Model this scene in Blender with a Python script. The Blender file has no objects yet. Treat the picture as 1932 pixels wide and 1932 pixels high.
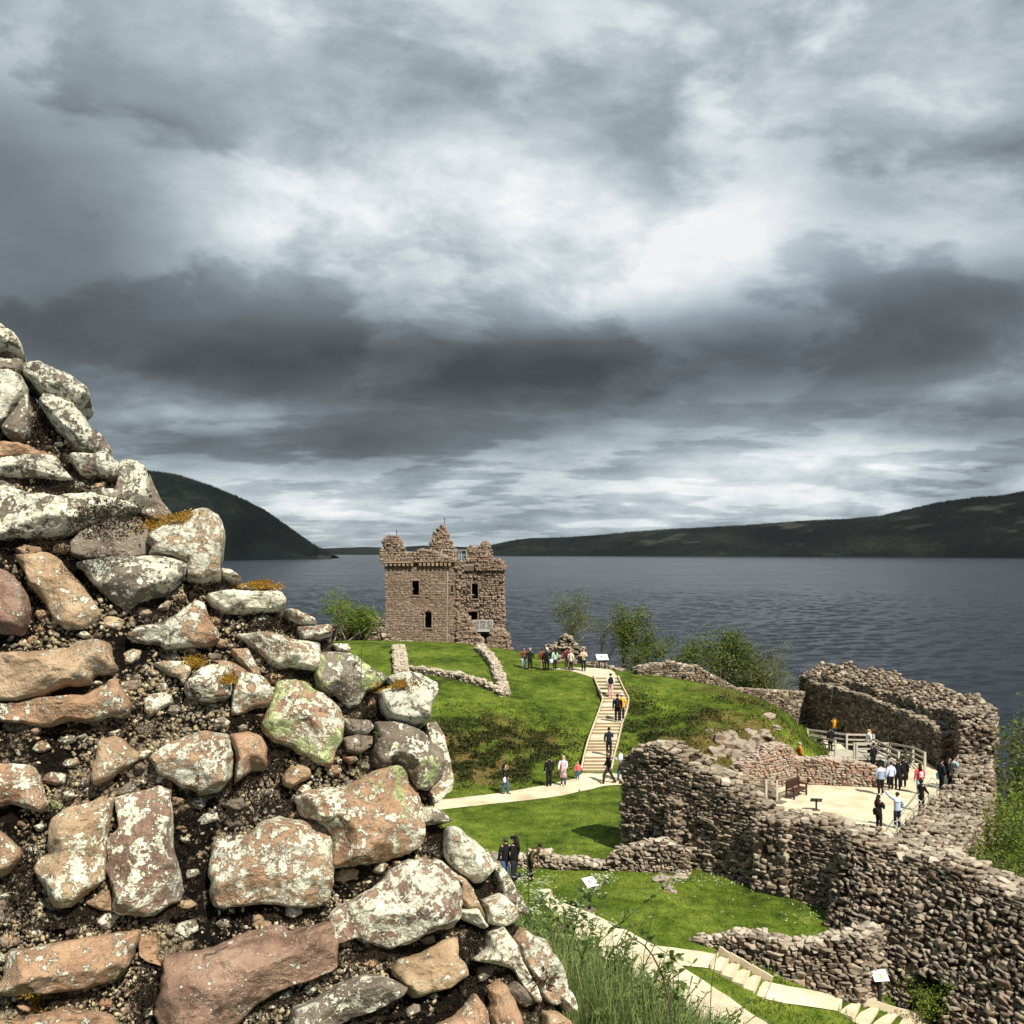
import bpy, math, random
import numpy as np
from mathutils import Vector, Matrix, Euler, noise

R = math.radians
H = 30.0            # camera height above the loch
F = 1937.0          # focal length in units of a 1932-unit-wide picture
HZ = 1043.0         # picture row of the horizon
scene = bpy.context.scene
C = scene.collection

# ------------------------------------------------------------------ camera, sky, sun, exposure
cam_d = bpy.data.cameras.new('camera')
cam_d.sensor_width = 36.0
cam_d.lens = 36.0 * F / 1932.0
cam_d.shift_y = (HZ - 966.0) / 1932.0
cam_d.clip_start = 0.1
cam_d.clip_end = 120000.0
cam = bpy.data.objects.new('camera', cam_d)
cam.location = (0, 0, H)
cam.rotation_euler = (R(90), 0, 0)
C.objects.link(cam)
scene.camera = cam

SUN_EL = R(47)
SUN_AZ = Vector((0.55, -0.835, 0)).normalized()
sun_dir = Vector((SUN_AZ.x * math.cos(SUN_EL), SUN_AZ.y * math.cos(SUN_EL), math.sin(SUN_EL)))
sun_d = bpy.data.lights.new('sun', 'SUN')
sun_d.energy = 5.0
sun_d.angle = R(0.55)
sun_d.color = (1.0, 0.935, 0.80)
sun = bpy.data.objects.new('sun', sun_d)
sun.rotation_euler = sun_dir.to_track_quat('Z', 'Y').to_euler()
sun.location = (40, -60, 120)
C.objects.link(sun)

scene.view_settings.view_transform = 'Standard'
scene.view_settings.look = 'None'
scene.view_settings.exposure = 0.60
scene.view_settings.gamma = 1.0
scene.view_settings.use_curve_mapping = False


class NT:
    """short-hand for wiring shader nodes"""
    def __init__(self, nt):
        self.nt = nt
        for n in list(nt.nodes):
            nt.nodes.remove(n)

    def n(self, t, ins=None, out=0, **props):
        nd = self.nt.nodes.new(t)
        for k, v in props.items():
            setattr(nd, k, v)
        for k, v in (ins or {}).items():
            s = nd.inputs[k]
            if isinstance(v, bpy.types.NodeSocket):
                self.nt.links.new(v, s)
            else:
                s.default_value = v
        return nd.outputs[out]

    def m(self, op, a, b=0.0, c=0.0, clamp=False):
        return self.n('ShaderNodeMath', {0: a, 1: b, 2: c}, operation=op, use_clamp=clamp)

    def v(self, op, a, b=(0, 0, 0), out=0):
        return self.n('ShaderNodeVectorMath', {0: a, 1: b}, out=out, operation=op)

    def mix(self, f, a, b, blend='MIX'):
        return self.n('ShaderNodeMix', {0: f, 6: a, 7: b}, out=2, data_type='RGBA', blend_type=blend)

    def noise(self, vec, scale, detail=4.0, rough=0.5, dist=0.0, out=0):
        return self.n('ShaderNodeTexNoise', {'Vector': vec, 'Scale': scale, 'Detail': detail, 'Roughness': rough, 'Distortion': dist}, out=out)

    def step(self, x, lo, hi):
        return self.n('ShaderNodeMapRange', {0: x, 1: lo, 2: hi, 3: 0.0, 4: 1.0}, interpolation_type='SMOOTHSTEP')

    def ramp(self, f, stops, interp='LINEAR'):
        nd = self.nt.nodes.new('ShaderNodeValToRGB')
        nd.color_ramp.interpolation = interp
        el = nd.color_ramp.elements
        while len(el) > 1:
            el.remove(el[-1])
        for i, (p, c) in enumerate(stops):
            e = el[0] if i == 0 else el.new(p)
            e.position = p
            e.color = (c[0], c[1], c[2], 1.0)
        self.nt.links.new(f, nd.inputs[0])
        return nd.outputs[0]

    def link(self, a, node, key):
        self.nt.links.new(a, node.inputs[key])


def sky_vec(px, py):
    return Vector(((px - 966) / F, 1.0, (HZ - py) / F)).normalized()


def build_world():
    w = bpy.data.worlds.new('World')
    scene.world = w
    w.use_nodes = True
    t = NT(w.node_tree)
    d = t.n('ShaderNodeTexCoord', out=0)
    sep = w.node_tree.nodes.new('ShaderNodeSeparateXYZ')
    t.link(d, sep, 0)
    z = t.m('MAXIMUM', sep.outputs[2], 0.0)
    def deck(k):
        q = t.m('ADD', z, k)
        return t.n('ShaderNodeCombineXYZ', {0: t.m('DIVIDE', sep.outputs[0], q), 1: t.m('DIVIDE', sep.outputs[1], q), 2: t.m('MULTIPLY', z, 1.5)})
    p = t.v('ADD', deck(0.42), (3.7, 1.9, 0.4))
    pl = t.v('ADD', deck(0.15), (8.2, 5.3, 1.4))
    warp = t.noise(p, 1.2, 3, 0.5, out=1)
    p2 = t.v('ADD', p, t.v('MULTIPLY', t.v('SUBTRACT', warp, (0.5, 0.5, 0.5)), (0.35, 0.35, 0.35)))
    n1 = t.noise(p2, 2.0, 5, 0.55)
    n2 = t.noise(t.v('ADD', p2, (11.3, 4.1, 0)), 4.2, 6, 0.60)
    n5 = t.noise(t.v('ADD', p2, (1.3, 7.1, 3)), 2.9, 6, 0.56)
    n3 = t.noise(t.v('MULTIPLY', pl, (0.75, 1.05, 1)), 1.2, 6, 0.60)
    n6 = t.noise(t.v('ADD', t.v('MULTIPLY', pl, (0.75, 1.05, 1)), (5.5, 2.2, 0)), 2.0, 6, 0.57)
    # billows: one side of each swelling has a fairly defined edge
    edge = t.m('SUBTRACT', t.step(n5, 0.46, 0.55), 0.5)
    edge_l = t.m('SUBTRACT', t.step(n6, 0.465, 0.545), 0.5)
    near_hz = t.m('SUBTRACT', 1.0, t.step(z, 0.06, 0.20))
    dens = t.m('MULTIPLY', t.m('SUBTRACT', n1, 0.5), 0.55)
    dens = t.m('MULTIPLY_ADD', t.m('SUBTRACT', n2, 0.5), 0.50, dens)
    dens = t.m('MULTIPLY_ADD', t.m('MULTIPLY', edge, t.m('SUBTRACT', 1.0, near_hz)), 0.15, dens)
    low = t.m('MULTIPLY_ADD', t.m('SUBTRACT', n3, 0.5), 0.75, t.m('MULTIPLY', edge_l, 0.16))
    dens = t.m('MULTIPLY_ADD', low, near_hz, dens)
    # the cloud masses seen in this sky: direction, spread across, spread up, amount
    blobs = [(1150, 450, .09, .05, .24), (1000, 430, .34, .06, .04), (1050, 560, .14, .04, .19), (620, 400, .13, .05, .20), (850, 330, .14, .045, .15), (480, 470, .08, .04, .10), (1400, 430, .10, .04, .06), (1300, 230, .06, .04, .10),
             (960, 60, .6, .07, .12), (250, 120, .16, .05, .02), (1700, 130, .2, .07, .11), (1850, 420, .06, .05, .12), (1600, 520, .1, .05, .02),
             (70, 340, .15, .085, -.22), (240, 520, .16, .05, -.10), (1230, 280, .05, .04, -.13), (1540, 290, .10, .04, -.12), (1290, 340, .05, .025, -.10),
             (100, 640, .2, .04, -.14), (500, 680, .22, .035, -.15), (900, 700, .26, .030, -.25), (1300, 680, .24, .038, -.26), (1650, 590, .2, .045, -.22), (1880, 540, .1, .05, -.10),
             (420, 845, .18, .020, -.24), (330, 785, .08, .016, .22), (1880, 810, .09, .025, -.20), (1820, 735, .09, .025, .15), (1650, 865, .10, .018, .20), (1200, 885, .2, .018, .08),
             (800, 965, .5, .030, .12), (1500, 950, .3, .02, .04), (1000, 800, .3, .02, -.06), (1400, 800, .2, .02, -.04)]
    jig = t.m('MULTIPLY_ADD', t.m('SUBTRACT', n2, 0.5), 2.6, 1.0)
    acc = dens
    for (px, py, sx, sz, a) in blobs:
        c = sky_vec(px, py)
        dv = t.v('MULTIPLY', t.v('SUBTRACT', d, tuple(c)), (.84 / sx, .84 / sx, .84 / sz))
        l2 = t.v('DOT_PRODUCT', dv, dv, out=1)
        acc = t.m('MULTIPLY_ADD', t.m('MULTIPLY', t.m('POWER', 2.718, t.m('MULTIPLY', l2, -1.0)), jig), a, acc)
    val = t.m('ADD', acc, 0.585, clamp=True)
    col = t.ramp(val, [(0.0, (.064, .075, .084)), (.22, (.112, .132, .148)), (.40, (.190, .226, .252)), (.56, (.33, .395, .44)),
                       (.72, (.55, .625, .67)), (.88, (.80, .86, .89)), (1.0, (1.0, 1.0, 1.0))])
    nish = t.n('ShaderNodeTexSky', sky_type='NISHITA', sun_disc=False, sun_elevation=SUN_EL, sun_rotation=math.atan2(SUN_AZ.x, SUN_AZ.y))
    nish = t.v('MULTIPLY', nish, (0.075, 0.075, 0.075))
    # thin places in the deck let a little of the blue sky through
    col = t.mix(t.m('MULTIPLY', t.step(n1, 0.45, 0.75), 0.10), col, nish)
    bg = t.n('ShaderNodeBackground', {0: col, 1: 0.63})
    out = w.node_tree.nodes.new('ShaderNodeOutputWorld')
    t.link(bg, out, 0)


build_world()

# ------------------------------------------------------------------ helpers
def P(px, py, Y):
    return Vector(((px - 966) / F * Y, Y, H - (py - HZ) / F * Y))


def PX(px, Y):
    return (px - 966) / F * Y


def TZ(py, Y):
    return H - (py - HZ) / F * Y


def tag(o, label=None, cat=None, group=None, kind=None):
    if label: o['label'] = label
    if cat: o['category'] = cat
    if group: o['group'] = group
    if kind: o['kind'] = kind
    return o


def empty(name, loc=(0, 0, 0), rz=0.0, parent=None):
    o = bpy.data.objects.new(name, None)
    o.location = loc
    o.rotation_euler = (0, 0, rz)
    o.empty_display_size = 0.2
    C.objects.link(o)
    if parent: o.parent = parent
    return o


def mesh_of(name, V, Fc, smooth=False):
    me = bpy.data.meshes.new(name)
    V = np.asarray(V, dtype=np.float32).reshape(-1, 3)
    if isinstance(Fc, np.ndarray):
        n, k = Fc.shape
        me.vertices.add(len(V)); me.vertices.foreach_set('co', V.ravel())
        me.loops.add(n * k); me.loops.foreach_set('vertex_index', Fc.astype(np.int32).ravel())
        me.polygons.add(n)
        me.polygons.foreach_set('loop_start', np.arange(0, n * k, k, dtype=np.int32))
        me.update(calc_edges=True)
        me.validate()
    else:
        me.from_pydata([tuple(v) for v in V], [], [tuple(f) for f in Fc])
        me.update()
    if smooth:
        me.polygons.foreach_set('use_smooth', np.ones(len(me.polygons), dtype=bool))
    return me


def link(name, me, mat, parent=None, loc=None):
    o = bpy.data.objects.new(name, me)
    if mat is not None and not me.materials:
        me.materials.append(mat)
    C.objects.link(o)
    if parent: o.parent = parent
    if loc is not None: o.location = loc
    return o


def mk(name, V, Fc, mat, parent=None, smooth=False, loc=None):
    return link(name, mesh_of(name, V, Fc, smooth), mat, parent, loc)


class MB:
    """collects boxes, bars and tubes into one mesh"""
    def __init__(self):
        self.V, self.F = [], []

    def box(self, c, s, rot=None, taper=1.0):
        b = len(self.V)
        for (x, y, z) in ((-1, -1, -1), (1, -1, -1), (1, 1, -1), (-1, 1, -1), (-1, -1, 1), (1, -1, 1), (1, 1, 1), (-1, 1, 1)):
            k = taper if z > 0 else 1.0
            v = Vector((x * s[0] / 2 * k, y * s[1] / 2 * k, z * s[2] / 2))
            if rot is not None: v = rot @ v
            self.V.append((v.x + c[0], v.y + c[1], v.z + c[2]))
        for f in ((0, 3, 2, 1), (4, 5, 6, 7), (0, 1, 5, 4), (1, 2, 6, 5), (2, 3, 7, 6), (3, 0, 4, 7)):
            self.F.append(tuple(b + i for i in f))
        return self

    def bar(self, a, b, w, h=None):
        a, b = Vector(a), Vector(b)
        d = b - a
        h = h or w
        q = d.to_track_quat('X', 'Z').to_matrix()
        return self.box(tuple((a + b) / 2), (d.length, w, h), q)

    def tube(self, pts, rad, n=6, cap=True, flat=1.0):
        b = len(self.V)
        pts = [Vector(p) for p in pts]
        m = len(pts)
        up = None
        for i, p in enumerate(pts):
            d = (pts[min(i + 1, m - 1)] - pts[max(i - 1, 0)])
            if d.length < 1e-9: d = Vector((0, 0, 1))
            d.normalize()
            if up is None:
                up = Vector((0, 1, 0)) if abs(d.y) < 0.9 else Vector((1, 0, 0))
            s = d.cross(up)
            if s.length < 1e-6: s = d.orthogonal()
            s.normalize()
            up = s.cross(d).normalized()
            r = rad[i] if isinstance(rad, (list, tuple)) else rad
            for k in range(n):
                a = 2 * math.pi * k / n
                self.V.append(tuple(p + s * math.cos(a) * r + up * math.sin(a) * r * flat))
        for i in range(m - 1):
            for k in range(n):
                k2 = (k + 1) % n
                self.F.append((b + i * n + k, b + i * n + k2, b + (i + 1) * n + k2, b + (i + 1) * n + k))
        if cap:
            self.F.append(tuple(b + k for k in reversed(range(n))))
            self.F.append(tuple(b + (m - 1) * n + k for k in range(n)))
        return self

    def ell(self, c, r, nu=10, nv=7, rot=None):
        b = len(self.V)
        for j in range(nv + 1):
            th = math.pi * j / nv
            for i in range(nu):
                ph = 2 * math.pi * i / nu
                v = Vector((r[0] * math.sin(th) * math.cos(ph), r[1] * math.sin(th) * math.sin(ph), r[2] * math.cos(th)))
                if rot is not None: v = rot @ v
                self.V.append((v.x + c[0], v.y + c[1], v.z + c[2]))
        for j in range(nv):
            for i in range(nu):
                i2 = (i + 1) % nu
                self.F.append((b + j * nu + i, b + (j + 1) * nu + i, b + (j + 1) * nu + i2, b + j * nu + i2))
        return self

    def build(self, name, mat, parent=None, smooth=False, loc=None):
        return mk(name, self.V, self.F, mat, parent, smooth, loc)


def fbm(x, y, z=0.0, oct=4):
    return noise.fractal((x, y, z), 0.9, 2.0, oct, noise_basis='PERLIN_ORIGINAL')


def in_poly(x, y, poly):
    """vectorised point-in-polygon"""
    x = np.asarray(x); y = np.asarray(y)
    ins = np.zeros(x.shape, dtype=bool)
    n = len(poly)
    for i in range(n):
        x0, y0 = poly[i]; x1, y1 = poly[(i + 1) % n]
        if y0 == y1: continue
        c = ((y0 > y) != (y1 > y)) & (x < (x1 - x0) * (y - y0) / (y1 - y0) + x0)
        ins ^= c
    return ins


def seg_dist(x, y, poly):
    """distance and nearest point on a closed polygon outline"""
    best = np.full(x.shape, 1e9); bx = np.zeros(x.shape); by = np.zeros(x.shape)
    n = len(poly)
    for i in range(n):
        x0, y0 = poly[i]; x1, y1 = poly[(i + 1) % n]
        dx, dy = x1 - x0, y1 - y0
        l2 = dx * dx + dy * dy + 1e-12
        tt = np.clip(((x - x0) * dx + (y - y0) * dy) / l2, 0, 1)
        qx, qy = x0 + tt * dx, y0 + tt * dy
        dd = np.hypot(x - qx, y - qy)
        m = dd < best
        best = np.where(m, dd, best); bx = np.where(m, qx, bx); by = np.where(m, qy, by)
    return best, bx, by
# ------------------------------------------------------------------ materials
MATS = {}


def new_mat(name):
    m = bpy.data.materials.new(name)
    m.use_nodes = True
    t = NT(m.node_tree)
    out = m.node_tree.nodes.new('ShaderNodeOutputMaterial')
    b = m.node_tree.nodes.new('ShaderNodeBsdfPrincipled')
    m.node_tree.links.new(b.outputs[0], out.inputs[0])
    MATS[name] = m
    return m, t, b


def setp(t, b, col=None, rough=None, bump=None, bstr=0.5, bdist=0.02, spec=0.25):
    if col is not None:
        if isinstance(col, bpy.types.NodeSocket): t.link(col, b, 'Base Color')
        else: b.inputs['Base Color'].default_value = (*col, 1)
    if rough is not None:
        if isinstance(rough, bpy.types.NodeSocket): t.link(rough, b, 'Roughness')
        else: b.inputs['Roughness'].default_value = rough
    b.inputs['Specular IOR Level'].default_value = spec
    if bump is not None:
        nn = t.n('ShaderNodeBump', {'Strength': bstr, 'Distance': bdist, 'Height': bump})
        t.link(nn, b, 'Normal')


def plain(name, col, rough=0.7, var=0.25, scale=8.0, spec=0.3, metal=0.0):
    """a one-colour material with a little uneven wear"""
    m, t, b = new_mat(name)
    co = t.n('ShaderNodeTexCoord', out=3)
    nz = t.noise(co, scale, 5, 0.6)
    k = t.m('MULTIPLY_ADD', t.m('SUBTRACT', nz, 0.5), 2 * var, 1.0)
    c = t.v('SCALE', (*col,)); c.node.inputs['Scale'].default_value = 1
    t.nt.links.new(k, c.node.inputs['Scale'])
    setp(t, b, c, rough, nz, 0.3, 0.01, spec)
    b.inputs['Metallic'].default_value = metal
    return m


def obj_coord(t):
    co = t.n('ShaderNodeTexCoord', out=3)
    rnd = t.n('ShaderNodeObjectInfo', out=5)
    off = t.n('ShaderNodeCombineXYZ', {0: t.m('MULTIPLY', rnd, 37.0), 1: t.m('MULTIPLY', rnd, 91.0), 2: t.m('MULTIPLY', rnd, 53.0)})
    return t.v('ADD', co, off), rnd


def attr(t, name):
    return t.n('ShaderNodeAttribute', out=2, attribute_type='OBJECT', attribute_name=name)


def m_fstone():
    """weathered sandstone crusted with lichen, close up"""
    m, t, b = new_mat('lichen_sandstone')
    co, rnd = obj_coord(t)
    lich, green, tint = attr(t, 'lichen'), attr(t, 'green'), attr(t, 'grey')
    nm = t.noise(co, 9, 6, 0.62, 0.3)
    nf = t.noise(co, 70, 5, 0.65)
    nb = t.noise(co, 3.2, 4, 0.55)
    sand = t.ramp(nm, [(.26, (.14, .080, .048)), (.42, (.29, .175, .108)), (.54, (.38, .245, .155)), (.64, (.42, .275, .175)), (.78, (.47, .345, .23))])
    greyc = t.ramp(nm, [(.3, (.095, .075, .060)), (.55, (.20, .165, .130)), (.75, (.30, .26, .21))])
    tan = t.ramp(nm, [(.28, (.19, .125, .075)), (.5, (.38, .27, .17)), (.7, (.50, .38, .25))])
    plum = t.ramp(nm, [(.28, (.10, .058, .048)), (.5, (.235, .145, .115)), (.7, (.34, .225, .175))])
    sand = t.mix(t.step(rnd, .52, .62), sand, tan)
    sand = t.mix(t.m('MULTIPLY', t.step(rnd, .86, .90), .8), sand, plum)
    base = t.mix(t.step(t.m('ADD', nb, t.m('SUBTRACT', tint, 0.5)), 0.42, 0.62), sand, greyc)
    base = t.mix(t.m('MULTIPLY', t.step(nf, .62, .75), 0.35), base, (.50, .42, .32, 1))
    # dark stains
    dk = t.step(t.noise(t.v('ADD', co, (5.1, 9.3, 2.2)), 6.5, 6, 0.68, 0.5), .60, .68)
    base = t.mix(t.m('MULTIPLY', dk, 0.75), base, (.050, .044, .040, 1))
    # crust lichen, pale grey, in eaten-out patches
    l1 = t.noise(t.v('ADD', co, (1.7, 3.1, 8.8)), 6.5, 9, 0.70, 0.9)
    l2 = t.noise(t.v('ADD', co, (7.7, 1.1, 3.8)), 30, 6, 0.66, 0.3)
    vo = t.n('ShaderNodeTexVoronoi', {'Vector': t.v('ADD', co, t.v('MULTIPLY', t.noise(co, 18, 4, .6, out=1), (.07, .07, .07))), 'Scale': 26.0}, feature='F1')
    for_s = t.m('MULTIPLY_ADD', t.m('SUBTRACT', l2, 0.5), 1.15, t.m('MULTIPLY_ADD', t.m('SUBTRACT', t.noise(co, 95, 4, .65), 0.5), 0.75, t.m('MULTIPLY_ADD', t.m('SUBTRACT', 0.45, vo), 0.22, l1)))
    th = t.m('MULTIPLY_ADD', lich, -0.36, 0.69)
    lm = t.n('ShaderNodeMapRange', {0: for_s, 1: th, 2: t.m('ADD', th, 0.075), 3: 0.0, 4: 1.0}, interpolation_type='SMOOTHSTEP')
    lc = t.ramp(t.noise(co, 55, 5, 0.7), [(.30, (.22, .20, .145)), (.42, (.54, .51, .39)), (.54, (.74, .71, .57)), (.75, (.86, .83, .70))])
    lc = t.mix(t.m('MULTIPLY', t.step(nb, .40, .62), 0.45), lc, t.ramp(t.noise(co, 40, 5, .65), [(.35, (.19, .20, .18)), (.65, (.46, .475, .43))]))
    base = t.mix(lm, base, lc)
    # round white rosettes
    vs = t.nt.nodes.new('ShaderNodeTexVoronoi')
    vs.feature = 'F1'
    t.link(t.v('ADD', co, t.v('MULTIPLY', t.noise(co, 60, 3, .6, out=1), (.02, .02, .02))), vs, 'Vector')
    vs.inputs['Scale'].default_value = 30.0
    sepc = t.nt.nodes.new('ShaderNodeSeparateColor')
    t.link(vs.outputs['Color'], sepc, 0)
    spot = t.m('MULTIPLY', t.m('LESS_THAN', t.m('ADD', vs.outputs['Distance'], t.m('MULTIPLY', t.m('SUBTRACT', l2, .5), .5)), t.m('MULTIPLY_ADD', sepc.outputs[1], 0.20, 0.05)), t.m('GREATER_THAN', sepc.outputs[0], 0.70))
    base = t.mix(spot, base, (.70, .68, .60, 1))
    # tiny pale flecks
    fl = t.step(t.noise(t.v('ADD', co, (2, 2, 5)), 120, 3, .6), .655, .70)
    base = t.mix(t.m('MULTIPLY', fl, .8), base, (.66, .60, .50, 1))
    # yellow-green lichen
    g1 = t.m('MULTIPLY_ADD', t.m('SUBTRACT', l2, .5), .45, t.noise(t.v('ADD', co, (4.4, 6.6, 1.2)), 7.5, 6, .58, .3))
    tg = t.m('MULTIPLY_ADD', green, -0.28, 0.76)
    gm = t.n('ShaderNodeMapRange', {0: g1, 1: tg, 2: t.m('ADD', tg, .04), 3: 0.0, 4: 1.0}, interpolation_type='SMOOTHSTEP')
    base = t.mix(t.m('MULTIPLY', gm, .85), base, t.ramp(t.noise(co, 60, 4, .6), [(.35, (.24, .29, .10)), (.6, (.46, .52, .25)), (.8, (.60, .63, .38))]))
    # black pin-holes and cracks
    cr = t.step(t.noise(t.v('MULTIPLY', co, (1, 2.2, 1)), 14, 8, .75, 1.2), .655, .70)
    base = t.mix(t.m('MULTIPLY', cr, .7), base, (.022, .018, .015, 1))
    hgt = t.m('MULTIPLY_ADD', lm, 0.30, t.m('MULTIPLY_ADD', nf, 0.55, t.m('MULTIPLY_ADD', nm, 1.2, t.m('MULTIPLY', cr, -0.9))))
    setp(t, b, base, 0.9, hgt, 1.0, 0.022, 0.12)
    return m


def m_mortar_near():
    """old gravelly lime mortar under dry black moss, blackened further for shade in the joints"""
    m, t, b = new_mat('mossy_mortar')
    co = t.n('ShaderNodeTexCoord', out=3)
    n1 = t.noise(co, 5, 6, .65, .4)
    n2 = t.noise(co, 45, 6, .7)
    moss = t.ramp(n2, [(.3, (.003, .0022, .0016)), (.55, (.009, .0065, .0045)), (.75, (.026, .019, .013))])
    lime = t.ramp(n2, [(.3, (.035, .026, .018)), (.48, (.19, .145, .095)), (.68, (.42, .34, .235))])
    c = t.mix(t.step(t.m('MULTIPLY_ADD', t.m('SUBTRACT', n2, .5), .6, n1), .50, .64), moss, lime)
    hg = t.m('MULTIPLY_ADD', t.noise(co, 120, 4, .7), .4, n2)
    setp(t, b, c, .95, hg, 1.0, .02, .1)
    return m


def m_pebble():
    m, t, b = new_mat('pebble')
    r = t.n('ShaderNodeAttribute', out=2, attribute_type='GEOMETRY', attribute_name='rnd')
    co = t.n('ShaderNodeTexCoord', out=3)
    c = t.ramp(r, [(0, (.14, .112, .07)), (.2, (.28, .225, .14)), (.4, (.21, .18, .125)), (.55, (.38, .315, .20)), (.7, (.24, .165, .112)), (.78, (.16, .15, .125)), (.93, (.50, .43, .31)), (1, (.58, .53, .40))], 'CONSTANT')
    n = t.noise(co, 90, 4, .6)
    c = t.mix(t.m('MULTIPLY', t.step(n, .45, .7), .6), c, (.035, .027, .02, 1))
    setp(t, b, c, .8, n, .4, .003, .2)
    return m


def m_rubble(name, cols, lichen=0.5, lich_col=(.47, .44, .37), dark=(.03, .024, .02)):
    """stones of the ruin walls; each stone takes its own tone"""
    m, t, b = new_mat(name)
    r1 = t.n('ShaderNodeAttribute', out=2, attribute_type='GEOMETRY', attribute_name='rnd')
    r2 = t.n('ShaderNodeObjectInfo', out=5)
    r = t.m('FRACT', t.m('ADD', r1, r2))
    geo = t.nt.nodes.new('ShaderNodeNewGeometry')
    pos = geo.outputs['Position']
    n1 = t.noise(pos, 7.0, 5, .65)
    n0 = t.noise(pos, 0.55, 4, .6)
    n2 = t.noise(pos, 2.3, 5, .6)
    c = t.ramp(r, [(i / len(cols), x) for i, x in enumerate(cols)], 'CONSTANT')
    c = t.mix(t.m('MULTIPLY', t.step(n0, .42, .66), .45), c, (cols[0][0] * .75, cols[0][1] * .68, cols[0][2] * .62, 1))
    c = t.mix(t.m('MULTIPLY', t.step(n1, .52, .72), .55), c, (*dark, 1))
    sp = t.nt.nodes.new('ShaderNodeSeparateXYZ')
    t.link(geo.outputs['True Normal'], sp, 0)
    up = t.m('MULTIPLY_ADD', t.m('SUBTRACT', n1, .5), 1.4, sp.outputs[2])
    lm = t.m('MULTIPLY', t.step(up, .25, .8), lichen)
    lm2 = t.m('MULTIPLY', t.step(t.m('ADD', n2, t.m('MULTIPLY', r, .22)), .66, .74), lichen * .8)
    c = t.mix(t.m('MAXIMUM', lm, lm2), c, (*lich_col, 1))
    setp(t, b, c, .9, n1, .5, .04, .1)
    return m


def m_core(name, a, bcol):
    m, t, b = new_mat(name)
    pos = t.n('ShaderNodeNewGeometry', out=0)
    n1 = t.noise(pos, 3.5, 6, .7)
    c = t.ramp(n1, [(.3, a), (.7, bcol)])
    setp(t, b, c, .95, t.noise(pos, 14, 5, .7), .8, .05, .1)
    return m


def m_grass(name, dark, mid, lite, dry, dryamt=0.5):
    m, t, b = new_mat(name)
    pos = t.n('ShaderNodeNewGeometry', out=0)
    n1 = t.noise(pos, .22, 5, .6, .3)
    n2 = t.noise(pos, 1.4, 6, .65)
    n3 = t.noise(pos, 9, 4, .6)
    f = t.m('MULTIPLY_ADD', t.m('SUBTRACT', n3, .5), .35, t.m('MULTIPLY_ADD', t.m('SUBTRACT', n2, .5), .8, n1))
    c = t.ramp(f, [(.30, dark), (.48, mid), (.68, lite)])
    # dry, browned turf on the steep banks
    dr = t.n('ShaderNodeAttribute', out=2, attribute_type='GEOMETRY', attribute_name='dry')
    dm = t.step(t.m('MULTIPLY_ADD', t.m('SUBTRACT', n2, .5), 1.6, dr), .40, .75)
    c = t.mix(t.m('MULTIPLY', dm, dryamt), c, t.ramp(n3, [(.3, (dry[0] * .5, dry[1] * .5, dry[2] * .5)), (.6, dry)]))
    setp(t, b, c, .9, n3, .6, .08, .08)
    return m


def m_leaf(name, a, bcol, trans=0.35):
    m, t, b = new_mat(name)
    pos = t.n('ShaderNodeNewGeometry', out=0)
    r = t.n('ShaderNodeAttribute', out=2, attribute_type='GEOMETRY', attribute_name='rnd')
    c = t.mix(t.m('MULTIPLY_ADD', t.m('SUBTRACT', t.noise(pos, 3, 3, .5), .5), .6, r), (*a, 1), (*bcol, 1))
    setp(t, b, c, .6, None, spec=.2)
    tr = t.n('ShaderNodeBsdfTranslucent', {0: c})
    mx = t.n('ShaderNodeMixShader', {0: trans, 1: b.outputs[0], 2: tr})
    o = [n for n in t.nt.nodes if n.type == 'OUTPUT_MATERIAL'][0]
    t.link(mx, o, 0)
    return m


def m_path():
    m, t, b = new_mat('pale_gravel_path')
    pos = t.n('ShaderNodeNewGeometry', out=0)
    n1 = t.noise(pos, .9, 5, .6)
    n2 = t.noise(pos, 30, 4, .7)
    c = t.ramp(t.m('MULTIPLY_ADD', t.m('SUBTRACT', n2, .5), .45, n1), [(.28, (.42, .345, .235)), (.5, (.58, .50, .36)), (.75, (.68, .61, .46))])
    c = t.mix(t.m('MULTIPLY', t.step(t.noise(pos, .35, 5, .65, .5), .52, .66), .38), c, (.34, .275, .18, 1))
    c = t.mix(t.m('MULTIPLY', t.step(t.noise(pos, 14, 3, .6), .66, .72), .5), c, (.25, .20, .14, 1))
    setp(t, b, c, .92, n2, .3, .01, .1)
    return m


def m_water():
    m, t, b = new_mat('loch_water')
    pos = t.n('ShaderNodeNewGeometry', out=0)
    a = t.v('MULTIPLY', pos, (.55, 1.0, 1))
    w1 = t.noise(t.v('MULTIPLY', pos, (.035, .12, 1)), 1.0, 5, .62, .6)
    w2 = t.noise(a, .5, 6, .65, .5)
    w3 = t.noise(a, 2.2, 4, .6, .3)
    hgt = t.m('MULTIPLY_ADD', w3, .15, t.m('MULTIPLY_ADD', w1, 1.6, t.m('MULTIPLY', w2, .7)))
    gust = t.noise(t.v('MULTIPLY', pos, (.006, .020, 1)), 1.0, 5, .6)
    c = t.ramp(gust, [(.3, (.006, .0085, .014)), (.7, (.014, .018, .027))])
    crest = t.m('MULTIPLY', t.step(t.m('ADD', w2, t.m('MULTIPLY', w3, .35)), .84, .89), t.step(w1, .55, .64))
    c = t.mix(t.m('MULTIPLY', crest, .6), c, (.30, .33, .36, 1))
    setp(t, b, c, t.m('MULTIPLY_ADD', gust, .22, .08), hgt, 1.0, 1.0, .30)
    b.inputs['IOR'].default_value = 1.33
    return m


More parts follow.
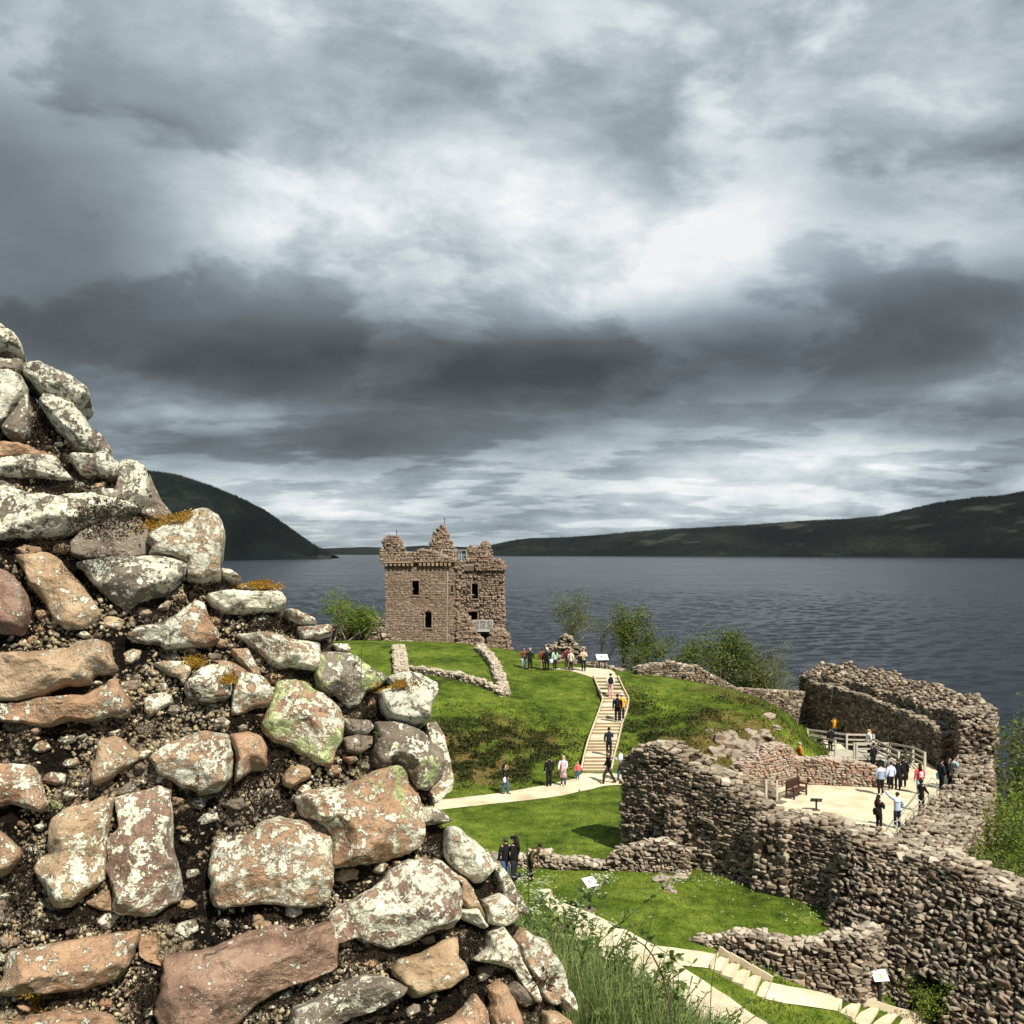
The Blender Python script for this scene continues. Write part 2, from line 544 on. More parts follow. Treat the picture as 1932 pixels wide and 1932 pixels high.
def m_hill():
    m, t, b = new_mat('cloud_shaded_moor_and_forest')
    pos = t.n('ShaderNodeNewGeometry', out=0)
    n1 = t.noise(t.v('MULTIPLY', pos, (.0011, .0011, .004)), 1.0, 6, .6, .4)
    n2 = t.noise(pos, .02, 5, .7)
    n4 = t.noise(t.v('MULTIPLY', pos, (.002, .002, .011)), 1.0, 5, .55)
    c = t.ramp(t.m('MULTIPLY_ADD', t.m('SUBTRACT', n2, .5), .5, n1), [(.32, (.004, .006, .0065)), (.52, (.008, .0115, .0115)), (.70, (.021, .026, .022))])  # very dark: the clouds' shadow on the hills is in this colour
    c = t.mix(t.m('MULTIPLY', t.step(n4, .60, .70), .55), c, (.055, .062, .050, 1))
    setp(t, b, c, 1.0, n2, .6, 12.0, 0.0)
    return m


m_fstone(); m_mortar_near(); m_pebble(); m_path(); m_water(); m_hill()
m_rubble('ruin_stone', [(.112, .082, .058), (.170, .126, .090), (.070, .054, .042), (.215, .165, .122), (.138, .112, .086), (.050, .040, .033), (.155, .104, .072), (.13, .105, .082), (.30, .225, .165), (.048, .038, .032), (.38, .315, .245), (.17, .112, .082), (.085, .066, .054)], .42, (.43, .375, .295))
m_rubble('pink_ruin_stone', [(.30, .175, .12), (.33, .21, .15), (.22, .155, .118), (.31, .235, .18), (.18, .135, .11), (.27, .22, .175)], .55)
m_rubble('tower_stone', [(.215, .152, .113), (.25, .182, .138), (.18, .128, .097), (.23, .170, .128), (.28, .214, .168), (.20, .147, .116), (.155, .112, .086)], .14)
m_rubble('tower_rubble_stone', [(.12, .082, .060), (.17, .120, .090), (.085, .060, .046), (.21, .155, .118), (.060, .045, .036)], .34)  # darker than the front: shade on the broken right part is in the colour
m_rubble('footing_stone', [(.27, .215, .16), (.36, .295, .225), (.20, .158, .12), (.31, .25, .19), (.15, .115, .088), (.42, .36, .28)], .6, (.50, .455, .37))
m_rubble('dressed_stone', [(.33, .235, .175), (.38, .28, .215), (.30, .21, .155)], .1)
m_rubble('outcrop_rock', [(.19, .130, .096), (.14, .10, .075), (.22, .160, .122), (.165, .118, .092)], .38)
m_core('shade_dark_mortar', (.012, .009, .007), (.080, .058, .042))  # near black: the shade in the gaps between stones is in this colour
m_core('tower_mortar', (.075, .054, .041), (.18, .130, .098))
m_core('footing_mortar', (.09, .072, .052), (.26, .215, .16))
m_grass('turf', (.024, .040, .006), (.070, .106, .011), (.145, .185, .026), (.155, .105, .040), .85)
m_leaf('grass_blade', (.026, .046, .006), (.165, .205, .030), .3)
m_leaf('weed_leaf', (.070, .115, .025), (.22, .29, .095), .4)
m_leaf('tall_grass_blade', (.075, .115, .028), (.30, .35, .13), .4)
m_leaf('spring_leaf', (.055, .085, .014), (.175, .205, .045), .4)
m_leaf('bright_leaf', (.085, .135, .014), (.22, .28, .045), .45)
m_leaf('olive_leaf', (.07, .095, .022), (.16, .185, .06), .4)
m_leaf('red_leaf', (.07, .020, .014), (.16, .07, .035), .3)
m_leaf('flower_white', (.62, .62, .50), (.80, .80, .62), .3)
m_leaf('dark_moss', (.008, .0055, .004), (.040, .028, .018), .1)
m_leaf('golden_moss', (.16, .085, .012), (.42, .26, .045), .2)
plain('bark', (.10, .082, .062), .9, .4, 5)
plain('pale_bark', (.23, .20, .155), .9, .35, 5)
plain('stem', (.085, .050, .030), .8, .3, 12)
plain('weathered_timber', (.43, .39, .33), .85, .3, 6)
plain('step_riser', (.25, .185, .115), .9, .3, 4)
plain('kerb_edging', (.50, .43, .31), .9, .2, 4)
plain('bench_wood', (.055, .026, .017), .6, .3, 8)
plain('sign_white', (.78, .80, .80), .45, .05, 5)
plain('sign_black', (.018, .018, .020), .5, .2, 5)
plain('print_green', (.30, .36, .20), .5, .4, 14)
plain('print_grey', (.20, .21, .22), .5, .5, 14)
plain('print_teal', (.22, .36, .40), .5, .4, 14)
plain('print_tan', (.55, .40, .25), .5, .3, 14)
plain('galvanised', (.30, .33, .30), .5, .2, 8, .4, .3)
plain('rope', (.55, .52, .45), .9, .2, 20)
plain('balcony_steel', (.36, .37, .37), .5, .15, 6)
plain('dark_metal', (.035, .035, .04), .5, .2, 6)
plain('boat_white', (.80, .82, .83), .3, .05, 2)
plain('boat_teal', (.10, .34, .36), .4, .1, 2)
plain('boat_glass', (.02, .03, .04), .15, .1, 2, .5)
plain('shade_room', (.060, .045, .036), .95, .3, 3)  # window recess walls, coloured dark to stand for the unlit interior
plain('soil', (.055, .042, .026), .95, .4, 4)
plain('skin', (.50, .31, .23), .6, .06, 10)
plain('eye_dark', (.02, .015, .012), .4, .05, 10)
# ------------------------------------------------------------------ the lie of the land
rng = random.Random(7)
nrg = np.random.default_rng(7)
ctl = []


def c_py(px, py, h):
    Y = F * h / (py - HZ); ctl.append((PX(px, Y), Y, H - h))


def c_Y(px, Y, h):
    ctl.append((PX(px, Y), Y, H - h))


for a in [(1150, 1700, 12.7), (1500, 1740, 13.0), (1640, 1745, 13.1), (1330, 1800, 13.1), (1100, 1735, 12.7), (1250, 1830, 13.1), (1380, 1932, 13.3),
          (1500, 1895, 13.9), (1640, 1925, 14.5), (1800, 2000, 15.0), (1040, 1650, 12.9), (900, 1650, 12.9), (860, 1600, 12.7), (1150, 1600, 12.8),
          (860, 1530, 12.55), (1000, 1500, 12.6), (1160, 1480, 12.6), (1250, 1470, 12.6), (1000, 1560, 12.7), (1300, 1700, 12.9), (1420, 1690, 12.95)]:
    c_py(*a)
for a in [(930, 56.0, 12.5), (870, 55.5, 12.4), (880, 58, 11.7), (880, 61.5, 10.9), (960, 59.5, 12.0), (1010, 62, 11.6), (880, 66, 10.05), (960, 68, 10.2),
          (880, 72, 9.2), (850, 88, 8.02), (900, 88, 8.05), (790, 88, 8.02), (950, 84, 8.7), (760, 74, 9.1), (700, 84, 8.5), (1000, 80, 9.25), (1060, 74, 9.85), (1100, 66, 11.0), (1095, 60, 12.1),
          (700, 64, 10.6), (700, 56, 12.2), (600, 80, 9), (400, 75, 10), (200, 70, 11), (300, 50, 12.5), (0, 40, 12.7),
          (1135, 58.2, 12.55), (1150, 64, 11.55), (1160, 70, 10.5), (1150, 76, 9.5),
          (1210, 77, 9.4), (1350, 75, 9.75), (1440, 70, 10.3), (1300, 66, 10.6), (1240, 62, 11.3), (1320, 61, 11.4), (1400, 62.5, 11.3), (1380, 58.5, 12.4),
          (1210, 66, 11.0), (1260, 71, 10.1), (1240, 57, 12.5), (1480, 68, 11.2), (1520, 67, 12.4), (1545, 66, 13.6), (1440, 60, 12.9), (1420, 57, 13.3), (1480, 75, 11.5), (1500, 72, 12.0),
          (1525, 70, 13.5), (1550, 70, 14.2), (1512, 64.5, 13.7), (1492, 62.5, 13.2), (1565, 75, 14.5), (1535, 75, 13.9), (1060, 80, 9.2), (1140, 82, 9.2), (1060, 90, 9.25), (900, 98, 8.8), (800, 98, 8.6), (1200, 82, 9.5), (1300, 80, 10.0), (1400, 81, 11.5),
          (800, 112, 10.3), (950, 112, 10.8), (700, 108, 10), (1000, 104, 14), (1150, 98, 13.5), (1300, 90, 13), (1400, 87, 14), (700, 142, 31.5), (900, 142, 31.5), (1100, 125, 31.5),
          (1300, 115, 31.5), (1450, 110, 31.5), (500, 142, 31.5), (300, 150, 31.5), (0, 150, 31.5), (500, 110, 11), (200, 110, 12), (-200, 100, 12),
          (1460, 58, 14.2), (1600, 55, 14.3), (1700, 50, 14.3), (1750, 58, 14.4), (1600, 64, 14.5), (1575, 80, 14.55), (1640, 75, 15.2), (1700, 66, 15.2), (1530, 80, 14.3), (1540, 86, 15.2),
          (1600, 98, 26), (1700, 88, 24), (1800, 75, 19), (1530, 100, 28), (1900, 50, 16), (1950, 40, 16.4), (1932, 60, 20), (2050, 60, 28), (2050, 45, 24), (2200, 40, 31.5), (2200, 60, 34),
          (1900, 75, 28), (1900, 90, 34), (2100, 30, 22), (1950, 30, 16.5), (1700, 30, 14.8), (1500, 26, 13.8), (1300, 24, 13.1), (1100, 24, 12.6), (900, 24, 12.5), (600, 30, 12.6),
          (1000, 30, 12.6), (0, 24, 12.4), (1800, 120, 40), (2400, 100, 45), (1200, 150, 40), (2400, 60, 40)]:
    c_Y(*a)
CTL = np.array(ctl)
GX0, GX1, GY0, GY1, GS = -62.0, 76.0, 16.0, 152.0, 0.4
gx = np.arange(GX0, GX1 + .01, GS); gy = np.arange(GY0, GY1 + .01, GS)


def rbf_fit():
    p = CTL[:, :2]
    n = len(p)
    d = np.linalg.norm(p[:, None] - p[None], axis=2)
    A = np.zeros((n + 3, n + 3))
    A[:n, :n] = d - np.eye(n) * 0.25
    A[:n, n] = 1; A[:n, n + 1:] = p; A[n, :n] = 1; A[n + 1:, :n] = p.T
    s = np.linalg.solve(A, np.concatenate([CTL[:, 2], [0, 0, 0]]))
    X, Y = np.meshgrid(gx, gy)
    Z = s[n] + s[n + 1] * X + s[n + 2] * Y
    for i in range(n):
        Z += s[i] * np.hypot(X - p[i, 0], Y - p[i, 1])
    for _ in range(3):
        Zp = np.pad(Z, 1, mode='edge')
        Z = (Zp[1:-1, 1:-1] * 4 + Zp[:-2, 1:-1] + Zp[2:, 1:-1] + Zp[1:-1, :-2] + Zp[1:-1, 2:]) / 8
    return Z


GZ = rbf_fit()
# the gatehouse court is dug level
TQ = [(1395, 1515), (1440, 1490), (1480, 1476), (1560, 1472), (1640, 1466), (1690, 1440), (1750, 1440), (1790, 1470), (1800, 1490), (1770, 1520), (1730, 1560), (1700, 1600), (1640, 1640), (1500, 1590), (1400, 1560)]
TPOLY = []
for (px_, py_) in TQ:
    Y_ = F * 13.6 / (py_ - HZ); TPOLY.append((PX(px_, Y_), Y_))
Xg, Yg = np.meshgrid(gx, gy)
_in = in_poly(Xg, Yg, TPOLY)
_d, _, _ = seg_dist(Xg, Yg, TPOLY)
_k = np.where(_in | (_d < .5), 1.0, np.clip(1 - (_d - .5) / .8, 0, 1))
GZ = np.where(_k > 0, np.minimum(GZ, (H - 14.0) * _k + GZ * (1 - _k)), GZ)
# lumps and hollows that give the two banks their shape
_ln = np.zeros_like(GZ)
for j in range(len(gy)):
    if 52 < gy[j] < 80:
        for i in range(len(gx)):
            if -12 < gx[i] < 24: _ln[j, i] = noise.fractal((gx[i] * .22, gy[j] * .22, 6.1), .9, 2, 3)
_m = np.zeros_like(GZ)
for (px_, Yc_, sx_, sy_, a_) in ((860, 61, 3.5, 3.5, .9), (960, 64, 2.2, 3.5, .6), (1320, 64, 2.2, 3.5, .9), (1410, 66, 2.5, 4, 1.1), (1260, 68, 1.6, 4, .6)):
    _m = np.maximum(_m, a_ * np.exp(-((Xg - PX(px_, Yc_)) / sx_) ** 2 - ((Yg - Yc_) / sy_) ** 2))
GZ = GZ + _ln * _m
# small hummocks, a little stronger on the banks
for j, y in enumerate(gy):
    for i in range(0, len(gx)):
        GZ[j, i] += 0.05 * noise.noise((gx[i] * .35, y * .35, 3.3)) + 0.03 * noise.noise((gx[i] * 1.1, y * 1.1, 7.3))


def terr(x, y):
    x = np.clip((np.asarray(x, dtype=float) - GX0) / GS, 0, len(gx) - 1.001)
    y = np.clip((np.asarray(y, dtype=float) - GY0) / GS, 0, len(gy) - 1.001)
    i = x.astype(int); j = y.astype(int); a = x - i; b = y - j
    return GZ[j, i] * (1 - a) * (1 - b) + GZ[j, i + 1] * a * (1 - b) + GZ[j + 1, i] * (1 - a) * b + GZ[j + 1, i + 1] * a * b


YS = np.arange(17, 150, .05)


def drape(px, py):
    """the ground point seen at a place of the picture"""
    z = H - (py - HZ) / F * YS
    t = terr((px - 966) / F * YS, YS)
    k = np.nonzero(z <= t)[0]
    Y = YS[k[0]] if len(k) else 150.0
    x = (px - 966) / F * Y
    return Vector((x, Y, float(terr(x, Y))))


gyy, gxx = np.gradient(GZ, GS)
SLOPE = np.hypot(gxx, gyy)


def slope(x, y):
    i = np.clip(((np.asarray(x) - GX0) / GS).astype(int), 0, len(gx) - 1)
    j = np.clip(((np.asarray(y) - GY0) / GS).astype(int), 0, len(gy) - 1)
    return SLOPE[j, i]


nx_, ny_ = len(gx), len(gy)
X, Y = np.meshgrid(gx, gy)
V = np.stack([X, Y, GZ], -1).reshape(-1, 3)
ii = (np.arange(ny_ - 1)[:, None] * nx_ + np.arange(nx_ - 1)[None]).ravel()
Fq = np.stack([ii, ii + 1, ii + nx_ + 1, ii + nx_], 1)
ground = mk('ground', V, Fq, MATS['turf'], smooth=True)
tag(ground, 'green turf of the castle mound and baileys', 'ground', kind='structure')
# where the turf has dried out: patches on the steep faces of the two banks
dry = np.zeros(len(V), dtype=np.float32)
for (px, Yc, r, a) in [(905, 57.8, 3.0, .95), (850, 58.5, 3.4, .95), (985, 62.5, 3.0, .85), (940, 65, 2.4, .6), (1300, 61.0, 3.4, .9), (1380, 60.5, 4.5, .95), (1440, 64, 3.5, .9), (1350, 66, 2.6, .7),
                       (1400, 71, 3.2, .62), (1180, 73.5, 1.2, .7), (1330, 73, 2.2, .55), (1230, 59, 2.0, .6), (1470, 68, 2.5, .55)]:
    cx = PX(px, Yc)
    dry = np.maximum(dry, a * np.exp(-((V[:, 0] - cx) ** 2 + (V[:, 1] - Yc) ** 2) / (r * r)))
at = ground.data.attributes.new('dry', 'FLOAT', 'POINT'); at.data.foreach_set('value', dry.astype(np.float32))
DRY = dry.reshape(ny_, nx_)

# loch
def loch():
    """wind-ruffled water: real waves near, the same sheet running on to the horizon"""
    ys = [70.0]
    while ys[-1] < 1500: ys.append(ys[-1] + max(.55, ys[-1] * .0052))
    while ys[-1] < 42000: ys.append(ys[-1] * 1.16)
    ys = np.array(ys)
    ts = np.concatenate([[-14, -6, -3, -1.6, -1.0], np.linspace(-.62, .62, 330), [1.0, 1.6, 3, 6, 14]])
    X = ts[None] * np.minimum(ys, 4000)[:, None] + np.sign(ts)[None] * np.maximum(0, ys - 4000)[:, None] * np.minimum(np.abs(ts), 1.2)[None]
    Y = np.repeat(ys[:, None], len(ts), 1)
    Z = np.zeros_like(X)
    r = np.random.default_rng(9)
    for k in range(26):                                  # short-crested wind waves running in from the right
        lam = r.uniform(2.2, 6.5) if k < 20 else r.uniform(7, 15)
        an = r.normal(-1.35, .42)
        kx, ky = math.cos(an) * 2 * math.pi / lam, math.sin(an) * 2 * math.pi / lam
        ph = r.uniform(0, 6.28)
        Z += lam * .0052 * np.sin(kx * X + ky * Y + ph + .6 * np.sin(X * .021 * r.uniform(.5, 2) + Y * .017 * r.uniform(.5, 2)))
    fade = np.clip((1500 - ys) / 900, 0, 1)[:, None] * (np.abs(ts) < .63)[None]
    Z = (Z + .5 * np.abs(Z)) * fade
    V = np.stack([X, Y, Z], -1).reshape(-1, 3)
    n = len(ts)
    ii = (np.arange(len(ys) - 1)[:, None] * n + np.arange(n - 1)[None]).ravel()
    o = mk('loch_water', V, np.stack([ii, ii + 1, ii + n + 1, ii + n], 1), MATS['loch_water'], smooth=True)
    tag(o, 'dark rippled water of the loch', 'water', kind='structure')


loch()


def ridge(name, label, sil, Yfront, Ydepth, seed, rough=1.0):
    """a hillside: sil = skyline points (px, py); its foot lies on the water at Yfront(px)"""
    px = np.array([s[0] for s in sil], float); py = np.array([s[1] for s in sil], float)
    nu, nv = 260, 44
    U = np.linspace(px[0], px[-1], nu)
    crest = np.interp(U, px, py)
    V = np.zeros((nv, nu, 3))
    for i in range(nu):
        Yf = Yfront(U[i]); 
        zc_n = 0
        for j in range(nv):
            s = j / (nv - 1)
            Yj = Yf + Ydepth * s
            zc = H - (crest[i] - HZ) / F * (Yf + Ydepth * .72)
            prof = math.sin(min(1, s / .72) * math.pi / 2) ** .85 if s < .72 else 1 - ((s - .72) / .28) ** 2
            x = (U[i] - 966) / F * (Yf + Ydepth * .72 * min(1, s / .72))
            k = Yf * 2.2e-4
            nz = noise.fractal((x / (900 * k), Yj / (900 * k), seed), .8, 2.1, 6) * 22 * k * rough * math.sin(math.pi * min(1, s / .72) * .9 + .05)
            V[j, i] = (x, Yj, max(-3, -2 + (zc + 2) * prof + (nz if s < .70 else nz * .35)))
    ii = (np.arange(nv - 1)[:, None] * nu + np.arange(nu - 1)[None]).ravel()
    o = mk(name, V.reshape(-1, 3), np.stack([ii, ii + 1, ii + nu + 1, ii + nu], 1), MATS['cloud_shaded_moor_and_forest'], smooth=True)
    tag(o, label, 'hill', kind='structure')
    return o, V


def forest(V, n, hmin, hmax, seed, rows=(0.0, 0.8)):
    """conifers standing on a hillside, joined: far too many to count"""
    r = np.random.default_rng(seed)
    nv, nu, _ = V.shape
    j = (rows[0] + (rows[1] - rows[0]) * r.random(n) ** .6) * (nv - 2); i = r.random(n) * (nu - 2)
    j0 = j.astype(int); i0 = i.astype(int); a = (i - i0)[:, None]; b = (j - j0)[:, None]
    Pn = V[j0, i0] * (1 - a) * (1 - b) + V[j0, i0 + 1] * a * (1 - b) + V[j0 + 1, i0] * (1 - a) * b + V[j0 + 1, i0 + 1] * a * b
    Pn = Pn[Pn[:, 2] > 2]
    n = len(Pn)
    hh = hmin + (hmax - hmin) * r.random(n); rr = hh * .24
    k = 5
    ang = np.arange(k) * 2 * np.pi / k
    ring = np.stack([np.cos(ang), np.sin(ang), np.zeros(k)], 1)
    VV = np.zeros((n, k + 1, 3))
    VV[:, :k] = Pn[:, None] + ring[None] * rr[:, None, None]
    VV[:, k] = Pn + np.stack([np.zeros(n), np.zeros(n), hh], 1)
    base = (np.arange(n) * (k + 1))[:, None, None]
    f = np.array([[q, (q + 1) % k, k] for q in range(k)])[None] + base
    return VV.reshape(-1, 3), f.reshape(-1, 3)


_, VL = ridge('wooded_hill', 'dark conifer covered hill on the near left shore of the loch', [(-200, 905), (60, 880), (180, 876), (285, 893), (330, 899), (390, 918), (450, 943), (500, 968), (540, 996), (575, 1020), (600, 1036), (627, 1047)],
              lambda u: 4100 + max(0, (u - 430)) * 4.0, 900, 3.1)
v_, f_ = forest(VL, 9000, 9, 17, 3, (0.05, .78))
tag(mk('conifer_forest', v_, f_, MATS['cloud_shaded_moor_and_forest']), 'dark conifer forest on the steep hill across the water', 'forest', kind='stuff')
_, VR = ridge('moorland_hill', 'long dark hillside rising along the far shore', [(930, 1027), (975, 1018), (1040, 1015), (1130, 1009), (1230, 1001), (1330, 996), (1420, 992), (1500, 986), (1600, 981), (1660, 975), (1720, 962), (1780, 950), (1850, 940), (1875, 939), (1932, 929), (2050, 905), (2300, 880)],
              lambda u: 9500 - (u - 930) * 3.6 if u < 1932 else 5890 - (u - 1932) * 5, 1500, 8.4, 1.0)
v_, f_ = forest(VR, 9000, 9, 16, 5, (0.02, .8))
tag(mk('shore_woods', v_, f_, MATS['cloud_shaded_moor_and_forest']), 'dark woods and hedges scattered over the long far hillside', 'forest', kind='stuff')
ridge('distant_ridge', 'low distant ridge at the end of the loch', [(520, 1036), (610, 1035), (640, 1034), (690, 1032), (730, 1033), (800, 1029), (850, 1031), (900, 1033), (960, 1030), (1010, 1036), (1100, 1037)], lambda u: 15500, 2500, 2.7, .4)
ridge('distant_shoulder', 'paler shoulder of hill behind the far end of the shore', [(900, 1036), (940, 1025), (965, 1020), (1000, 1015), (1050, 1014), (1100, 1016), (1180, 1020)], lambda u: 11800, 1500, 5.7, .6)
# ------------------------------------------------------------------ ruin walls, stone by stone
def make_lib(kind, n=10, seed=1):
    """unit stones: chamfered blocks or lumpy rubble, a few dozen triangles each"""
    r = random.Random(seed)
    out = []
    for q in range(n):
        V, Fc = [], []
        ch = r.uniform(.12, .22) if kind == 'block' else r.uniform(.2, .36)
        jit = .05 if kind == 'block' else .13
        idx = {}
        for sx in (-1, 1):
            for sy in (-1, 1):
                for sz in (-1, 1):
                    j = Vector((r.uniform(-jit, jit), r.uniform(-jit, jit), r.uniform(-jit, jit))) * 1.4
                    for ax in range(3):
                        p = Vector((sx, sy, sz)) * .5
                        for k in range(3):
                            if k != ax: p[k] *= (1 - ch * r.uniform(.7, 1.3))
                        idx[(sx, sy, sz, ax)] = len(V)
                        V.append(p + j)
        S = (-1, 1)
        for ax in range(3):                     # six faces
            o = [k for k in range(3) if k != ax]
            for s in S:
                f = []
                for (a, b) in ((-1, -1), (1, -1), (1, 1), (-1, 1)):
                    k = [0, 0, 0]; k[ax] = s; k[o[0]] = a; k[o[1]] = b
                    f.append(idx[(*k, ax)])
                if (s > 0) == (ax == 1): f.reverse()
                Fc.append(f)
        for ax in range(3):                     # twelve edges
            o = [k for k in range(3) if k != ax]
            for a in S:
                for b in S:
                    k1 = [0, 0, 0]; k1[ax] = -1; k1[o[0]] = a; k1[o[1]] = b
                    k2 = list(k1); k2[ax] = 1
                    f = [idx[(*k1, o[0])], idx[(*k2, o[0])], idx[(*k2, o[1])], idx[(*k1, o[1])]]
                    Fc.append(f)
        for sx in S:
            for sy in S:
                for sz in S:
                    Fc.append([idx[(sx, sy, sz, k)] for k in range(3)])
        # orient outwards
        G = []
        for f in Fc:
            c = sum((V[i] for i in f), Vector()) / len(f)
            nrm = (V[f[1]] - V[f[0]]).cross(V[f[2]] - V[f[0]])
            G.append(list(reversed(f)) if nrm.dot(c) < 0 else list(f))
        T = []
        for f in G:
            for k in range(1, len(f) - 1): T.append((f[0], f[k], f[k + 1]))
        out.append((np.array([tuple(v) for v in V]), G, np.array(T)))
    return out


LIB = {'block': make_lib('block', 10, 3), 'rubble': make_lib('rubble', 12, 5)}
LIBMESH = {}


def lib_mesh(kind, i, mat):
    k = (kind, i, mat)
    if k not in LIBMESH:
        V, G, T = LIB[kind][i]
        me = mesh_of('stone', V, G)
        me.materials.append(MATS[mat])
        LIBMESH[k] = me
    return LIBMESH[k]


class Stones:
    """gathers the stones of one wall, then links the largest in view as parts and joins the rest"""
    def __init__(self, kind='rubble', seed=1):
        self.kind = kind; self.S = []; self.r = random.Random(seed)

    def add(self, p, u, n, up, size, front=True, mat=None, kind=None):
        """p centre; u along, n outward, up; size along u, n, up"""
        M = Matrix((u * size[0], n * size[1], up * size[2])).transposed()
        d = (Vector(p) - Vector((0, 0, H))).length
        vis = (size[0] * size[2]) / (d * d) * (1.0 if front and n.dot(Vector((0, 0, H)) - Vector(p)) > 0 else .02)
        # stones out of the picture come last
        X = 966 + F * p[0] / p[1]; Yp = HZ + F * (H - p[2]) / p[1]
        if not (0 < X < 1932 and 0 < Yp < 1932): vis *= .01
        self.S.append((vis, M, Vector(p), self.r.randrange(len(LIB[kind or self.kind])), self.r.random(), mat, kind or self.kind))

    def finish(self, thing, mat, limit=300, mass='small_stones'):
        base = thing.location.copy()
        S = sorted(self.S, key=lambda s: -s[0])
        for (vis, M, p, li, rn, m2, kd) in S[:limit]:
            o = bpy.data.objects.new('stone', lib_mesh(kd, li, m2 or mat))
            o.matrix_basis = Matrix.Translation(p - base) @ M.to_4x4()
            o.parent = thing
            C.objects.link(o)
        rest = S[limit:]
        if rest:
            VV, FF, RR, b = [], [], [], 0
            for (vis, M, p, li, rn, m2, kd) in rest:
                V, G, T = LIB[kd][li]
                VV.append(V @ np.array(M.transposed()) + np.array(p - base))
                FF.append(T + b); b += len(V)
                RR.append(np.full(len(V), rn, dtype=np.float32))
            o = mk(mass, np.concatenate(VV), np.concatenate(FF), MATS[mat], thing)
            a = o.data.attributes.new('rnd', 'FLOAT', 'POINT')
            a.data.foreach_set('value', np.concatenate(RR))
            o['kind'] = 'stuff'


UP = Vector((0, 0, 1))


def sample(pts, step):
    """pts rows of numbers, first two are x, y -> evenly resampled rows with arc length"""
    A = np.array(pts, float)
    s = np.concatenate([[0], np.cumsum(np.hypot(np.diff(A[:, 0]), np.diff(A[:, 1])))])
    n = max(2, int(round(s[-1] / step)) + 1)
    u = np.linspace(0, s[-1], n)
    return u, np.stack([np.interp(u, s, A[:, k]) for k in range(A.shape[1])], 1)


def face(st, u, B, T, N, rowh, w, depth, rough, front=True, skip=None, mat=None, kind=None, zfloor=None, sink=0.0):
    """lay courses of stone on a face; B bottom points, T top points, N outward normals along u"""
    r = st.r
    L = u[-1]
    z = float(B[:, 2].min())
    zt = float(T[:, 2].max())
    while z < zt:
        h = rowh * r.uniform(.7, 1.45)
        x = -r.uniform(0, w)
        while x < L:
            ww = w * min(2.2, r.lognormvariate(-.08, .42))
            c = min(max(x + ww / 2, 0.02), L - .02)
            k = min(int(np.searchsorted(u, c)), len(u) - 1); k0 = max(k - 1, 0)
            a = 0 if u[k] == u[k0] else (c - u[k0]) / (u[k] - u[k0])
            b = B[k0] * (1 - a) + B[k] * a; tt = T[k0] * (1 - a) + T[k] * a
            nn = N[k0] * (1 - a) + N[k] * a
            zc = z + h / 2
            if b[2] <= zc <= tt[2] - h * .15:
                s = (zc - b[2]) / max(tt[2] - b[2], .01)
                p = b * (1 - s) + tt * s
                n = Vector((nn[0], nn[1], 0)).normalized()
                if r.random() > .045 * rough and (skip is None or not skip(c, zc, p)):
                    slope_n = (Vector(tt) - Vector(b)); slope_n.normalize()
                    ud = UP.cross(n).normalized()
                    upv = (slope_n - ud * slope_n.dot(ud)).normalized()
                    nrm = ud.cross(upv)
                    if nrm.dot(n) < 0: nrm = -nrm
                    q = Matrix.Rotation(r.gauss(0, .10 * rough), 3, nrm) @ Matrix.Rotation(r.gauss(0, .22 * rough), 3, upv) @ Matrix.Rotation(r.gauss(0, .22 * rough), 3, ud)
                    dd = depth * r.uniform(.75, 1.35)
                    off = nrm * (r.gauss(0, .04 * rough) + .10 * rough * noise.noise((p[0] * .9, p[1] * .9, p[2] * .9)) - depth * .2 - sink)
                    st.add(Vector(p) + off, q @ ud, q @ nrm, q @ upv, (ww * r.uniform(.80, 1.0), dd, h * (r.uniform(.75, 1.0) if r.random() > .10 * rough else r.uniform(1.2, 1.8))), front, mat, kind)
            x += ww * 1.0
        z += h * .97


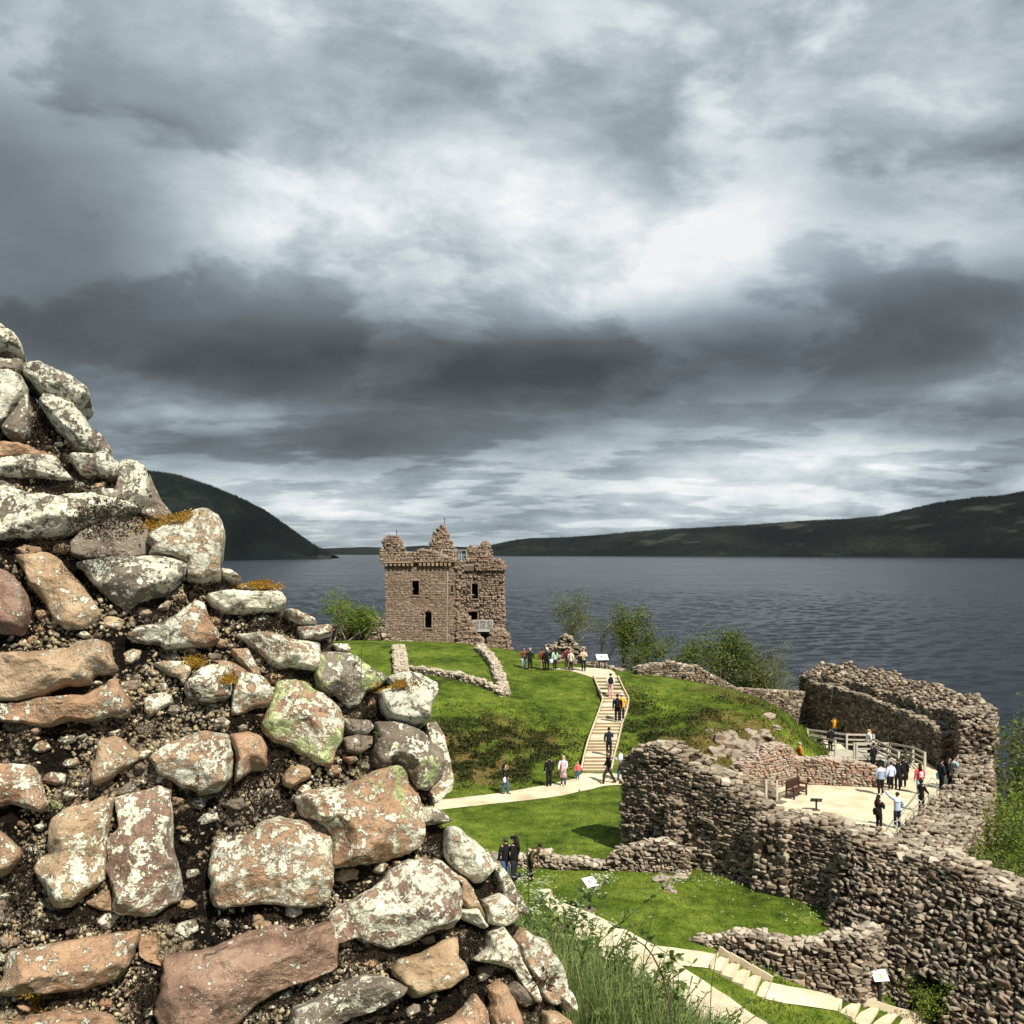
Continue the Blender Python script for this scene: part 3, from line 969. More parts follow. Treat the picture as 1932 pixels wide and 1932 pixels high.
def rubble_wall(name, label, pts, thick, mat='ruin_stone', core='shade_dark_mortar', rowh=.19, w=.34, depth=.26, rough=1.0, ragged=.22, seed=1, kind='rubble',
                base_sink=.35, batter=None, gap=None, toprows=None, back=True, cat='wall', group=None, zbase=None, limit=300, parent=None, st=None, thing=None, topsize=1.0, finish=True, skip=None, outer=None, topslope=0.0, topmat=None):
    """pts: (x, y, z_top[, batter]); the wall follows them, its foot on the ground"""
    u, A = sample(pts, .35)
    r = random.Random(seed)
    n = len(u)
    tang = np.gradient(A[:, :2], axis=0)
    tang /= np.linalg.norm(tang, axis=1)[:, None] + 1e-9
    nrm = np.stack([tang[:, 1], -tang[:, 0]], 1)                 # right-hand side
    mid = n // 2
    if np.dot(nrm[mid], -A[mid, :2]) < 0: nrm = -nrm             # the face towards the viewer's side
    top = A[:, 2] + np.array([ragged * (noise.noise((uu * 1.1, seed * 3.7, 0)) + .6 * noise.noise((uu * 3.1, seed * 1.7, 4))) for uu in u])
    zb = terr(A[:, 0], A[:, 1]) if zbase is None else (zbase(A[:, 0], A[:, 1]) if callable(zbase) else np.full(n, float(zbase)))
    bat = A[:, 3] if A.shape[1] > 3 else np.zeros(n)
    thk = A[:, 4] if A.shape[1] > 4 else np.full(n, float(thick))
    fx = A[:, :2] + nrm * thk[:, None] / 2; bx = A[:, :2] - nrm * thk[:, None] / 2
    fb = fx + nrm * bat[:, None]
    zf = (terr(fb[:, 0], fb[:, 1]) if zbase is None else zb) - base_sink
    zk = (terr(bx[:, 0], bx[:, 1]) if zbase is None else zb) - base_sink
    top = np.maximum(top, np.maximum(zf, zk) + base_sink + .06)
    topf = top - topslope
    if thing is None:
        thing = empty(name, (float(A[mid, 0]), float(A[mid, 1]), float(zb[mid])), 0, parent)
        tag(thing, label, cat, group, 'thing')
        st = Stones(kind, seed)
    base = np.array(thing.location)
    cut = np.zeros(n, dtype=bool)
    zgap = None
    if gap:
        g0, g1, zgap = gap
        cut = (u >= g0) & (u <= g1)
    # the core
    ins = .07
    V, Fc = [], []
    for i in range(n):
        lo_f = zgap if cut[i] else zf[i]; lo_k = zgap if cut[i] else zk[i]
        s = 0 if not cut[i] else (zgap - zf[i]) / (topf[i] - zf[i])
        pb = fb[i] * (1 - s) + fx[i] * s
        V += [(*(pb - nrm[i] * ins), lo_f), (*(fx[i] - nrm[i] * ins), topf[i] - .10), (*(bx[i] + nrm[i] * ins), top[i] - .10), (*(bx[i] + nrm[i] * ins), lo_k)]
    for i in range(n - 1):
        a, b = 4 * i, 4 * (i + 1)
        for k in range(4):
            k2 = (k + 1) % 4
            Fc.append((a + k, b + k, b + k2, a + k2))
    Fc += [(0, 1, 2, 3), (4 * (n - 1) + 3, 4 * (n - 1) + 2, 4 * (n - 1) + 1, 4 * (n - 1))]
    mk('core', np.array(V) - base, Fc, MATS[core], thing)
    def skip2(c, zc, p):
        if gap and g0 < c < g1 and zc < zgap: return True
        return skip(c, zc, p) if skip else False
    Bf = np.concatenate([fb, zf[:, None] + base_sink * .4], 1); Tf = np.concatenate([fx, topf[:, None]], 1)
    N3 = np.concatenate([nrm, np.zeros((n, 1))], 1)
    steep = bat > 1.0
    if steep.any():                                       # where the facing has fallen the rubble heart shows
        loose = lambda c: np.interp(c, u, bat) > 1.0 + .5 * noise.noise((c * 1.3, seed, 0))
        face(st, u, Bf, Tf, N3, rowh, w, depth, rough, True, lambda c, zc, p: skip2(c, zc, p) or (loose(c) and zc < np.interp(c, u, topf) - .55))
        face(st, u, Bf, Tf, N3, rowh * 1.12, w * .8, depth * 1.15, 1.7, True, lambda c, zc, p: skip2(c, zc, p) or not (loose(c) and zc < np.interp(c, u, topf) - .45), None, 'rubble')
    else:
        face(st, u, Bf, Tf, N3, rowh, w, depth, rough, True, skip2)
    if back:
        Bk = np.concatenate([bx, zk[:, None] + base_sink * .4], 1); Tk = np.concatenate([bx, top[:, None]], 1)
        face(st, u, Bk, Tk, -N3, rowh * 1.5, w * 1.5, depth, rough, False, skip2)
    # both ends
    for e, sg in ((0, -1), (n - 1, 1)):
        t3 = np.array([tang[e, 0], tang[e, 1], 0]) * sg
        uu = np.array([0, thk[e] + bat[e] * .5])
        a0 = np.array([*fb[e], zf[e] + .1]); a1 = np.array([*bx[e], zk[e] + .1])
        b0 = np.array([*fx[e], topf[e]]); b1 = np.array([*bx[e], top[e]])
        face(st, uu, np.array([a0, a1]), np.array([b0, b1]), np.array([t3, t3]), rowh, w, depth, rough, True)
    # the ragged top
    rows = toprows or max(1, int(round(thk.max() / (w * .85 * topsize))))
    for q in range(rows):
        s = (q + .5) / rows
        x = 0.0
        while x < u[-1]:
            ww = w * topsize * r.uniform(.6, 1.35)
            c = min(x + ww / 2, u[-1])
            px = np.interp(c, u, A[:, 0]); py = np.interp(c, u, A[:, 1]); pz = np.interp(c, u, topf) * (1 - s) + np.interp(c, u, top) * s
            k = min(int(np.searchsorted(u, c)), n - 1)
            off = nrm[k] * thk[k] * (.5 - s)
            if rows > 3 and thk[k] < thk.max() * .8 and r.random() > thk[k] / thk.max(): x += ww; continue
            q3 = Matrix.Rotation(math.atan2(tang[k, 1], tang[k, 0]) + r.gauss(0, .35 * rough), 3, 'Z') @ Matrix.Rotation(r.gauss(0, .16 * rough), 3, 'X') @ Matrix.Rotation(r.gauss(0, .16 * rough), 3, 'Y')
            hh = rowh * topsize * r.uniform(.8, 1.6)
            p = Vector((px + off[0] + r.gauss(0, .03), py + off[1] + r.gauss(0, .03), pz - hh * .25 + r.uniform(-.04, .07) * rough))
            st.add(p, q3 @ Vector((1, 0, 0)), q3 @ Vector((0, 1, 0)), q3 @ Vector((0, 0, 1)), (ww, w * topsize * r.uniform(.7, 1.2), hh), True, topmat if r.random() < .6 else None)
            v = st.S[-1]
            dd = (p - Vector((0, 0, H))).length
            st.S[-1] = (max(v[0], ww * hh / dd / dd * .9), *v[1:])
            x += ww
    if finish:
        st.finish(thing, mat, limit)
    return thing, st


def W(px, Y, py, *more):
    """wall point: picture column, distance, picture row of its top"""
    return (PX(px, Y), Y, TZ(py, Y), *more)
# ------------------------------------------------------------------ paths, steps, terrace
NO_GRASS = []                      # ground outlines kept clear of grass


def strip(name, label, left, right, mat, lift=.05, cross=6, step=.4, kind='structure', flat=None, cat='path'):
    """a sheet between two edges given in picture places, laid on the ground"""
    a = [drape(*p) for p in left]; b = [drape(*p) for p in right]
    def rs(L, n):
        A = np.array([tuple(v)[:2] for v in L]); s = np.concatenate([[0], np.cumsum(np.hypot(*np.diff(A, axis=0).T))])
        t = np.linspace(0, s[-1], n)
        return np.stack([np.interp(t, s, A[:, 0]), np.interp(t, s, A[:, 1])], 1)
    ln = sum((a[i + 1] - a[i]).length for i in range(len(a) - 1))
    n = max(3, int(ln / step))
    ra, rb = rs(a, n), rs(b, n)
    V = []
    for i in range(n):
        for k in range(cross + 1):
            s = k / cross
            p = ra[i] * (1 - s) + rb[i] * s
            wob = 0 if 0 < k < cross else .06 * noise.noise((p[0] * 1.5, p[1] * 1.5, 2))
            z = float(terr(p[0], p[1])) + lift if flat is None else flat
            if k in (0, cross): z -= .03
            V.append((p[0] + wob, p[1] + wob, z))
    c = cross + 1
    Fc = [(i * c + k, (i + 1) * c + k, (i + 1) * c + k + 1, i * c + k + 1) for i in range(n - 1) for k in range(cross)]
    o = mk(name, V, Fc, MATS[mat], smooth=True)
    tag(o, label, cat, kind=kind)
    NO_GRASS.append([tuple(p) for p in ra] + [tuple(p) for p in rb[::-1]])
    return o


upper = strip('upper_path', 'pale gravel path crossing the lawn below the hill', [(820, 1510), (870, 1506), (929, 1499), (1000, 1487), (1040, 1480), (1085, 1470), (1100, 1459), (1155, 1459), (1196, 1467), (1215, 1468)],
              [(820, 1530), (870, 1524), (929, 1517), (1000, 1510), (1060, 1502), (1115, 1490), (1135, 1484), (1160, 1482), (1196, 1481), (1215, 1480)], 'pale_gravel_path')
lower = strip('lower_path', 'pale gravel path sloping down beside the nettles', [(1012, 1680), (1020, 1700), (1080, 1762), (1180, 1842), (1290, 1912), (1370, 1960), (1480, 2010)],
              [(1040, 1680), (1047, 1699), (1140, 1736), (1240, 1788), (1288, 1828), (1424, 1918), (1500, 1962)], 'pale_gravel_path', .06)
landing = strip('landing_path', 'pale gravel landing at the head of the short steps', [(1236, 1786), (1300, 1794), (1354, 1803)], [(1284, 1824), (1310, 1826), (1342, 1830)], 'pale_gravel_path', .065)
low_path = strip('stepped_path', 'pale landing between the two short flights of steps', [(1456, 1857), (1520, 1868), (1589, 1883)], [(1444, 1887), (1520, 1901), (1585, 1911)], 'pale_gravel_path', .065)
hilltop = strip('hilltop_path', 'pale gravel area at the head of the long steps', [(1040, 1263), (1060, 1264), (1090, 1270), (1121, 1280)], [(1125, 1262), (1150, 1263), (1160, 1270), (1165, 1279)], 'pale_gravel_path', .06)


def flight(parent, risers, rise_mat):
    """steps: each a slab with a tread and a board riser. risers: list of (left xyz, right xyz, next left, next right, z)"""
    for (a, b, c, d, z) in risers:
        V = [(*a, z), (*b, z), (*d, z), (*c, z), (*a, z - .5), (*b, z - .5), (*d, z - .5), (*c, z - .5)]
        mk('step', V, [(0, 1, 2, 3), (4, 7, 6, 5), (0, 4, 5, 1), (1, 5, 6, 2), (2, 6, 7, 3), (3, 7, 4, 0)], MATS['pale_gravel_path'], parent)
        e = .03
        mb = MB(); mb.bar((a[0], a[1] - e, z - .085), (b[0], b[1] - e, z - .085), .05, .135)
        mb.build('riser', MATS[rise_mat], parent)


def hill_steps():
    cy = [1455, 1425, 1395, 1360, 1325, 1250, 1220, 1190, 1160, 1085, 1050, 1020, 990, 925, 895, 860, 830, 775, 745, 715, 690, 640, 610, 575, 545, 528]
    Lx = [(528, 1000), (545, 1005), (660, 1050), (760, 1095), (870, 1060), (980, 1020), (1140, 960), (1300, 915), (1455, 885)]
    Rx = [(528, 1222), (545, 1228), (660, 1280), (760, 1335), (880, 1310), (1000, 1265), (1120, 1240), (1240, 1210), (1330, 1185), (1455, 1160)]
    f = lambda T, y: 928.8 + .1923 * np.interp(y, [q[0] for q in T], [q[1] for q in T])
    root = empty('hill_stairs', tuple(P(1140, 1456, 58.3)))
    tag(root, 'long flight of pale gravel steps climbing the green hill', 'stairs', kind='structure')
    base = root.location
    E = []
    for k, c in enumerate(cy):
        h = 12.45 - k * .126
        y = 1176.5 + .1923 * c
        Y = F * h / (y - HZ)
        E.append((PX(f(Lx, c), Y), PX(f(Rx, c), Y), Y, H - h))
    rs = []
    for k in range(len(E) - 1):
        l, r_, Y, z = E[k]; l2, r2, Y2, _ = E[k + 1]
        rs.append(((l - base.x, Y - base.y), (r_ - base.x, Y - base.y), (l2 - base.x, Y2 + .02 - base.y), (r2 - base.x, Y2 + .02 - base.y), z + .126 - base.z))
    flight(root, rs, 'step_riser')
    for side in (0, 1):
        for k in range(0, len(E) - 1):
            a, b = E[k], E[k + 1]
            sg = -.06 if side == 0 else .06
            mb = MB()
            mb.bar((a[side] + sg - base.x, a[2] - base.y, a[3] + .13 - base.z), (b[side] + sg - base.x, b[2] - base.y, b[3] + .13 - base.z), .07, .2)
            mb.build('edging', MATS['kerb_edging'], root)
    NO_GRASS.append([(e[0] - .1, e[2]) for e in E] + [(e[1] + .1, e[2]) for e in E[::-1]])
    return E


STAIR = hill_steps()


def low_steps(name, label, R0, R1, L0, L1, n, h0, h1):
    root = empty(name, tuple(P(R0[0], R0[1], F * h0 / (R0[1] - HZ))))
    tag(root, label, 'stairs', kind='structure')
    base = root.location
    E = []
    for k in range(n + 1):
        s = k / n
        h = h0 + (h1 - h0) * s
        def pt(A, B):
            q = drape(A[0] + (B[0] - A[0]) * s, A[1] + (B[1] - A[1]) * s)
            return (q.x - base.x, q.y - base.y)
        l_, r0 = pt(L0, L1), pt(R0, R1)
        E.append((l_, r0, max(float(terr(l_[0] + base.x, l_[1] + base.y)), float(terr(r0[0] + base.x, r0[1] + base.y))) + .03 - base.z))
    for k in range(n):
        l, r_, z = E[k]; l2, r2, z2 = E[k + 1]
        z = max(z2, z - .16) + .03
        V = [(*l, z), (*r_, z), (*r2, z), (*l2, z), (*l, z - .7), (*r_, z - .7), (*r2, z - .7), (*l2, z - .7)]
        fs = [(0, 1, 2, 3), (4, 7, 6, 5), (0, 4, 5, 1), (1, 5, 6, 2), (2, 6, 7, 3), (3, 7, 4, 0)]
        mk('step', V, fs, MATS['pale_gravel_path'], root)
        MB().bar((*l, z + .05), (*r_, z + .05), .06, .13).build('riser', MATS['kerb_edging'], root)
        MB().bar((r_[0] + .05, r_[1] + .05, z + .16), (r2[0] + .05, r2[1] + .05, z + .03), .07, .28).build('edging', MATS['kerb_edging'], root)
    NO_GRASS.append([(e[0][0] + base.x, e[0][1] + base.y) for e in E] + [(e[1][0] + base.x, e[1][1] + base.y) for e in E[::-1]])


low_steps('short_steps', 'upper short flight of pale steps below the low wall', (1354, 1802), (1454, 1857), (1341, 1830), (1442, 1887), 5, 13.12, 13.75)
low_steps('lowest_steps', 'lowest short flight of pale steps near the white panel', (1588, 1885), (1760, 1940), (1585, 1912), (1700, 1990), 5, 14.0, 14.7)


def terrace():
    pts = TPOLY
    cx = sum(p[0] for p in pts) / len(pts); cy_ = sum(p[1] for p in pts) / len(pts)
    V = [(cx, cy_, H - 13.6)]; Fc = []
    rings = 5
    n = len(pts)
    for k in range(1, rings + 1):
        for p in pts:
            V.append((cx + (p[0] - cx) * k / rings, cy_ + (p[1] - cy_) * k / rings, H - 13.6))
    for i in range(n): Fc.append((0, 1 + i, 1 + (i + 1) % n))
    for k in range(rings - 1):
        for i in range(n):
            a = 1 + k * n + i; b = 1 + k * n + (i + 1) % n
            Fc.append((a, a + n, b + n, b))
    b = len(V)
    for p in pts: V.append((p[0], p[1], H - 16))
    for i in range(n):
        a = 1 + (rings - 1) * n + i; a2 = 1 + (rings - 1) * n + (i + 1) % n
        Fc.append((a, b + i, b + (i + 1) % n, a2))
    o = mk('terrace_floor', V, Fc, MATS['pale_gravel_path'])
    tag(o, 'pale gravel floor of the gatehouse court', 'ground', kind='structure')
    NO_GRASS.append(pts)


terrace()
TERR_Z = H - 13.6


def gate_track():
    pts = [(PX(1530, 85), 85), (PX(1550, 79), 79), (PX(1560, 74.5), 74.5), (PX(1640, 72.8), 72.8), (PX(1690, 76), 76), (PX(1600, 84), 84)]
    V = [(x, y, float(terr(x, y)) + .12) for x, y in pts]
    cx, cy_ = sum(p[0] for p in pts) / 6, sum(p[1] for p in pts) / 6
    V.append((cx, cy_, float(terr(cx, cy_)) + .12))
    o = mk('gate_track', V, [(6, i, (i + 1) % 6) for i in range(6)], MATS['pale_gravel_path'])
    tag(o, 'pale gravel track between the bridge and the shaded wall', 'path', kind='structure')
    NO_GRASS.append(pts)


gate_track()

# ------------------------------------------------------------------ ruin walls
WG = 'ruined walls of the castle'
# the long front wall of the gatehouse, its right half a collapsed rubble face
gw = [W(1199, 44.6, 1428, .0), W(1206, 44.4, 1415, .0), W(1228, 43.9, 1404, .0), W(1261, 43.3, 1404, .05), W(1289, 42.9, 1427, .1), W(1320, 42.4, 1443, .1), W(1356, 41.8, 1460, .15), W(1402, 41.0, 1493, .2), W(1450, 40.2, 1533, .2),
      W(1540, 38.8, 1547, .3), W(1606, 37.8, 1564, .4), W(1622, 37.5, 1569, 1.3), W(1650, 37.0, 1576, 2.0), W(1671, 36.7, 1582, 2.1), W(1717, 35.9, 1607, 2.3), W(1786, 34.8, 1626, 2.4), W(1855, 33.6, 1650, 2.5), W(1931, 32.4, 1684, 2.5), W(2010, 31.2, 1722, 2.5)]
gate, gst = rubble_wall('gatehouse_wall', 'long ruined rubble wall with collapsed face in front of the gatehouse court', gw, 1.5, seed=11, rowh=.095, w=.25, depth=.22, rough=1.05, ragged=.34, kind='block', topmat='footing_stone', group=WG, finish=False, topsize=1.25,
                        gap=(14.35, 15.5, TZ(1828, 33.2)))
# pilaster stub and two broken ribs on its face
rubble_wall('', '', [W(1444, 39.9, 1535), W(1500, 39.1, 1545)], 1.7, seed=12, rowh=.12, w=.24, rough=1.2, ragged=.3, thing=gate, st=gst, finish=False, back=False)
rubble_wall('', '', [W(1284, 42.7, 1500), W(1302, 42.4, 1520)], 1.9, seed=13, rowh=.12, w=.22, rough=1.2, ragged=.35, thing=gate, st=gst, finish=False, back=False)
rubble_wall('', '', [W(1604, 37.6, 1690), W(1630, 37.2, 1690)], 2.6, seed=14, rowh=.17, w=.3, rough=1.5, ragged=.4, thing=gate, st=gst, finish=False, back=False)
gst.finish(gate, 'ruin_stone', 300)

rubble_wall('low_bailey_wall', 'low ruined wall crossing the lawn behind the visitors in black',
            [W(925, 42.6, 1612), W(982, 42.3, 1612), W(1030, 42.1, 1609), W(1050, 42.0, 1619), W(1098, 41.8, 1617), W(1121, 41.7, 1625), W(1155, 41.6, 1624), W(1163, 41.6, 1606), W(1194, 41.5, 1598), W(1232, 41.4, 1588), W(1262, 41.3, 1592), W(1296, 41.2, 1600)],
            .65, seed=21, rowh=.12, w=.24, rough=.9, ragged=.14, topmat='footing_stone', group=WG)
rubble_wall('low_steps_wall', 'low curved stone wall above the short flight of steps',
            [W(1312, 34.6, 1777), W(1330, 34.4, 1770), W(1356, 34.2, 1765), W(1389, 33.9, 1756), W(1433, 33.6, 1760), W(1494, 33.1, 1777), W(1535, 32.9, 1773), W(1574, 32.7, 1765), W(1617, 32.7, 1756), W(1648, 33.4, 1748)],
            .6, seed=22, rowh=.13, w=.25, rough=.7, ragged=.11, topmat='footing_stone', group=WG)
rubble_wall('court_wall', 'rounded ruined wall behind the dark wooden bench',
            [W(1392, 58.0, 1444), W(1418, 58.8, 1430), W(1445, 59.6, 1406), W(1470, 60.3, 1402), W(1486, 60.9, 1412), W(1491, 61.0, 1425), W(1513, 60.8, 1431), W(1555, 60.5, 1431), W(1608, 60.2, 1434), W(1642, 60.0, 1444), W(1657, 60.0, 1462)],
            .9, mat='pink_ruin_stone', core='tower_mortar', seed=23, rowh=.15, w=.30, depth=.2, rough=.45, ragged=.12, group=WG, zbase=TERR_Z - .1)
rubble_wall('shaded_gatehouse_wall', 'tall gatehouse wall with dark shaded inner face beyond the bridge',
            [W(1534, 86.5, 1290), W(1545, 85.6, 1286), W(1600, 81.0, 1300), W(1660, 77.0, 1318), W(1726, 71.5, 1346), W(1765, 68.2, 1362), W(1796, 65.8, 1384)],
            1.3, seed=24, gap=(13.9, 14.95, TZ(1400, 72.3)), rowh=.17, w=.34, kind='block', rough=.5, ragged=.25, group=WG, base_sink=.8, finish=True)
rubble_wall('upper_gatehouse_wall', 'broken upper masonry with pale lichen top above the shaded wall',
            [W(1530, 88.6, 1251), W(1560, 86.4, 1254), W(1608, 82.8, 1261), W(1648, 80.0, 1271), W(1708, 75.4, 1284), W(1771, 70.8, 1303), W(1818, 67.6, 1321), W(1845, 65.4, 1343)],
            2.2, seed=25, rowh=.17, w=.33, rough=1.0, ragged=.55, kind='block', group=WG, topmat='footing_stone', base_sink=3.0, topslope=1.0)
rubble_wall('curved_curtain_wall', 'broad curved rubble wall sweeping round the court behind the wire fence',
            [W(1822, 67.0, 1334, 0, 2.3), W(1840, 65.0, 1348, 0, 2.0), W(1845, 63.2, 1378, .1, 1.9), W(1843, 61.8, 1432, .3, 1.8), W(1838, 60.0, 1452, .2, 1.8), W(1836, 57.5, 1478, .2, 2.0), W(1820, 54.2, 1508, .2, 2.4), W(1796, 51.0, 1538, .2, 2.8), W(1768, 47.6, 1572, .1, 2.9), W(1745, 44.2, 1604, 0, 2.8), W(1735, 42.0, 1624, 0, 2.6)],
            2.7, seed=26, rowh=.14, w=.28, rough=1.05, ragged=.6, kind='block', topmat='footing_stone', group=WG, base_sink=1.5, topslope=-.1)
rubble_wall('hilltop_wall', 'long low wall along the hilltop in front of the round bush',
            [W(1200, 79.2, 1261), W(1225, 79.6, 1254), W(1263, 80, 1249), W(1311, 80.3, 1257), W(1340, 80.8, 1275), W(1388, 82.4, 1299), W(1470, 84.5, 1303), W(1545, 87.5, 1308)],
            .8, seed=27, rowh=.16, w=.32, rough=.6, kind='block', ragged=.14, topmat='footing_stone', group=WG, base_sink=1.2)
rubble_wall('panel_wall', 'short low wall stub beside the hilltop information panel', [W(1104, 83, 1249), W(1140, 82.6, 1252), W(1156, 82, 1260), W(1172, 81, 1269)], .6, seed=28, rowh=.2, w=.36, ragged=.08, group=WG)
rubble_wall('gable_stump', 'pointed ruin stump behind the group on the hilltop',
            [W(1034, 85, 1222), W(1048, 85, 1216), W(1056, 85, 1207), W(1068, 85, 1198), (PX(1080, 85), 85, TZ(1207, 85)), W(1088, 85, 1222), W(1100, 85, 1224)], 1.3, seed=29, rowh=.22, w=.42, rough=1.1, ragged=.15, group=WG)
rubble_wall('tower_flank_wall', 'dark ruined wall running to the foot of the tower', [W(615, 104, 1185), W(640, 104, 1180), W(679, 104.5, 1176), W(700, 105, 1166), W(716, 105.5, 1166), W(727, 106, 1195), W(742, 106.5, 1205), W(775, 107, 1216)],
            1.2, seed=30, rowh=.25, w=.42, rough=1.1, ragged=.25, group=WG, base_sink=1.0)


def footing():
    """stone footings of a building on the hill: one connected plan"""
    fw = lambda L, h: [(*drape(*p)[:2], drape(*p).z + h) for p in L]
    a, b, c = fw([(758, 1276), (755, 1250), (752, 1226)], .42), fw([(752, 1268), (790, 1270), (835, 1275), (873, 1283), (912, 1296), (952, 1313)], .42), fw([(950, 1311), (944, 1285), (935, 1262), (920, 1241), (905, 1227)], .45)
    t, st = rubble_wall('stone_footings', 'pale low stone footings of a vanished building below the tower', a, .95, 'footing_stone', 'footing_mortar', .16, .28, .24, .8, .06, 41, finish=False, cat='ruin')
    rubble_wall('', '', b, .55, core='footing_mortar', rowh=.16, w=.28, ragged=.06, seed=42, thing=t, st=st, finish=False)
    rubble_wall('', '', c, .62, core='footing_mortar', rowh=.16, w=.28, ragged=.06, seed=43, thing=t, st=st, finish=False)
    st.finish(t, 'footing_stone', 300)


footing()

# ------------------------------------------------------------------ the tower house
def tower():
    YA, YB = 112.0, 114.3
    tx = lambda cx, Y=YA: PX(681.1 + .19232 * cx, Y)
    tz = lambda cy, Y=YA: TZ(953.6 + .19232 * cy, Y)
    root = empty('tower_house', (tx(700), YA, tz(1420)))
    tag(root, 'ruined reddish stone tower house with gable and battlements by the loch', 'tower')
    B = np.array(root.location)
    st = Stones('block', 51)
    zb = tz(1480)

    def slab(name, x0, x1, z0, z1, Y, depth, holes, mat):
        """a solid block whose front carries real openings"""
        xs = sorted({x0, x1, *[h[0] for h in holes], *[h[1] for h in holes]})
        zs = sorted({z0, z1, *[h[2] for h in holes], *[h[3] for h in holes]})
        V, Fc = [], []
        def quad(*q):
            b = len(V); V.extend(q); Fc.append((b, b + 1, b + 2, b + 3))
        for i in range(len(xs) - 1):
            for j in range(len(zs) - 1):
                cx, cz = (xs[i] + xs[i + 1]) / 2, (zs[j] + zs[j + 1]) / 2
                if any(h[0] < cx < h[1] and h[2] < cz < h[3] for h in holes): continue
                quad((xs[i], Y, zs[j]), (xs[i + 1], Y, zs[j]), (xs[i + 1], Y, zs[j + 1]), (xs[i], Y, zs[j + 1]))
        Yb = Y + depth
        quad((x1, Y, z0), (x1, Yb, z0), (x1, Yb, z1), (x1, Y, z1)); quad((x0, Yb, z0), (x0, Y, z0), (x0, Y, z1), (x0, Yb, z1))
        quad((x1, Yb, z0), (x0, Yb, z0), (x0, Yb, z1), (x1, Yb, z1)); quad((x0, Y, z1), (x1, Y, z1), (x1, Yb, z1), (x0, Yb, z1))
        mk(name, np.array(V) - B, Fc, MATS[mat], root)
        for h in holes:
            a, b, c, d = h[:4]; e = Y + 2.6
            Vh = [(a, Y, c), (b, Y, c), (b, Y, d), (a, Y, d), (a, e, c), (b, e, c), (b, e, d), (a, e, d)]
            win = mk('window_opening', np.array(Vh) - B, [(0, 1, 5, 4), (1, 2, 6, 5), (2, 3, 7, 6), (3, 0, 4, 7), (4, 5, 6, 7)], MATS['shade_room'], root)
            for nm, cc, ss in (('sill', ((a + b) / 2, Y - .05, c - .09), (b - a + .3, .26, .12)), ('lintel', ((a + b) / 2, Y - .02, d + .09), (b - a + .35, .22, .18)),
                               ('jamb', (a - .06, Y - .01, (c + d) / 2), (.12, .2, d - c)), ('jamb', (b + .06, Y - .01, (c + d) / 2), (.12, .2, d - c))):
                if len(h) > 4 and nm == 'lintel': continue
                MB().box(tuple(np.array(cc) - B), ss).build(nm, MATS['tower_stone'], win)
            if len(h) > 4:              # an arched head of small voussoirs
                rr = (b - a) / 2 + .1
                for q in range(7):
                    an = math.pi * (q + .5) / 7
                    MB().box(((a + b) / 2 + math.cos(an) * rr - B[0], Y - .05 - B[1], d - .12 + math.sin(an) * rr * .8 - B[2]), (.24, .26, .26), Matrix.Rotation(math.pi / 2 - an, 3, 'Y')).build('voussoir', MATS['tower_stone'], win)

    HA = [(tx(503), tx(570), tz(878), tz(738)), (tx(628), tx(694), tz(1200), tz(1048), 1), (tx(884), tx(902), tz(850), tz(780)), (tx(628), tx(690), zb, tz(1362))]
    x0, x1 = tx(247), tx(952)
    slab('front_core', x0, x1, zb, tz(535), YA, 9.5, HA, 'tower_mortar')
    HB = [(tx(1087, YB), tx(1148, YB), tz(912, YB), tz(765, YB)), (tx(1052, YB), tx(1143, YB), tz(1128, YB), tz(1040, YB)), (tx(1018, YB), tx(1092, YB), tz(640, YB), tz(552, YB))]
    xb0, xb1 = tx(952, YB) - .4, tx(1398, YB)
    slab('broken_core', xb0, xb1, zb, tz(556, YB), YB, 6.8, HB, 'shade_dark_mortar')

    def hole(H_):
        return lambda c, zc, p: any(h[0] - .12 < p[0] < h[1] + .12 and h[2] - .05 < zc < h[3] + .05 for h in H_)
    r = random.Random(3)
    def edge(c, zc, p):
        if hole(HA)(c, zc, p): return True
        lim = tx(938 + 26 * math.sin(zc * 1.7) + 18 * math.sin(zc * 4.1))
        return p[0] > lim
    u = np.linspace(0, tx(985) - x0, 20); n = len(u)
    Bf = np.stack([x0 + u, np.full(n, YA), np.full(n, zb)], 1); Tf = Bf.copy(); Tf[:, 2] = tz(596)
    N = np.tile([0, -1., 0], (n, 1))
    face(st, u, Bf, Tf, N, .155, .36, .16, .26, True, edge, sink=-.005)
    u = np.linspace(0, xb1 - xb0, 14); n = len(u)
    Bf = np.stack([xb0 + u, np.full(n, YB), np.full(n, zb)], 1); Tf = Bf.copy(); Tf[:, 2] = tz(556, YB)
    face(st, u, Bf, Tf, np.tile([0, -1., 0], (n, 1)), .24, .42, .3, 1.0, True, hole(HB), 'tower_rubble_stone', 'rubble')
    for (xe, Y0, d, ztop) in ((x1, YA, 2.3, tz(598)), (xb1, YB, 6.8, tz(556, YB))):      # right-hand flanks
        u = np.linspace(0, d, 8); n = len(u)
        Bf = np.stack([np.full(n, xe), Y0 + u, np.full(n, zb)], 1); Tf = Bf.copy(); Tf[:, 2] = ztop
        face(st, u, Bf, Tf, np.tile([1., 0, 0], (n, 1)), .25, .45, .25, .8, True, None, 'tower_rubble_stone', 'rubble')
    # ragged toothing where the front breaks off
    z = zb
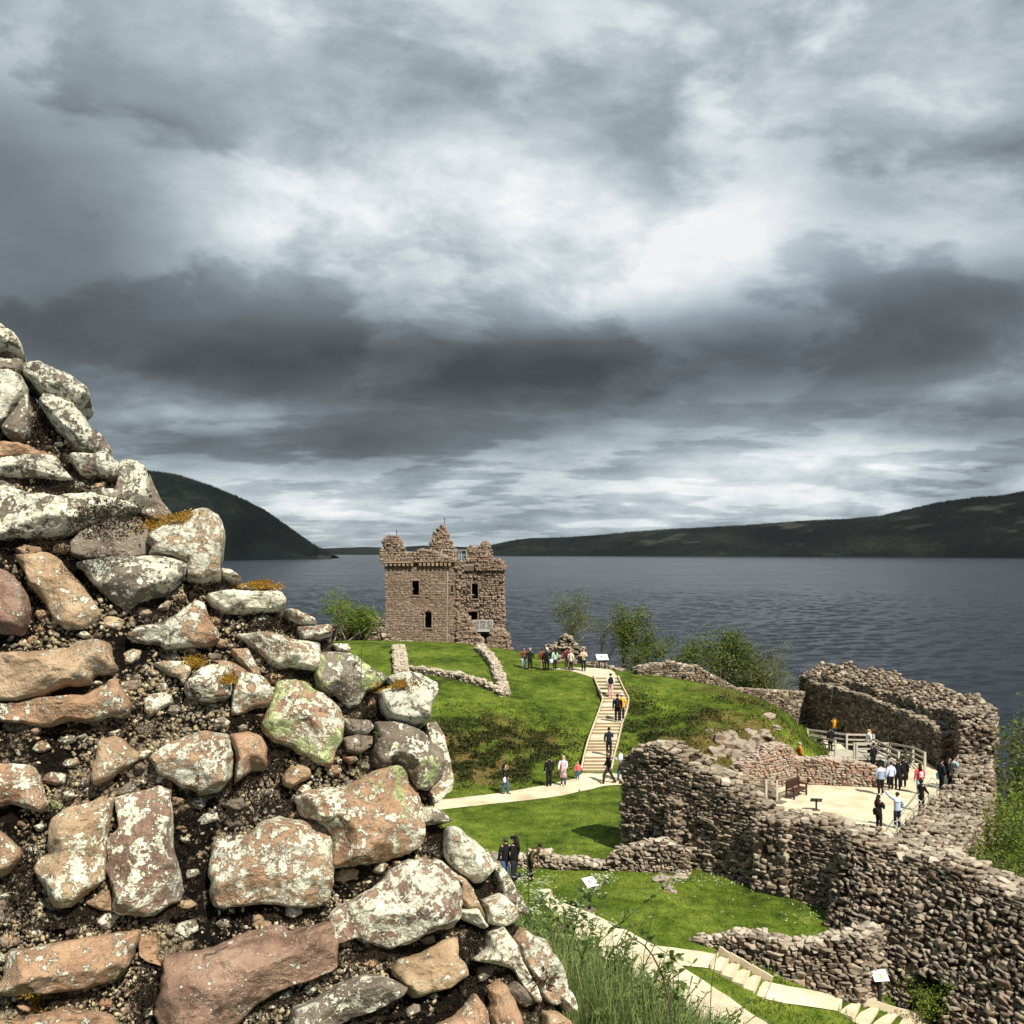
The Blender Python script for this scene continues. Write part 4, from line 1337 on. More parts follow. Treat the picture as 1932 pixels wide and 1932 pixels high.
    while z < tz(600):
        cx = 930 + 26 * math.sin(z * 1.7) + 18 * math.sin(z * 4.1)
        for q in range(2):
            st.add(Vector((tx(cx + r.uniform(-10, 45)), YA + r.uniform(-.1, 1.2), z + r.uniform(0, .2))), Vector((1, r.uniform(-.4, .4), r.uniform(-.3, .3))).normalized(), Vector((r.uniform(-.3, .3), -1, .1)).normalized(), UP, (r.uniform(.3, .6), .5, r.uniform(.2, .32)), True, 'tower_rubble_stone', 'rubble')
        z += .26
    # corbel table
    cx = 216
    while cx < 905:
        if not (505 < cx < 545):
            MB().box((tx(cx) - B[0], YA - .22 - B[1], tz(578) - B[2]), (.24, .55, .34), None, 1.25).build('corbel', MATS['dressed_stone'], root)
        cx += 41
    MB().box(((tx(208) + tx(512)) / 2 - B[0], YA - .25 - B[1], tz(556) - B[2]), (tx(512) - tx(208), .75, .16)).build('string_course', MATS['dressed_stone'], root)
    MB().box(((tx(540) + tx(915)) / 2 - B[0], YA - .2 - B[1], tz(548) - B[2]), (tx(915) - tx(540), .65, .16)).build('string_course', MATS['dressed_stone'], root)
    pr = lambda L, Y: [(tx(a, Y), Y, tz(b, Y)) for a, b in L]
    kw = dict(core='tower_mortar', thing=root, st=st, finish=False, base_sink=0.0)
    rubble_wall('', '', pr([(206, 420), (212, 380), (228, 325), (262, 303), (370, 305), (395, 345), (412, 440), (432, 430), (445, 462), (545, 466), (562, 430), (600, 430), (640, 440), (690, 452), (780, 462), (800, 488), (860, 510), (918, 542)], YA - .1), .8, rowh=.22, w=.36, rough=.9, ragged=.05, seed=52, zbase=tz(550), back=False, **kw)
    rubble_wall('', '', pr([(676, 446), (684, 380), (700, 330), (735, 255), (770, 225), (790, 190), (815, 190), (832, 235), (850, 280), (880, 340), (905, 400), (928, 450)], YA + 3.5), 1.0, rowh=.22, w=.36, rough=1.1, ragged=.08, seed=53, zbase=tz(600), back=False, **kw)
    rubble_wall('', '', pr([(930, 555), (1015, 545), (1030, 520), (1037, 440), (1078, 397), (1130, 412), (1168, 432), (1178, 358), (1255, 352), (1264, 440), (1275, 525), (1330, 525), (1385, 542), (1408, 600)], YB + .2), 1.2, rowh=.22, w=.36, rough=1.1, ragged=.06, seed=54, zbase=tz(640, YB), back=False, skip=hole(HB), **kw)
    rubble_wall('', '', pr([(955, 1045), (1000, 1060), (1042, 1085), (1090, 1170), (1120, 1245), (1180, 1300), (1262, 1385)], YB - 1.6), 1.6, rowh=.24, w=.4, rough=1.1, ragged=.12, seed=55, zbase=zb, back=False, **kw)
    rubble_wall('', '', pr([(1235, 1345), (1262, 1290), (1300, 1218), (1340, 1200), (1400, 1228), (1440, 1268), (1470, 1330), (1488, 1480)], YB - 2.4), 1.6, rowh=.24, w=.4, rough=1.1, ragged=.12, seed=56, zbase=zb - .6, back=False, **kw)
    st.finish(root, 'tower_stone', 300)
    # metal walkway with railing before the upper door
    def tp(cx, cy, Y): return Vector((tx(cx, Y), Y, tz(cy, Y))) - Vector(B)
    wk = empty('balcony', tuple(tp(1200, 1230, YB - 1.2)), 0, root)
    o = Vector(wk.location)
    dk = MB()
    zdk = tp(1100, 1232, YB - 1.5).z
    xa, xb_ = tp(1100, 0, YB - 1.5).x, tp(1365, 0, YB - 1.5).x
    dk.box(((xa + xb_) / 2 - o.x, YB - .8 - B[1] - o.y, zdk - o.z), (xb_ - xa, 1.6, .14)).build('deck', MATS['balcony_steel'], wk)
    xr = tp(1292, 0, YB - 1.5).x
    for k in range(4):
        x = xa + (xr - xa) * k / 3
        MB().box((x - o.x, YB - 1.56 - B[1] - o.y, zdk + .6 - o.z), (.09, .09, 1.2)).build('post', MATS['balcony_steel'], wk)
    for zz in (.12, 1.2):
        MB().box(((xa + xr) / 2 - o.x, YB - 1.56 - B[1] - o.y, zdk + zz - o.z), (xr - xa + .1, .07, .07)).build('rail', MATS['balcony_steel'], wk)
    nb = 27
    for k in range(nb):
        x = xa + (xr - xa) * (k + .5) / nb
        MB().box((x - o.x, YB - 1.56 - B[1] - o.y, zdk + .66 - o.z), (.024, .03, 1.04)).build('baluster', MATS['balcony_steel'], wk)
    bar = MB()
    for cx in (790, 905, 962, 985, 1035):
        bar.bar(tuple(tp(cx, 530, YB - .5)), tuple(tp(cx, 436, YB - .5)), .06)
    bar.bar(tuple(tp(790, 438, YB - .5)), tuple(tp(1035, 438, YB - .5)), .06)
    bar.bar(tuple(tp(905, 480, YB - .5)), tuple(tp(1035, 480, YB - .5)), .04)
    bar.build('guard_rail', MATS['balcony_steel'], root)
    bar = MB(); bar.bar(tuple(tp(1015, 584, YB - .3)), tuple(tp(1165, 584, YB - .3)), .07); bar.build('guard_rail', MATS['balcony_steel'], root)
    for cx, c0, c1, Y in ((350, 310, 240, YA), (820, 195, 120, YA + 3.5)):
        m = MB(); m.tube([tp(cx, c0, Y), tp(cx, c1, Y)], .035, 5)
        m.bar(tuple(tp(cx - 9, c1 + 12, Y)), tuple(tp(cx + 2, c1 + 24, Y)), .04); m.bar(tuple(tp(cx + 9, c1 + 12, Y)), tuple(tp(cx - 2, c1 + 24, Y)), .04)
        m.build('lightning_rod', MATS['dark_metal'], root)
    m = MB(); m.tube([tp(846, 640, YA) + Vector((0, -.16, 0)), tp(843, 1380, YA) + Vector((0, -.16, 0))], .025, 4); m.build('lightning_cable', MATS['rope'], root)


tower()


def rocks(name, label, spots, mat, seed, kind='rubble', cat='rock'):
    c = drape(*spots[0][:2])
    root = empty(name, tuple(c)); tag(root, label, cat)
    r = random.Random(seed)
    for (px, py, s, hgt) in spots:
        p = drape(px, py)
        bmv, bmf = [], []
        import bmesh
        bm = bmesh.new(); bmesh.ops.create_icosphere(bm, subdivisions=3, radius=1)
        q = Vector((r.uniform(0, 50), r.uniform(0, 50), r.uniform(0, 50)))
        for v in bm.verts:
            k = 1 + .5 * noise.fractal(v.co * 1.3 + q, .8, 2, 5) - .28 * noise.cell(v.co * 2.2 + q) * .5
            v.co = Vector((v.co.x * s * k, v.co.y * s * .8 * k, v.co.z * hgt * k))
        me = bpy.data.meshes.new('boulder'); bm.to_mesh(me); bm.free()
        link('boulder', me, MATS[mat], root, p - c - Vector((0, 0, hgt * .35)))


rocks('rock_outcrop', 'pinkish rock outcrop breaking through the dry bank', [(1385, 1412, 1.0, .9), (1362, 1402, .8, .7), (1408, 1420, 1.0, .8), (1392, 1432, .9, .5), (1352, 1420, .6, .5), (1425, 1400, .7, .6), (1375, 1388, .6, .4), (1440, 1385, .6, .35), (1448, 1352, .5, .25), (1412, 1382, .5, .3), (1335, 1432, .5, .3), (1340, 1380, .3, .2), (1462, 1372, .4, .2)], 'outcrop_rock', 5)
rocks('stone_heap', 'small heap of grey stones lying on the lawn', [(1252, 1664, .42, .3), (1268, 1662, .36, .25), (1283, 1655, .3, .22), (1258, 1676, .3, .2), (1240, 1660, .25, .15), (1266, 1684, .22, .14)], 'outcrop_rock', 6)
# ------------------------------------------------------------------ the near rubble wall, traced stone by stone onto its real face
CR = {'a': (0, 980, .41408), 'b': (0, 1700, .37267), 'c': (0, 2400, .37267), 'd': (600, 1700, .41408), 'e': (700, 2400, .37267), 'f': (1300, 2400, .37258)}
WN = Vector((.28, -.91, .30)).normalized()                 # outward normal of the wall face
WP = P(500, 1500, 3.0)
WU = Vector((0, 0, 1)).cross(-WN).normalized() * -1.0
if WU.x < 0: WU = -WU
WV = WN.cross(WU).normalized()
if WV.z < 0: WV = -WV
WM = Matrix((WU, WV, WN)).transposed().to_4x4(); WM.translation = WP
CAMP = Vector((0, 0, H))


def wall_uv(px, py):
    d = Vector(((px - 966) / F, 1.0, (HZ - py) / F))
    t = (WP - CAMP).dot(WN) / d.dot(WN)
    q = CAMP + d * t - WP
    return (q.dot(WU), q.dot(WV))


def poly(*segs):
    out = []
    for (c, pts) in segs:
        ox, oy, k = CR[c]
        for (x, y) in pts:
            out.append(wall_uv((ox + k * x) / 1.61491, (oy + k * y) / 1.61491))
    return out


# outline(s), protrusion m, lichen, green lichen, greyness
ST = [
 ([('a', [(-60, 40), (0, 50), (60, 75), (120, 115), (155, 165), (150, 205), (80, 200), (0, 185), (-60, 180)])], .06, .75, .2, .8),
 ([('a', [(-40, 300), (90, 298), (170, 310), (185, 345), (150, 410), (60, 390), (-40, 385)])], .04, .5, .1, .7),
 ([('a', [(185, 340), (280, 328), (360, 370), (490, 420), (570, 470), (655, 525), (655, 560), (600, 610), (545, 660), (480, 610), (380, 590), (300, 520), (240, 440), (180, 400)])], .10, .85, .25, .85),
 ([('a', [(-40, 390), (0, 395), (90, 400), (170, 435), (205, 500), (195, 560), (130, 640), (60, 720), (-40, 770)])], .08, .75, .35, .7),
 ([('a', [(205, 545), (235, 700), (220, 800), (180, 880), (90, 860), (20, 800), (70, 720), (150, 620)])], .05, .6, .1, .8),
 ([('a', [(300, 620), (340, 580), (420, 590), (520, 640), (590, 710), (640, 740), (680, 820), (780, 900), (815, 960), (790, 1000), (690, 970), (600, 950), (520, 900), (440, 820), (370, 720)])], .09, .8, .2, .8),
 ([('a', [(-60, 905), (130, 915), (250, 950), (390, 1000), (400, 1020), (200, 1010), (-60, 1010)])], .05, .35, 0, .1),
 ([('a', [(-60, 1020), (130, 1005), (430, 1028), (460, 1090), (530, 1165), (440, 1170), (300, 1150), (150, 1150), (-60, 1125)])], .08, .95, .1, .6),
 ([('a', [(520, 1010), (690, 1015), (780, 985), (840, 1030), (880, 1060), (925, 1150), (810, 1160), (700, 1130), (600, 1130), (560, 1070)])], .07, .75, 0, .5),
 ([('a', [(-60, 1205), (60, 1215), (150, 1260), (260, 1300), (450, 1320), (720, 1310), (900, 1330), (1000, 1400), (850, 1440), (700, 1470), (560, 1540), (420, 1570), (250, 1590), (100, 1590), (-60, 1600)])], .11, .88, .35, .8),
 ([('a', [(890, 1060), (960, 1055), (1030, 1070), (1075, 1110), (1100, 1200), (1090, 1310), (1040, 1390), (930, 1410), (760, 1340), (640, 1260), (850, 1240), (870, 1170)])], .10, .85, .4, .7),
 ([('a', [(1100, 1130), (1140, 1220), (1190, 1330), (1260, 1410), (1265, 1450), (1150, 1460), (1030, 1410), (1095, 1330)])], .02, .2, 0, .5),
 ([('a', [(1110, 1590), (1180, 1530), (1300, 1480), (1420, 1420), (1530, 1412), (1600, 1450), (1640, 1530), (1640, 1640), (1600, 1780), (1620, 1890), (1480, 1905), (1380, 1890), (1380, 1790), (1220, 1745), (1100, 1730), (1150, 1680), (1100, 1640)])], .10, .85, .3, .35),
 ([('b', [(660, 70), (760, 45), (1000, 20), (1350, 10), (1540, 60), (1500, 150), (1420, 230), (1380, 300), (1250, 330), (1120, 370), (1050, 415), (950, 360), (860, 300), (760, 200), (700, 110)])], .12, .78, .1, .75),
 ([('b', [(-90, 90), (0, 110), (90, 150), (180, 230), (235, 330), (245, 430), (220, 540), (180, 610), (100, 610), (-90, 590)])], .10, .12, 0, .55),
 ([('b', [(150, 20), (290, 0), (460, 10), (540, 90), (640, 200), (740, 330), (820, 460), (770, 530), (700, 575), (550, 580), (450, 500), (380, 380), (310, 290), (250, 230), (210, 120)])], .08, .22, 0, .1),
 ([('b', [(1060, 650), (1140, 580), (1330, 550), (1450, 480), (1560, 390), (1620, 365), (1670, 410), (1700, 530), (1770, 610), (1780, 680), (1700, 715), (1500, 730), (1350, 750), (1290, 690), (1150, 690)])], .07, .62, .2, .4),
 ([('b', [(-90, 800), (250, 790), (470, 755), (580, 760), (620, 715), (780, 695), (890, 725), (920, 830), (940, 920), (900, 960), (780, 960), (740, 1030), (640, 1050), (550, 1050), (420, 1100), (200, 1165), (-90, 1150)])], .10, .28, 0, .0),
 ([('b', [(-90, 1205), (180, 1195), (330, 1160), (480, 1155), (700, 1135), (850, 1070), (930, 1010), (990, 1100), (1050, 1210), (1040, 1280), (980, 1310), (870, 1290), (760, 1340), (600, 1330), (400, 1380), (180, 1350), (-90, 1300)])], .09, .38, 0, .05),
 ([('b', [(1260, 870), (1400, 850), (1520, 850), (1560, 920), (1500, 1040), (1460, 980), (1380, 960), (1310, 910)])], .04, .6, .1, .2),
 ([('d', [(-90, 970), (-40, 880), (30, 825), (120, 790), (230, 830), (265, 930), (240, 1020), (100, 1065), (0, 1050), (-60, 1030)])], .09, .8, .1, .2),
 ([('d', [(110, 770), (230, 775), (380, 860), (480, 890), (530, 950), (560, 1040), (520, 1090), (400, 1110), (330, 1140), (255, 1145), (262, 1030), (275, 930), (232, 825)])], .07, .6, .05, .35),
 ([('b', [(1185, 1170), (1240, 1115), (1350, 1105), (1410, 1150), (1400, 1200), (1320, 1240), (1230, 1295), (1185, 1250)])], .05, .75, 0, .1),
 ([('b', [(750, 1800), (790, 1600), (810, 1510), (870, 1480), (935, 1460), (1030, 1510), (1140, 1610), (1120, 1660), (1000, 1720), (900, 1800), (780, 1845)])], .06, .25, 0, .25),
 ([('b', [(1240, 1640), (1300, 1570), (1440, 1500), (1560, 1450), (1720, 1420)]), ('d', [(100, 1290), (230, 1310), (255, 1400), (262, 1480), (250, 1600), (170, 1700), (0, 1740)]), ('b', [(1620, 1900), (1480, 1860), (1330, 1760)])], .11, .75, .1, .2),
 ([('d', [(240, 1315), (380, 1290), (470, 1320), (510, 1400), (505, 1560), (400, 1560), (275, 1665), (290, 1500)])], .09, .35, 0, .15),
 ([('b', [(-90, 1690), (130, 1695), (290, 1715), (340, 1850), (365, 1930)]), ('c', [(400, 130), (340, 200), (180, 150), (100, 130), (-90, 170)])], .08, .6, .1, .2),
 ([('d', [(70, 290), (200, 260), (400, 265), (590, 265), (640, 300), (650, 350), (600, 390), (450, 400), (330, 420), (200, 400), (120, 350)])], .10, .85, 0, .3),
 ([('d', [(640, 400), (720, 400), (850, 460), (880, 500), (780, 510), (700, 470)])], .06, .85, .1, .5),
 ([('d', [(740, 520), (900, 505), (980, 515), (985, 570), (900, 605), (780, 610), (760, 570)])], .07, .8, .3, .3),
 ([('d', [(280, 575), (430, 570), (560, 570), (700, 610), (880, 640), (885, 700), (890, 800), (860, 830), (700, 800), (600, 810), (540, 770), (480, 710), (370, 620)])], .11, .92, 0, .45),
 ([('d', [(995, 640), (1110, 635), (1130, 680), (1100, 720), (1040, 700)])], .06, .7, .1, .3),
 ([('d', [(240, 690), (370, 680), (400, 720), (470, 860), (430, 880), (320, 780)])], .05, .5, 0, .2),
 ([('d', [(890, 710), (1000, 700), (1130, 720), (1220, 780), (1330, 850), (1390, 900), (1330, 950), (1230, 1000), (1180, 1080), (1110, 1100), (1060, 1040), (1010, 990), (940, 1000), (880, 930), (870, 870), (900, 800)])], .09, .5, .8, .75),
 ([('d', [(600, 920), (640, 915), (800, 930), (860, 980), (950, 1040), (1040, 1110), (1070, 1200), (1050, 1350), (990, 1420), (980, 1520), (890, 1500), (760, 1430), (680, 1380), (560, 1350), (480, 1240), (540, 1100)])], .13, .8, .85, .3),
 ([('d', [(1390, 890), (1450, 870), (1620, 865), (1700, 900), (1750, 930), (1750, 1010), (1700, 1100), (1690, 1200), (1560, 1230), (1410, 1190), (1360, 1100), (1340, 990), (1430, 960)])], .10, .95, .1, .6),
 ([('d', [(1310, 1220), (1440, 1215), (1560, 1240), (1660, 1300), (1700, 1350), (1790, 1420), (1790, 1600), (1700, 1700), (1600, 1690), (1530, 1560), (1440, 1530), (1340, 1560), (1290, 1460), (1320, 1330)])], .12, .5, .65, .7),
 ([('d', [(1690, 1230), (1760, 1220), (1810, 1300), (1840, 1420), (1885, 1620), (1870, 1700), (1760, 1800), (1720, 1700), (1795, 1600), (1805, 1430), (1705, 1335)])], .03, .75, 0, .5),
 ([('d', [(1070, 1180), (1270, 1200), (1300, 1250), (1250, 1300), (1120, 1300)])], .05, .5, .6, .6),
 ([('d', [(1060, 1330), (1180, 1300), (1290, 1320), (1280, 1390), (1200, 1440), (1100, 1430)])], .03, .1, .1, .5),
 ([('d', [(630, 1620), (670, 1550), (760, 1525), (830, 1560), (840, 1610), (760, 1650), (690, 1690), (640, 1670)])], .06, .2, 0, .0),
 ([('d', [(1070, 1470), (1160, 1460), (1190, 1490), (1130, 1520)])], .03, .4, 0, .1),
 ([('d', [(730, 1780), (860, 1710), (1060, 1690), (1200, 1640), (1320, 1560), (1440, 1530), (1520, 1560), (1540, 1650), (1600, 1720), (1640, 1850), (1640, 1930)]), ('e', [(1560, 430), (1530, 490), (1400, 540), (1250, 600), (1080, 610), (840, 640), (835, 420), (770, 330), (700, 285), (600, 250), (560, 120)])], .15, .55, .5, .25),
 ([('e', [(0, 400), (170, 390), (250, 300), (380, 260), (550, 270), (700, 300), (790, 350), (825, 420), (820, 640), (800, 860), (750, 960), (600, 965), (400, 950), (200, 930), (0, 960), (-110, 950), (-140, 850), (-140, 600), (-120, 460), (-80, 410)])], .15, .7, .15, .4),
 ([('c', [(310, 640), (340, 570), (410, 540), (400, 450), (430, 270), (560, 180), (700, 150), (830, 90), (930, 100), (905, 250), (872, 400), (862, 600), (850, 730), (780, 790), (590, 950), (450, 960), (400, 850), (330, 720)])], .11, .42, 0, .0),
 ([('c', [(945, 100), (1030, 80), (1270, 40), (1390, 35), (1395, 180), (1410, 350), (1410, 530), (1470, 680), (1495, 830), (1450, 920), (1330, 980), (1200, 1025), (1050, 1020), (945, 1000), (930, 800), (880, 680), (890, 450), (985, 330), (955, 200)])], .13, .62, .1, .45),
 ([('c', [(700, 940), (900, 830), (920, 900), (940, 1005), (830, 1000)])], .03, .1, 0, .0),
 ([('c', [(0, 1670), (50, 1550), (100, 1330), (300, 1300), (550, 1260), (850, 1210), (1130, 1165), (1110, 1260), (1080, 1340), (1060, 1440), (990, 1520), (880, 1590), (700, 1640), (500, 1660), (250, 1680), (100, 1700)])], .16, .42, .1, .2),
 ([('c', [(1145, 1200), (1280, 1215), (1285, 1390), (1320, 1450), (1200, 1420), (1140, 1370)])], .0, .05, 0, .0),
 ([('c', [(1370, 1380), (1450, 1350), (1600, 1330), (1750, 1310), (1900, 1250)]), ('e', [(50, 1220), (200, 1180), (380, 1130), (450, 1150), (480, 1190), (600, 1150), (800, 1110), (830, 1200), (850, 1330), (845, 1470), (650, 1560), (450, 1620), (320, 1690), (180, 1780), (60, 1920), (0, 1960)]), ('c', [(1700, 2090), (1320, 2090), (1305, 1780), (1350, 1600)])], .13, .10, 0, .0),
 ([('e', [(510, 1930), (530, 1800), (700, 1730), (900, 1600), (1080, 1540), (1250, 1550), (1400, 1600), (1420, 1630), (1390, 1700), (1200, 1800), (1000, 1880), (880, 1940), (860, 2050), (500, 2050)])], .12, .5, .1, .75),
 ([('e', [(810, 1060), (850, 1010), (1000, 930), (1150, 830), (1240, 770), (1300, 680), (1450, 610), (1560, 600), (1700, 600), (1800, 700), (1860, 850), (1850, 1060), (1760, 1140), (1600, 1180), (1480, 1250), (1300, 1300), (1180, 1280), (1020, 1220), (850, 1280), (820, 1180)])], .15, .78, .15, .15),
 ([('e', [(1340, 1490), (1410, 1400), (1560, 1350), (1720, 1260), (1850, 1230), (1860, 1380), (1910, 1440), (1930, 1530), (1800, 1620), (1650, 1660), (1500, 1705), (1440, 1640), (1360, 1540)])], .08, .25, .75, .15),
 ([('c', [(-60, 1900), (220, 1890), (260, 1860), (440, 1830), (500, 1795), (620, 1820), (800, 1830), (900, 1870), (950, 1930), (950, 2090), (-60, 2090)])], .08, .2, 0, .0),
 ([('c', [(-90, 330), (0, 360), (90, 430), (170, 500), (185, 540), (150, 610), (80, 690), (-90, 760)])], .07, .35, .2, .4),
 ([('f', [(150, 340), (200, 320), (300, 380), (400, 450), (470, 540), (540, 640), (500, 690), (430, 770), (380, 780), (330, 740), (260, 700), (180, 620), (140, 520)])], .10, .88, .15, .4),
 ([('f', [(440, 500), (520, 540), (600, 640), (700, 780), (780, 920), (825, 1000), (800, 1020), (700, 990), (640, 900), (600, 800), (560, 680)])], .03, .7, .1, .85),
 ([('f', [(-60, 170), (40, 160), (130, 210), (195, 275), (150, 290), (0, 305), (-60, 300)])], .08, .6, .2, .8),
 ([('f', [(240, 1010), (300, 990), (400, 980), (480, 1130), (460, 1150), (370, 1110), (260, 1060)])], .09, .95, 0, .3),
 ([('f', [(200, 700), (300, 740), (370, 830), (420, 960), (470, 1080), (400, 985), (320, 985), (250, 920), (270, 800)])], .05, .4, 0, .2),
 ([('f', [(440, 920), (590, 865), (700, 960), (740, 1070), (640, 1130), (500, 1110)])], .07, .85, 0, .2),
 ([('f', [(370, 1410), (480, 1330), (500, 1190), (600, 1130), (680, 1230), (760, 1400), (850, 1560), (910, 1730), (860, 1740), (780, 1620), (700, 1480), (560, 1440)])], .11, .97, 0, .5),
 ([('f', [(700, 1240), (780, 1150), (880, 1220), (960, 1250), (1010, 1340), (1080, 1450), (1130, 1560), (1130, 1680), (1050, 1770), (960, 1720), (900, 1600), (820, 1500), (740, 1360)])], .08, .78, .05, .2),
 ([('f', [(640, 1640), (720, 1580), (800, 1640), (880, 1740), (800, 1790), (700, 1740)])], .05, .3, .1, .95),
 ([('f', [(490, 1640), (560, 1595), (620, 1600), (680, 1680), (740, 1800), (770, 1930), (760, 2060), (540, 2060), (500, 1830), (520, 1750)])], .09, .15, 0, .05),
 ([('f', [(100, 1930), (250, 1850), (380, 1690), (440, 1760), (490, 1840), (520, 2060), (60, 2060)])], .07, .25, 0, .05),
 ([('f', [(1060, 1690), (1150, 1640), (1210, 1750), (1215, 1830), (1150, 1830)])], .06, .9, .1, .5),
 ([('f', [(950, 1830), (1060, 1830), (1160, 1900), (1230, 2060), (940, 2060)])], .07, .2, 0, .05),
 ([('d', [(180, 80), (250, 90), (330, 170), (260, 165), (190, 130)])], .06, .95, 0, .5),
 ([('d', [(300, 235), (430, 195), (520, 192), (545, 218), (590, 255), (430, 258)])], .05, .4, .1, .4),
 ([('a', [(540, 1620), (620, 1520), (800, 1460), (930, 1425), (1050, 1490), (1090, 1600), (1080, 1710), (850, 1760), (640, 1735), (540, 1700)])], .02, .05, .1, 1.0),
]

SIL = poly(('a', [(-300, 150), (0, 190), (120, 230), (178, 300), (200, 420), (300, 580), (420, 640), (600, 800), (770, 990), (870, 1080), (1050, 1090), (1085, 1330), (1240, 1440), (1440, 1420), (1590, 1470), (1610, 1700), (1610, 1890)]),
           ('d', [(150, 130), (300, 195), (560, 255), (625, 330), (640, 400), (840, 490), (975, 560), (1095, 660), (1210, 770), (1370, 890), (1690, 910), (1705, 1000), (1680, 1220), (1790, 1350), (1845, 1620), (1750, 1780)]),
           ('f', [(80, 200), (140, 300), (430, 500), (590, 680), (780, 980), (725, 1060), (850, 1220), (990, 1330), (1095, 1560), (1185, 1760), (1215, 1900), (1260, 2300), (1300, 3000)]), ('c', [(-700, 3200)]), ('a', [(-600, 100)]))


def stone_mesh(pg, D, seed):
    """a broken block: its traced outline, bevels along each edge, flat chipped facets, and sides running back into the wall"""
    r = random.Random(seed)
    A = np.array(pg)
    c0 = A.mean(0)
    A = c0 + (A - c0) * 1.055
    n = len(A)
    Q = []
    for i in range(n):
        a, b = A[i], A[(i + 1) % n]
        Q += [a * .91 + b * .09, a * .09 + b * .91]
    Q = np.array(Q)
    per = np.concatenate([[0], np.cumsum(np.linalg.norm(np.roll(Q, -1, 0) - Q, axis=1))])
    N = int(min(170, max(48, per[-1] / .0085)))
    t = np.linspace(0, per[-1], N, endpoint=False)
    Qc = np.concatenate([Q, Q[:1]])
    O = np.stack([np.interp(t, per, Qc[:, k]) for k in (0, 1)], 1)
    c = O.mean(0)
    size = math.sqrt(np.prod(O.max(0) - O.min(0)))
    for i in range(N):
        d = O[i] - c
        O[i] = c + d * (1 + .055 * noise.fractal((O[i][0] * 16, O[i][1] * 16, seed), .7, 2, 5))
    K = int(min(30, max(12, size / .011)))
    fac = []
    for k in range(r.randint(3, 5)):
        an = r.uniform(0, 6.28); sl = r.choice((.08, .14, .22, .4, .8))
        fac.append((math.cos(an) * sl, math.sin(an) * sl, r.uniform(.85, 1.25) + sl * .25))
    # bevel steepness of every side of the outline
    sl_e = np.array([r.choice((.9, 1.6, 2.6, 4.0, 7.0)) for _ in range(n)])
    off_e = np.array([r.uniform(.016, .046) for _ in range(n)])
    S = [1.0 - (k / K) ** 1.3 for k in range(K)]
    PT = np.concatenate([c + (O - c) * s for s in S])
    hb = np.full(len(PT), 9.0)
    for i in range(n):
        a, b = A[i], A[(i + 1) % n]
        ab = b - a; l2 = ab @ ab + 1e-12
        tt = np.clip(((PT - a) @ ab) / l2, 0, 1)
        dd_ = np.linalg.norm(PT - (a + tt[:, None] * ab), axis=1)
        hb = np.minimum(hb, off_e[i] * min(1, D / .06) + dd_ * sl_e[i])
    # round only the very rim
    rim = np.concatenate([np.linalg.norm(O - c, axis=1) * (1 - s) for s in S])
    rm = np.sqrt(np.clip(1 - (1 - np.clip(rim / .008, 0, 1)) ** 2, 0, 1))
    hf = np.full(len(PT), D * 1.12)
    for (fx, fy, fz) in fac:
        hf = np.minimum(hf, D * fz + (PT[:, 0] - c[0]) * fx + (PT[:, 1] - c[1]) * fy)
    hf = np.maximum(hf, D * .3)
    hh = np.minimum(hb, hf)
    # soften where two planes meet, just a little
    m_ = np.abs(hb - hf); hh -= np.clip(.006 - m_, 0, .006) * .4
    back = .10 + D * .3
    V = []
    for nn in (-back, -back * .35):
        for i in range(N): V.append((O[i][0], O[i][1], nn))
    for q in range(len(PT)):
        p = PT[q]
        st_ = noise.fractal((p[0] * 8, p[1] * 8, seed * 1.3), .7, 2.1, 6) * .013
        fn = noise.fractal((p[0] * 42 + seed, p[1] * 55, seed), .55, 2, 4) * .0034
        ck = -.016 * max(0, noise.ridged_multi_fractal((p[0] * 4.5 + seed, p[1] * 7, seed * .7), .9, 2, 4, .9, 1.6) - 1.28)
        V.append((p[0], p[1], .006 + hh[q] * rm[q] + (st_ + fn + ck) * min(1, rm[q] + .2)))
    V.append((c[0], c[1], V[-1][2]))
    m = 2 + K
    Fc = []
    for j in range(m - 1):
        for i in range(N):
            i2 = (i + 1) % N
            Fc.append((j * N + i, j * N + i2, (j + 1) * N + i2, (j + 1) * N + i))
    e = (m - 1) * N
    for i in range(N): Fc.append((e + i, e + (i + 1) % N, len(V) - 1))
    V = np.array(V)
    V[:, :2] -= c
    ar = np.sum(O[:, 0] * np.roll(O[:, 1], -1) - O[:, 1] * np.roll(O[:, 0], -1))
    if ar < 0: Fc = [tuple(reversed(f)) for f in Fc]
    return V, Fc, c


front = empty('near_rubble_wall', tuple(WP)); front.matrix_basis = WM
tag(front, 'lichen crusted reddish rubble wall rising close by on the left', 'wall', kind='thing')
POLYS = []
for k, (segs, D, li, gr, gy_) in enumerate(ST):
    pg = poly(*segs)
    V, Fc, c = stone_mesh(pg, D * .82, k + 1)
    o = mk('stone', V, Fc, MATS['lichen_sandstone'], front, True)
    o.location = (c[0], c[1], 0)
    o['lichen'] = float(li); o['green'] = float(gr); o['grey'] = float(gy_)
    POLYS.append(pg)

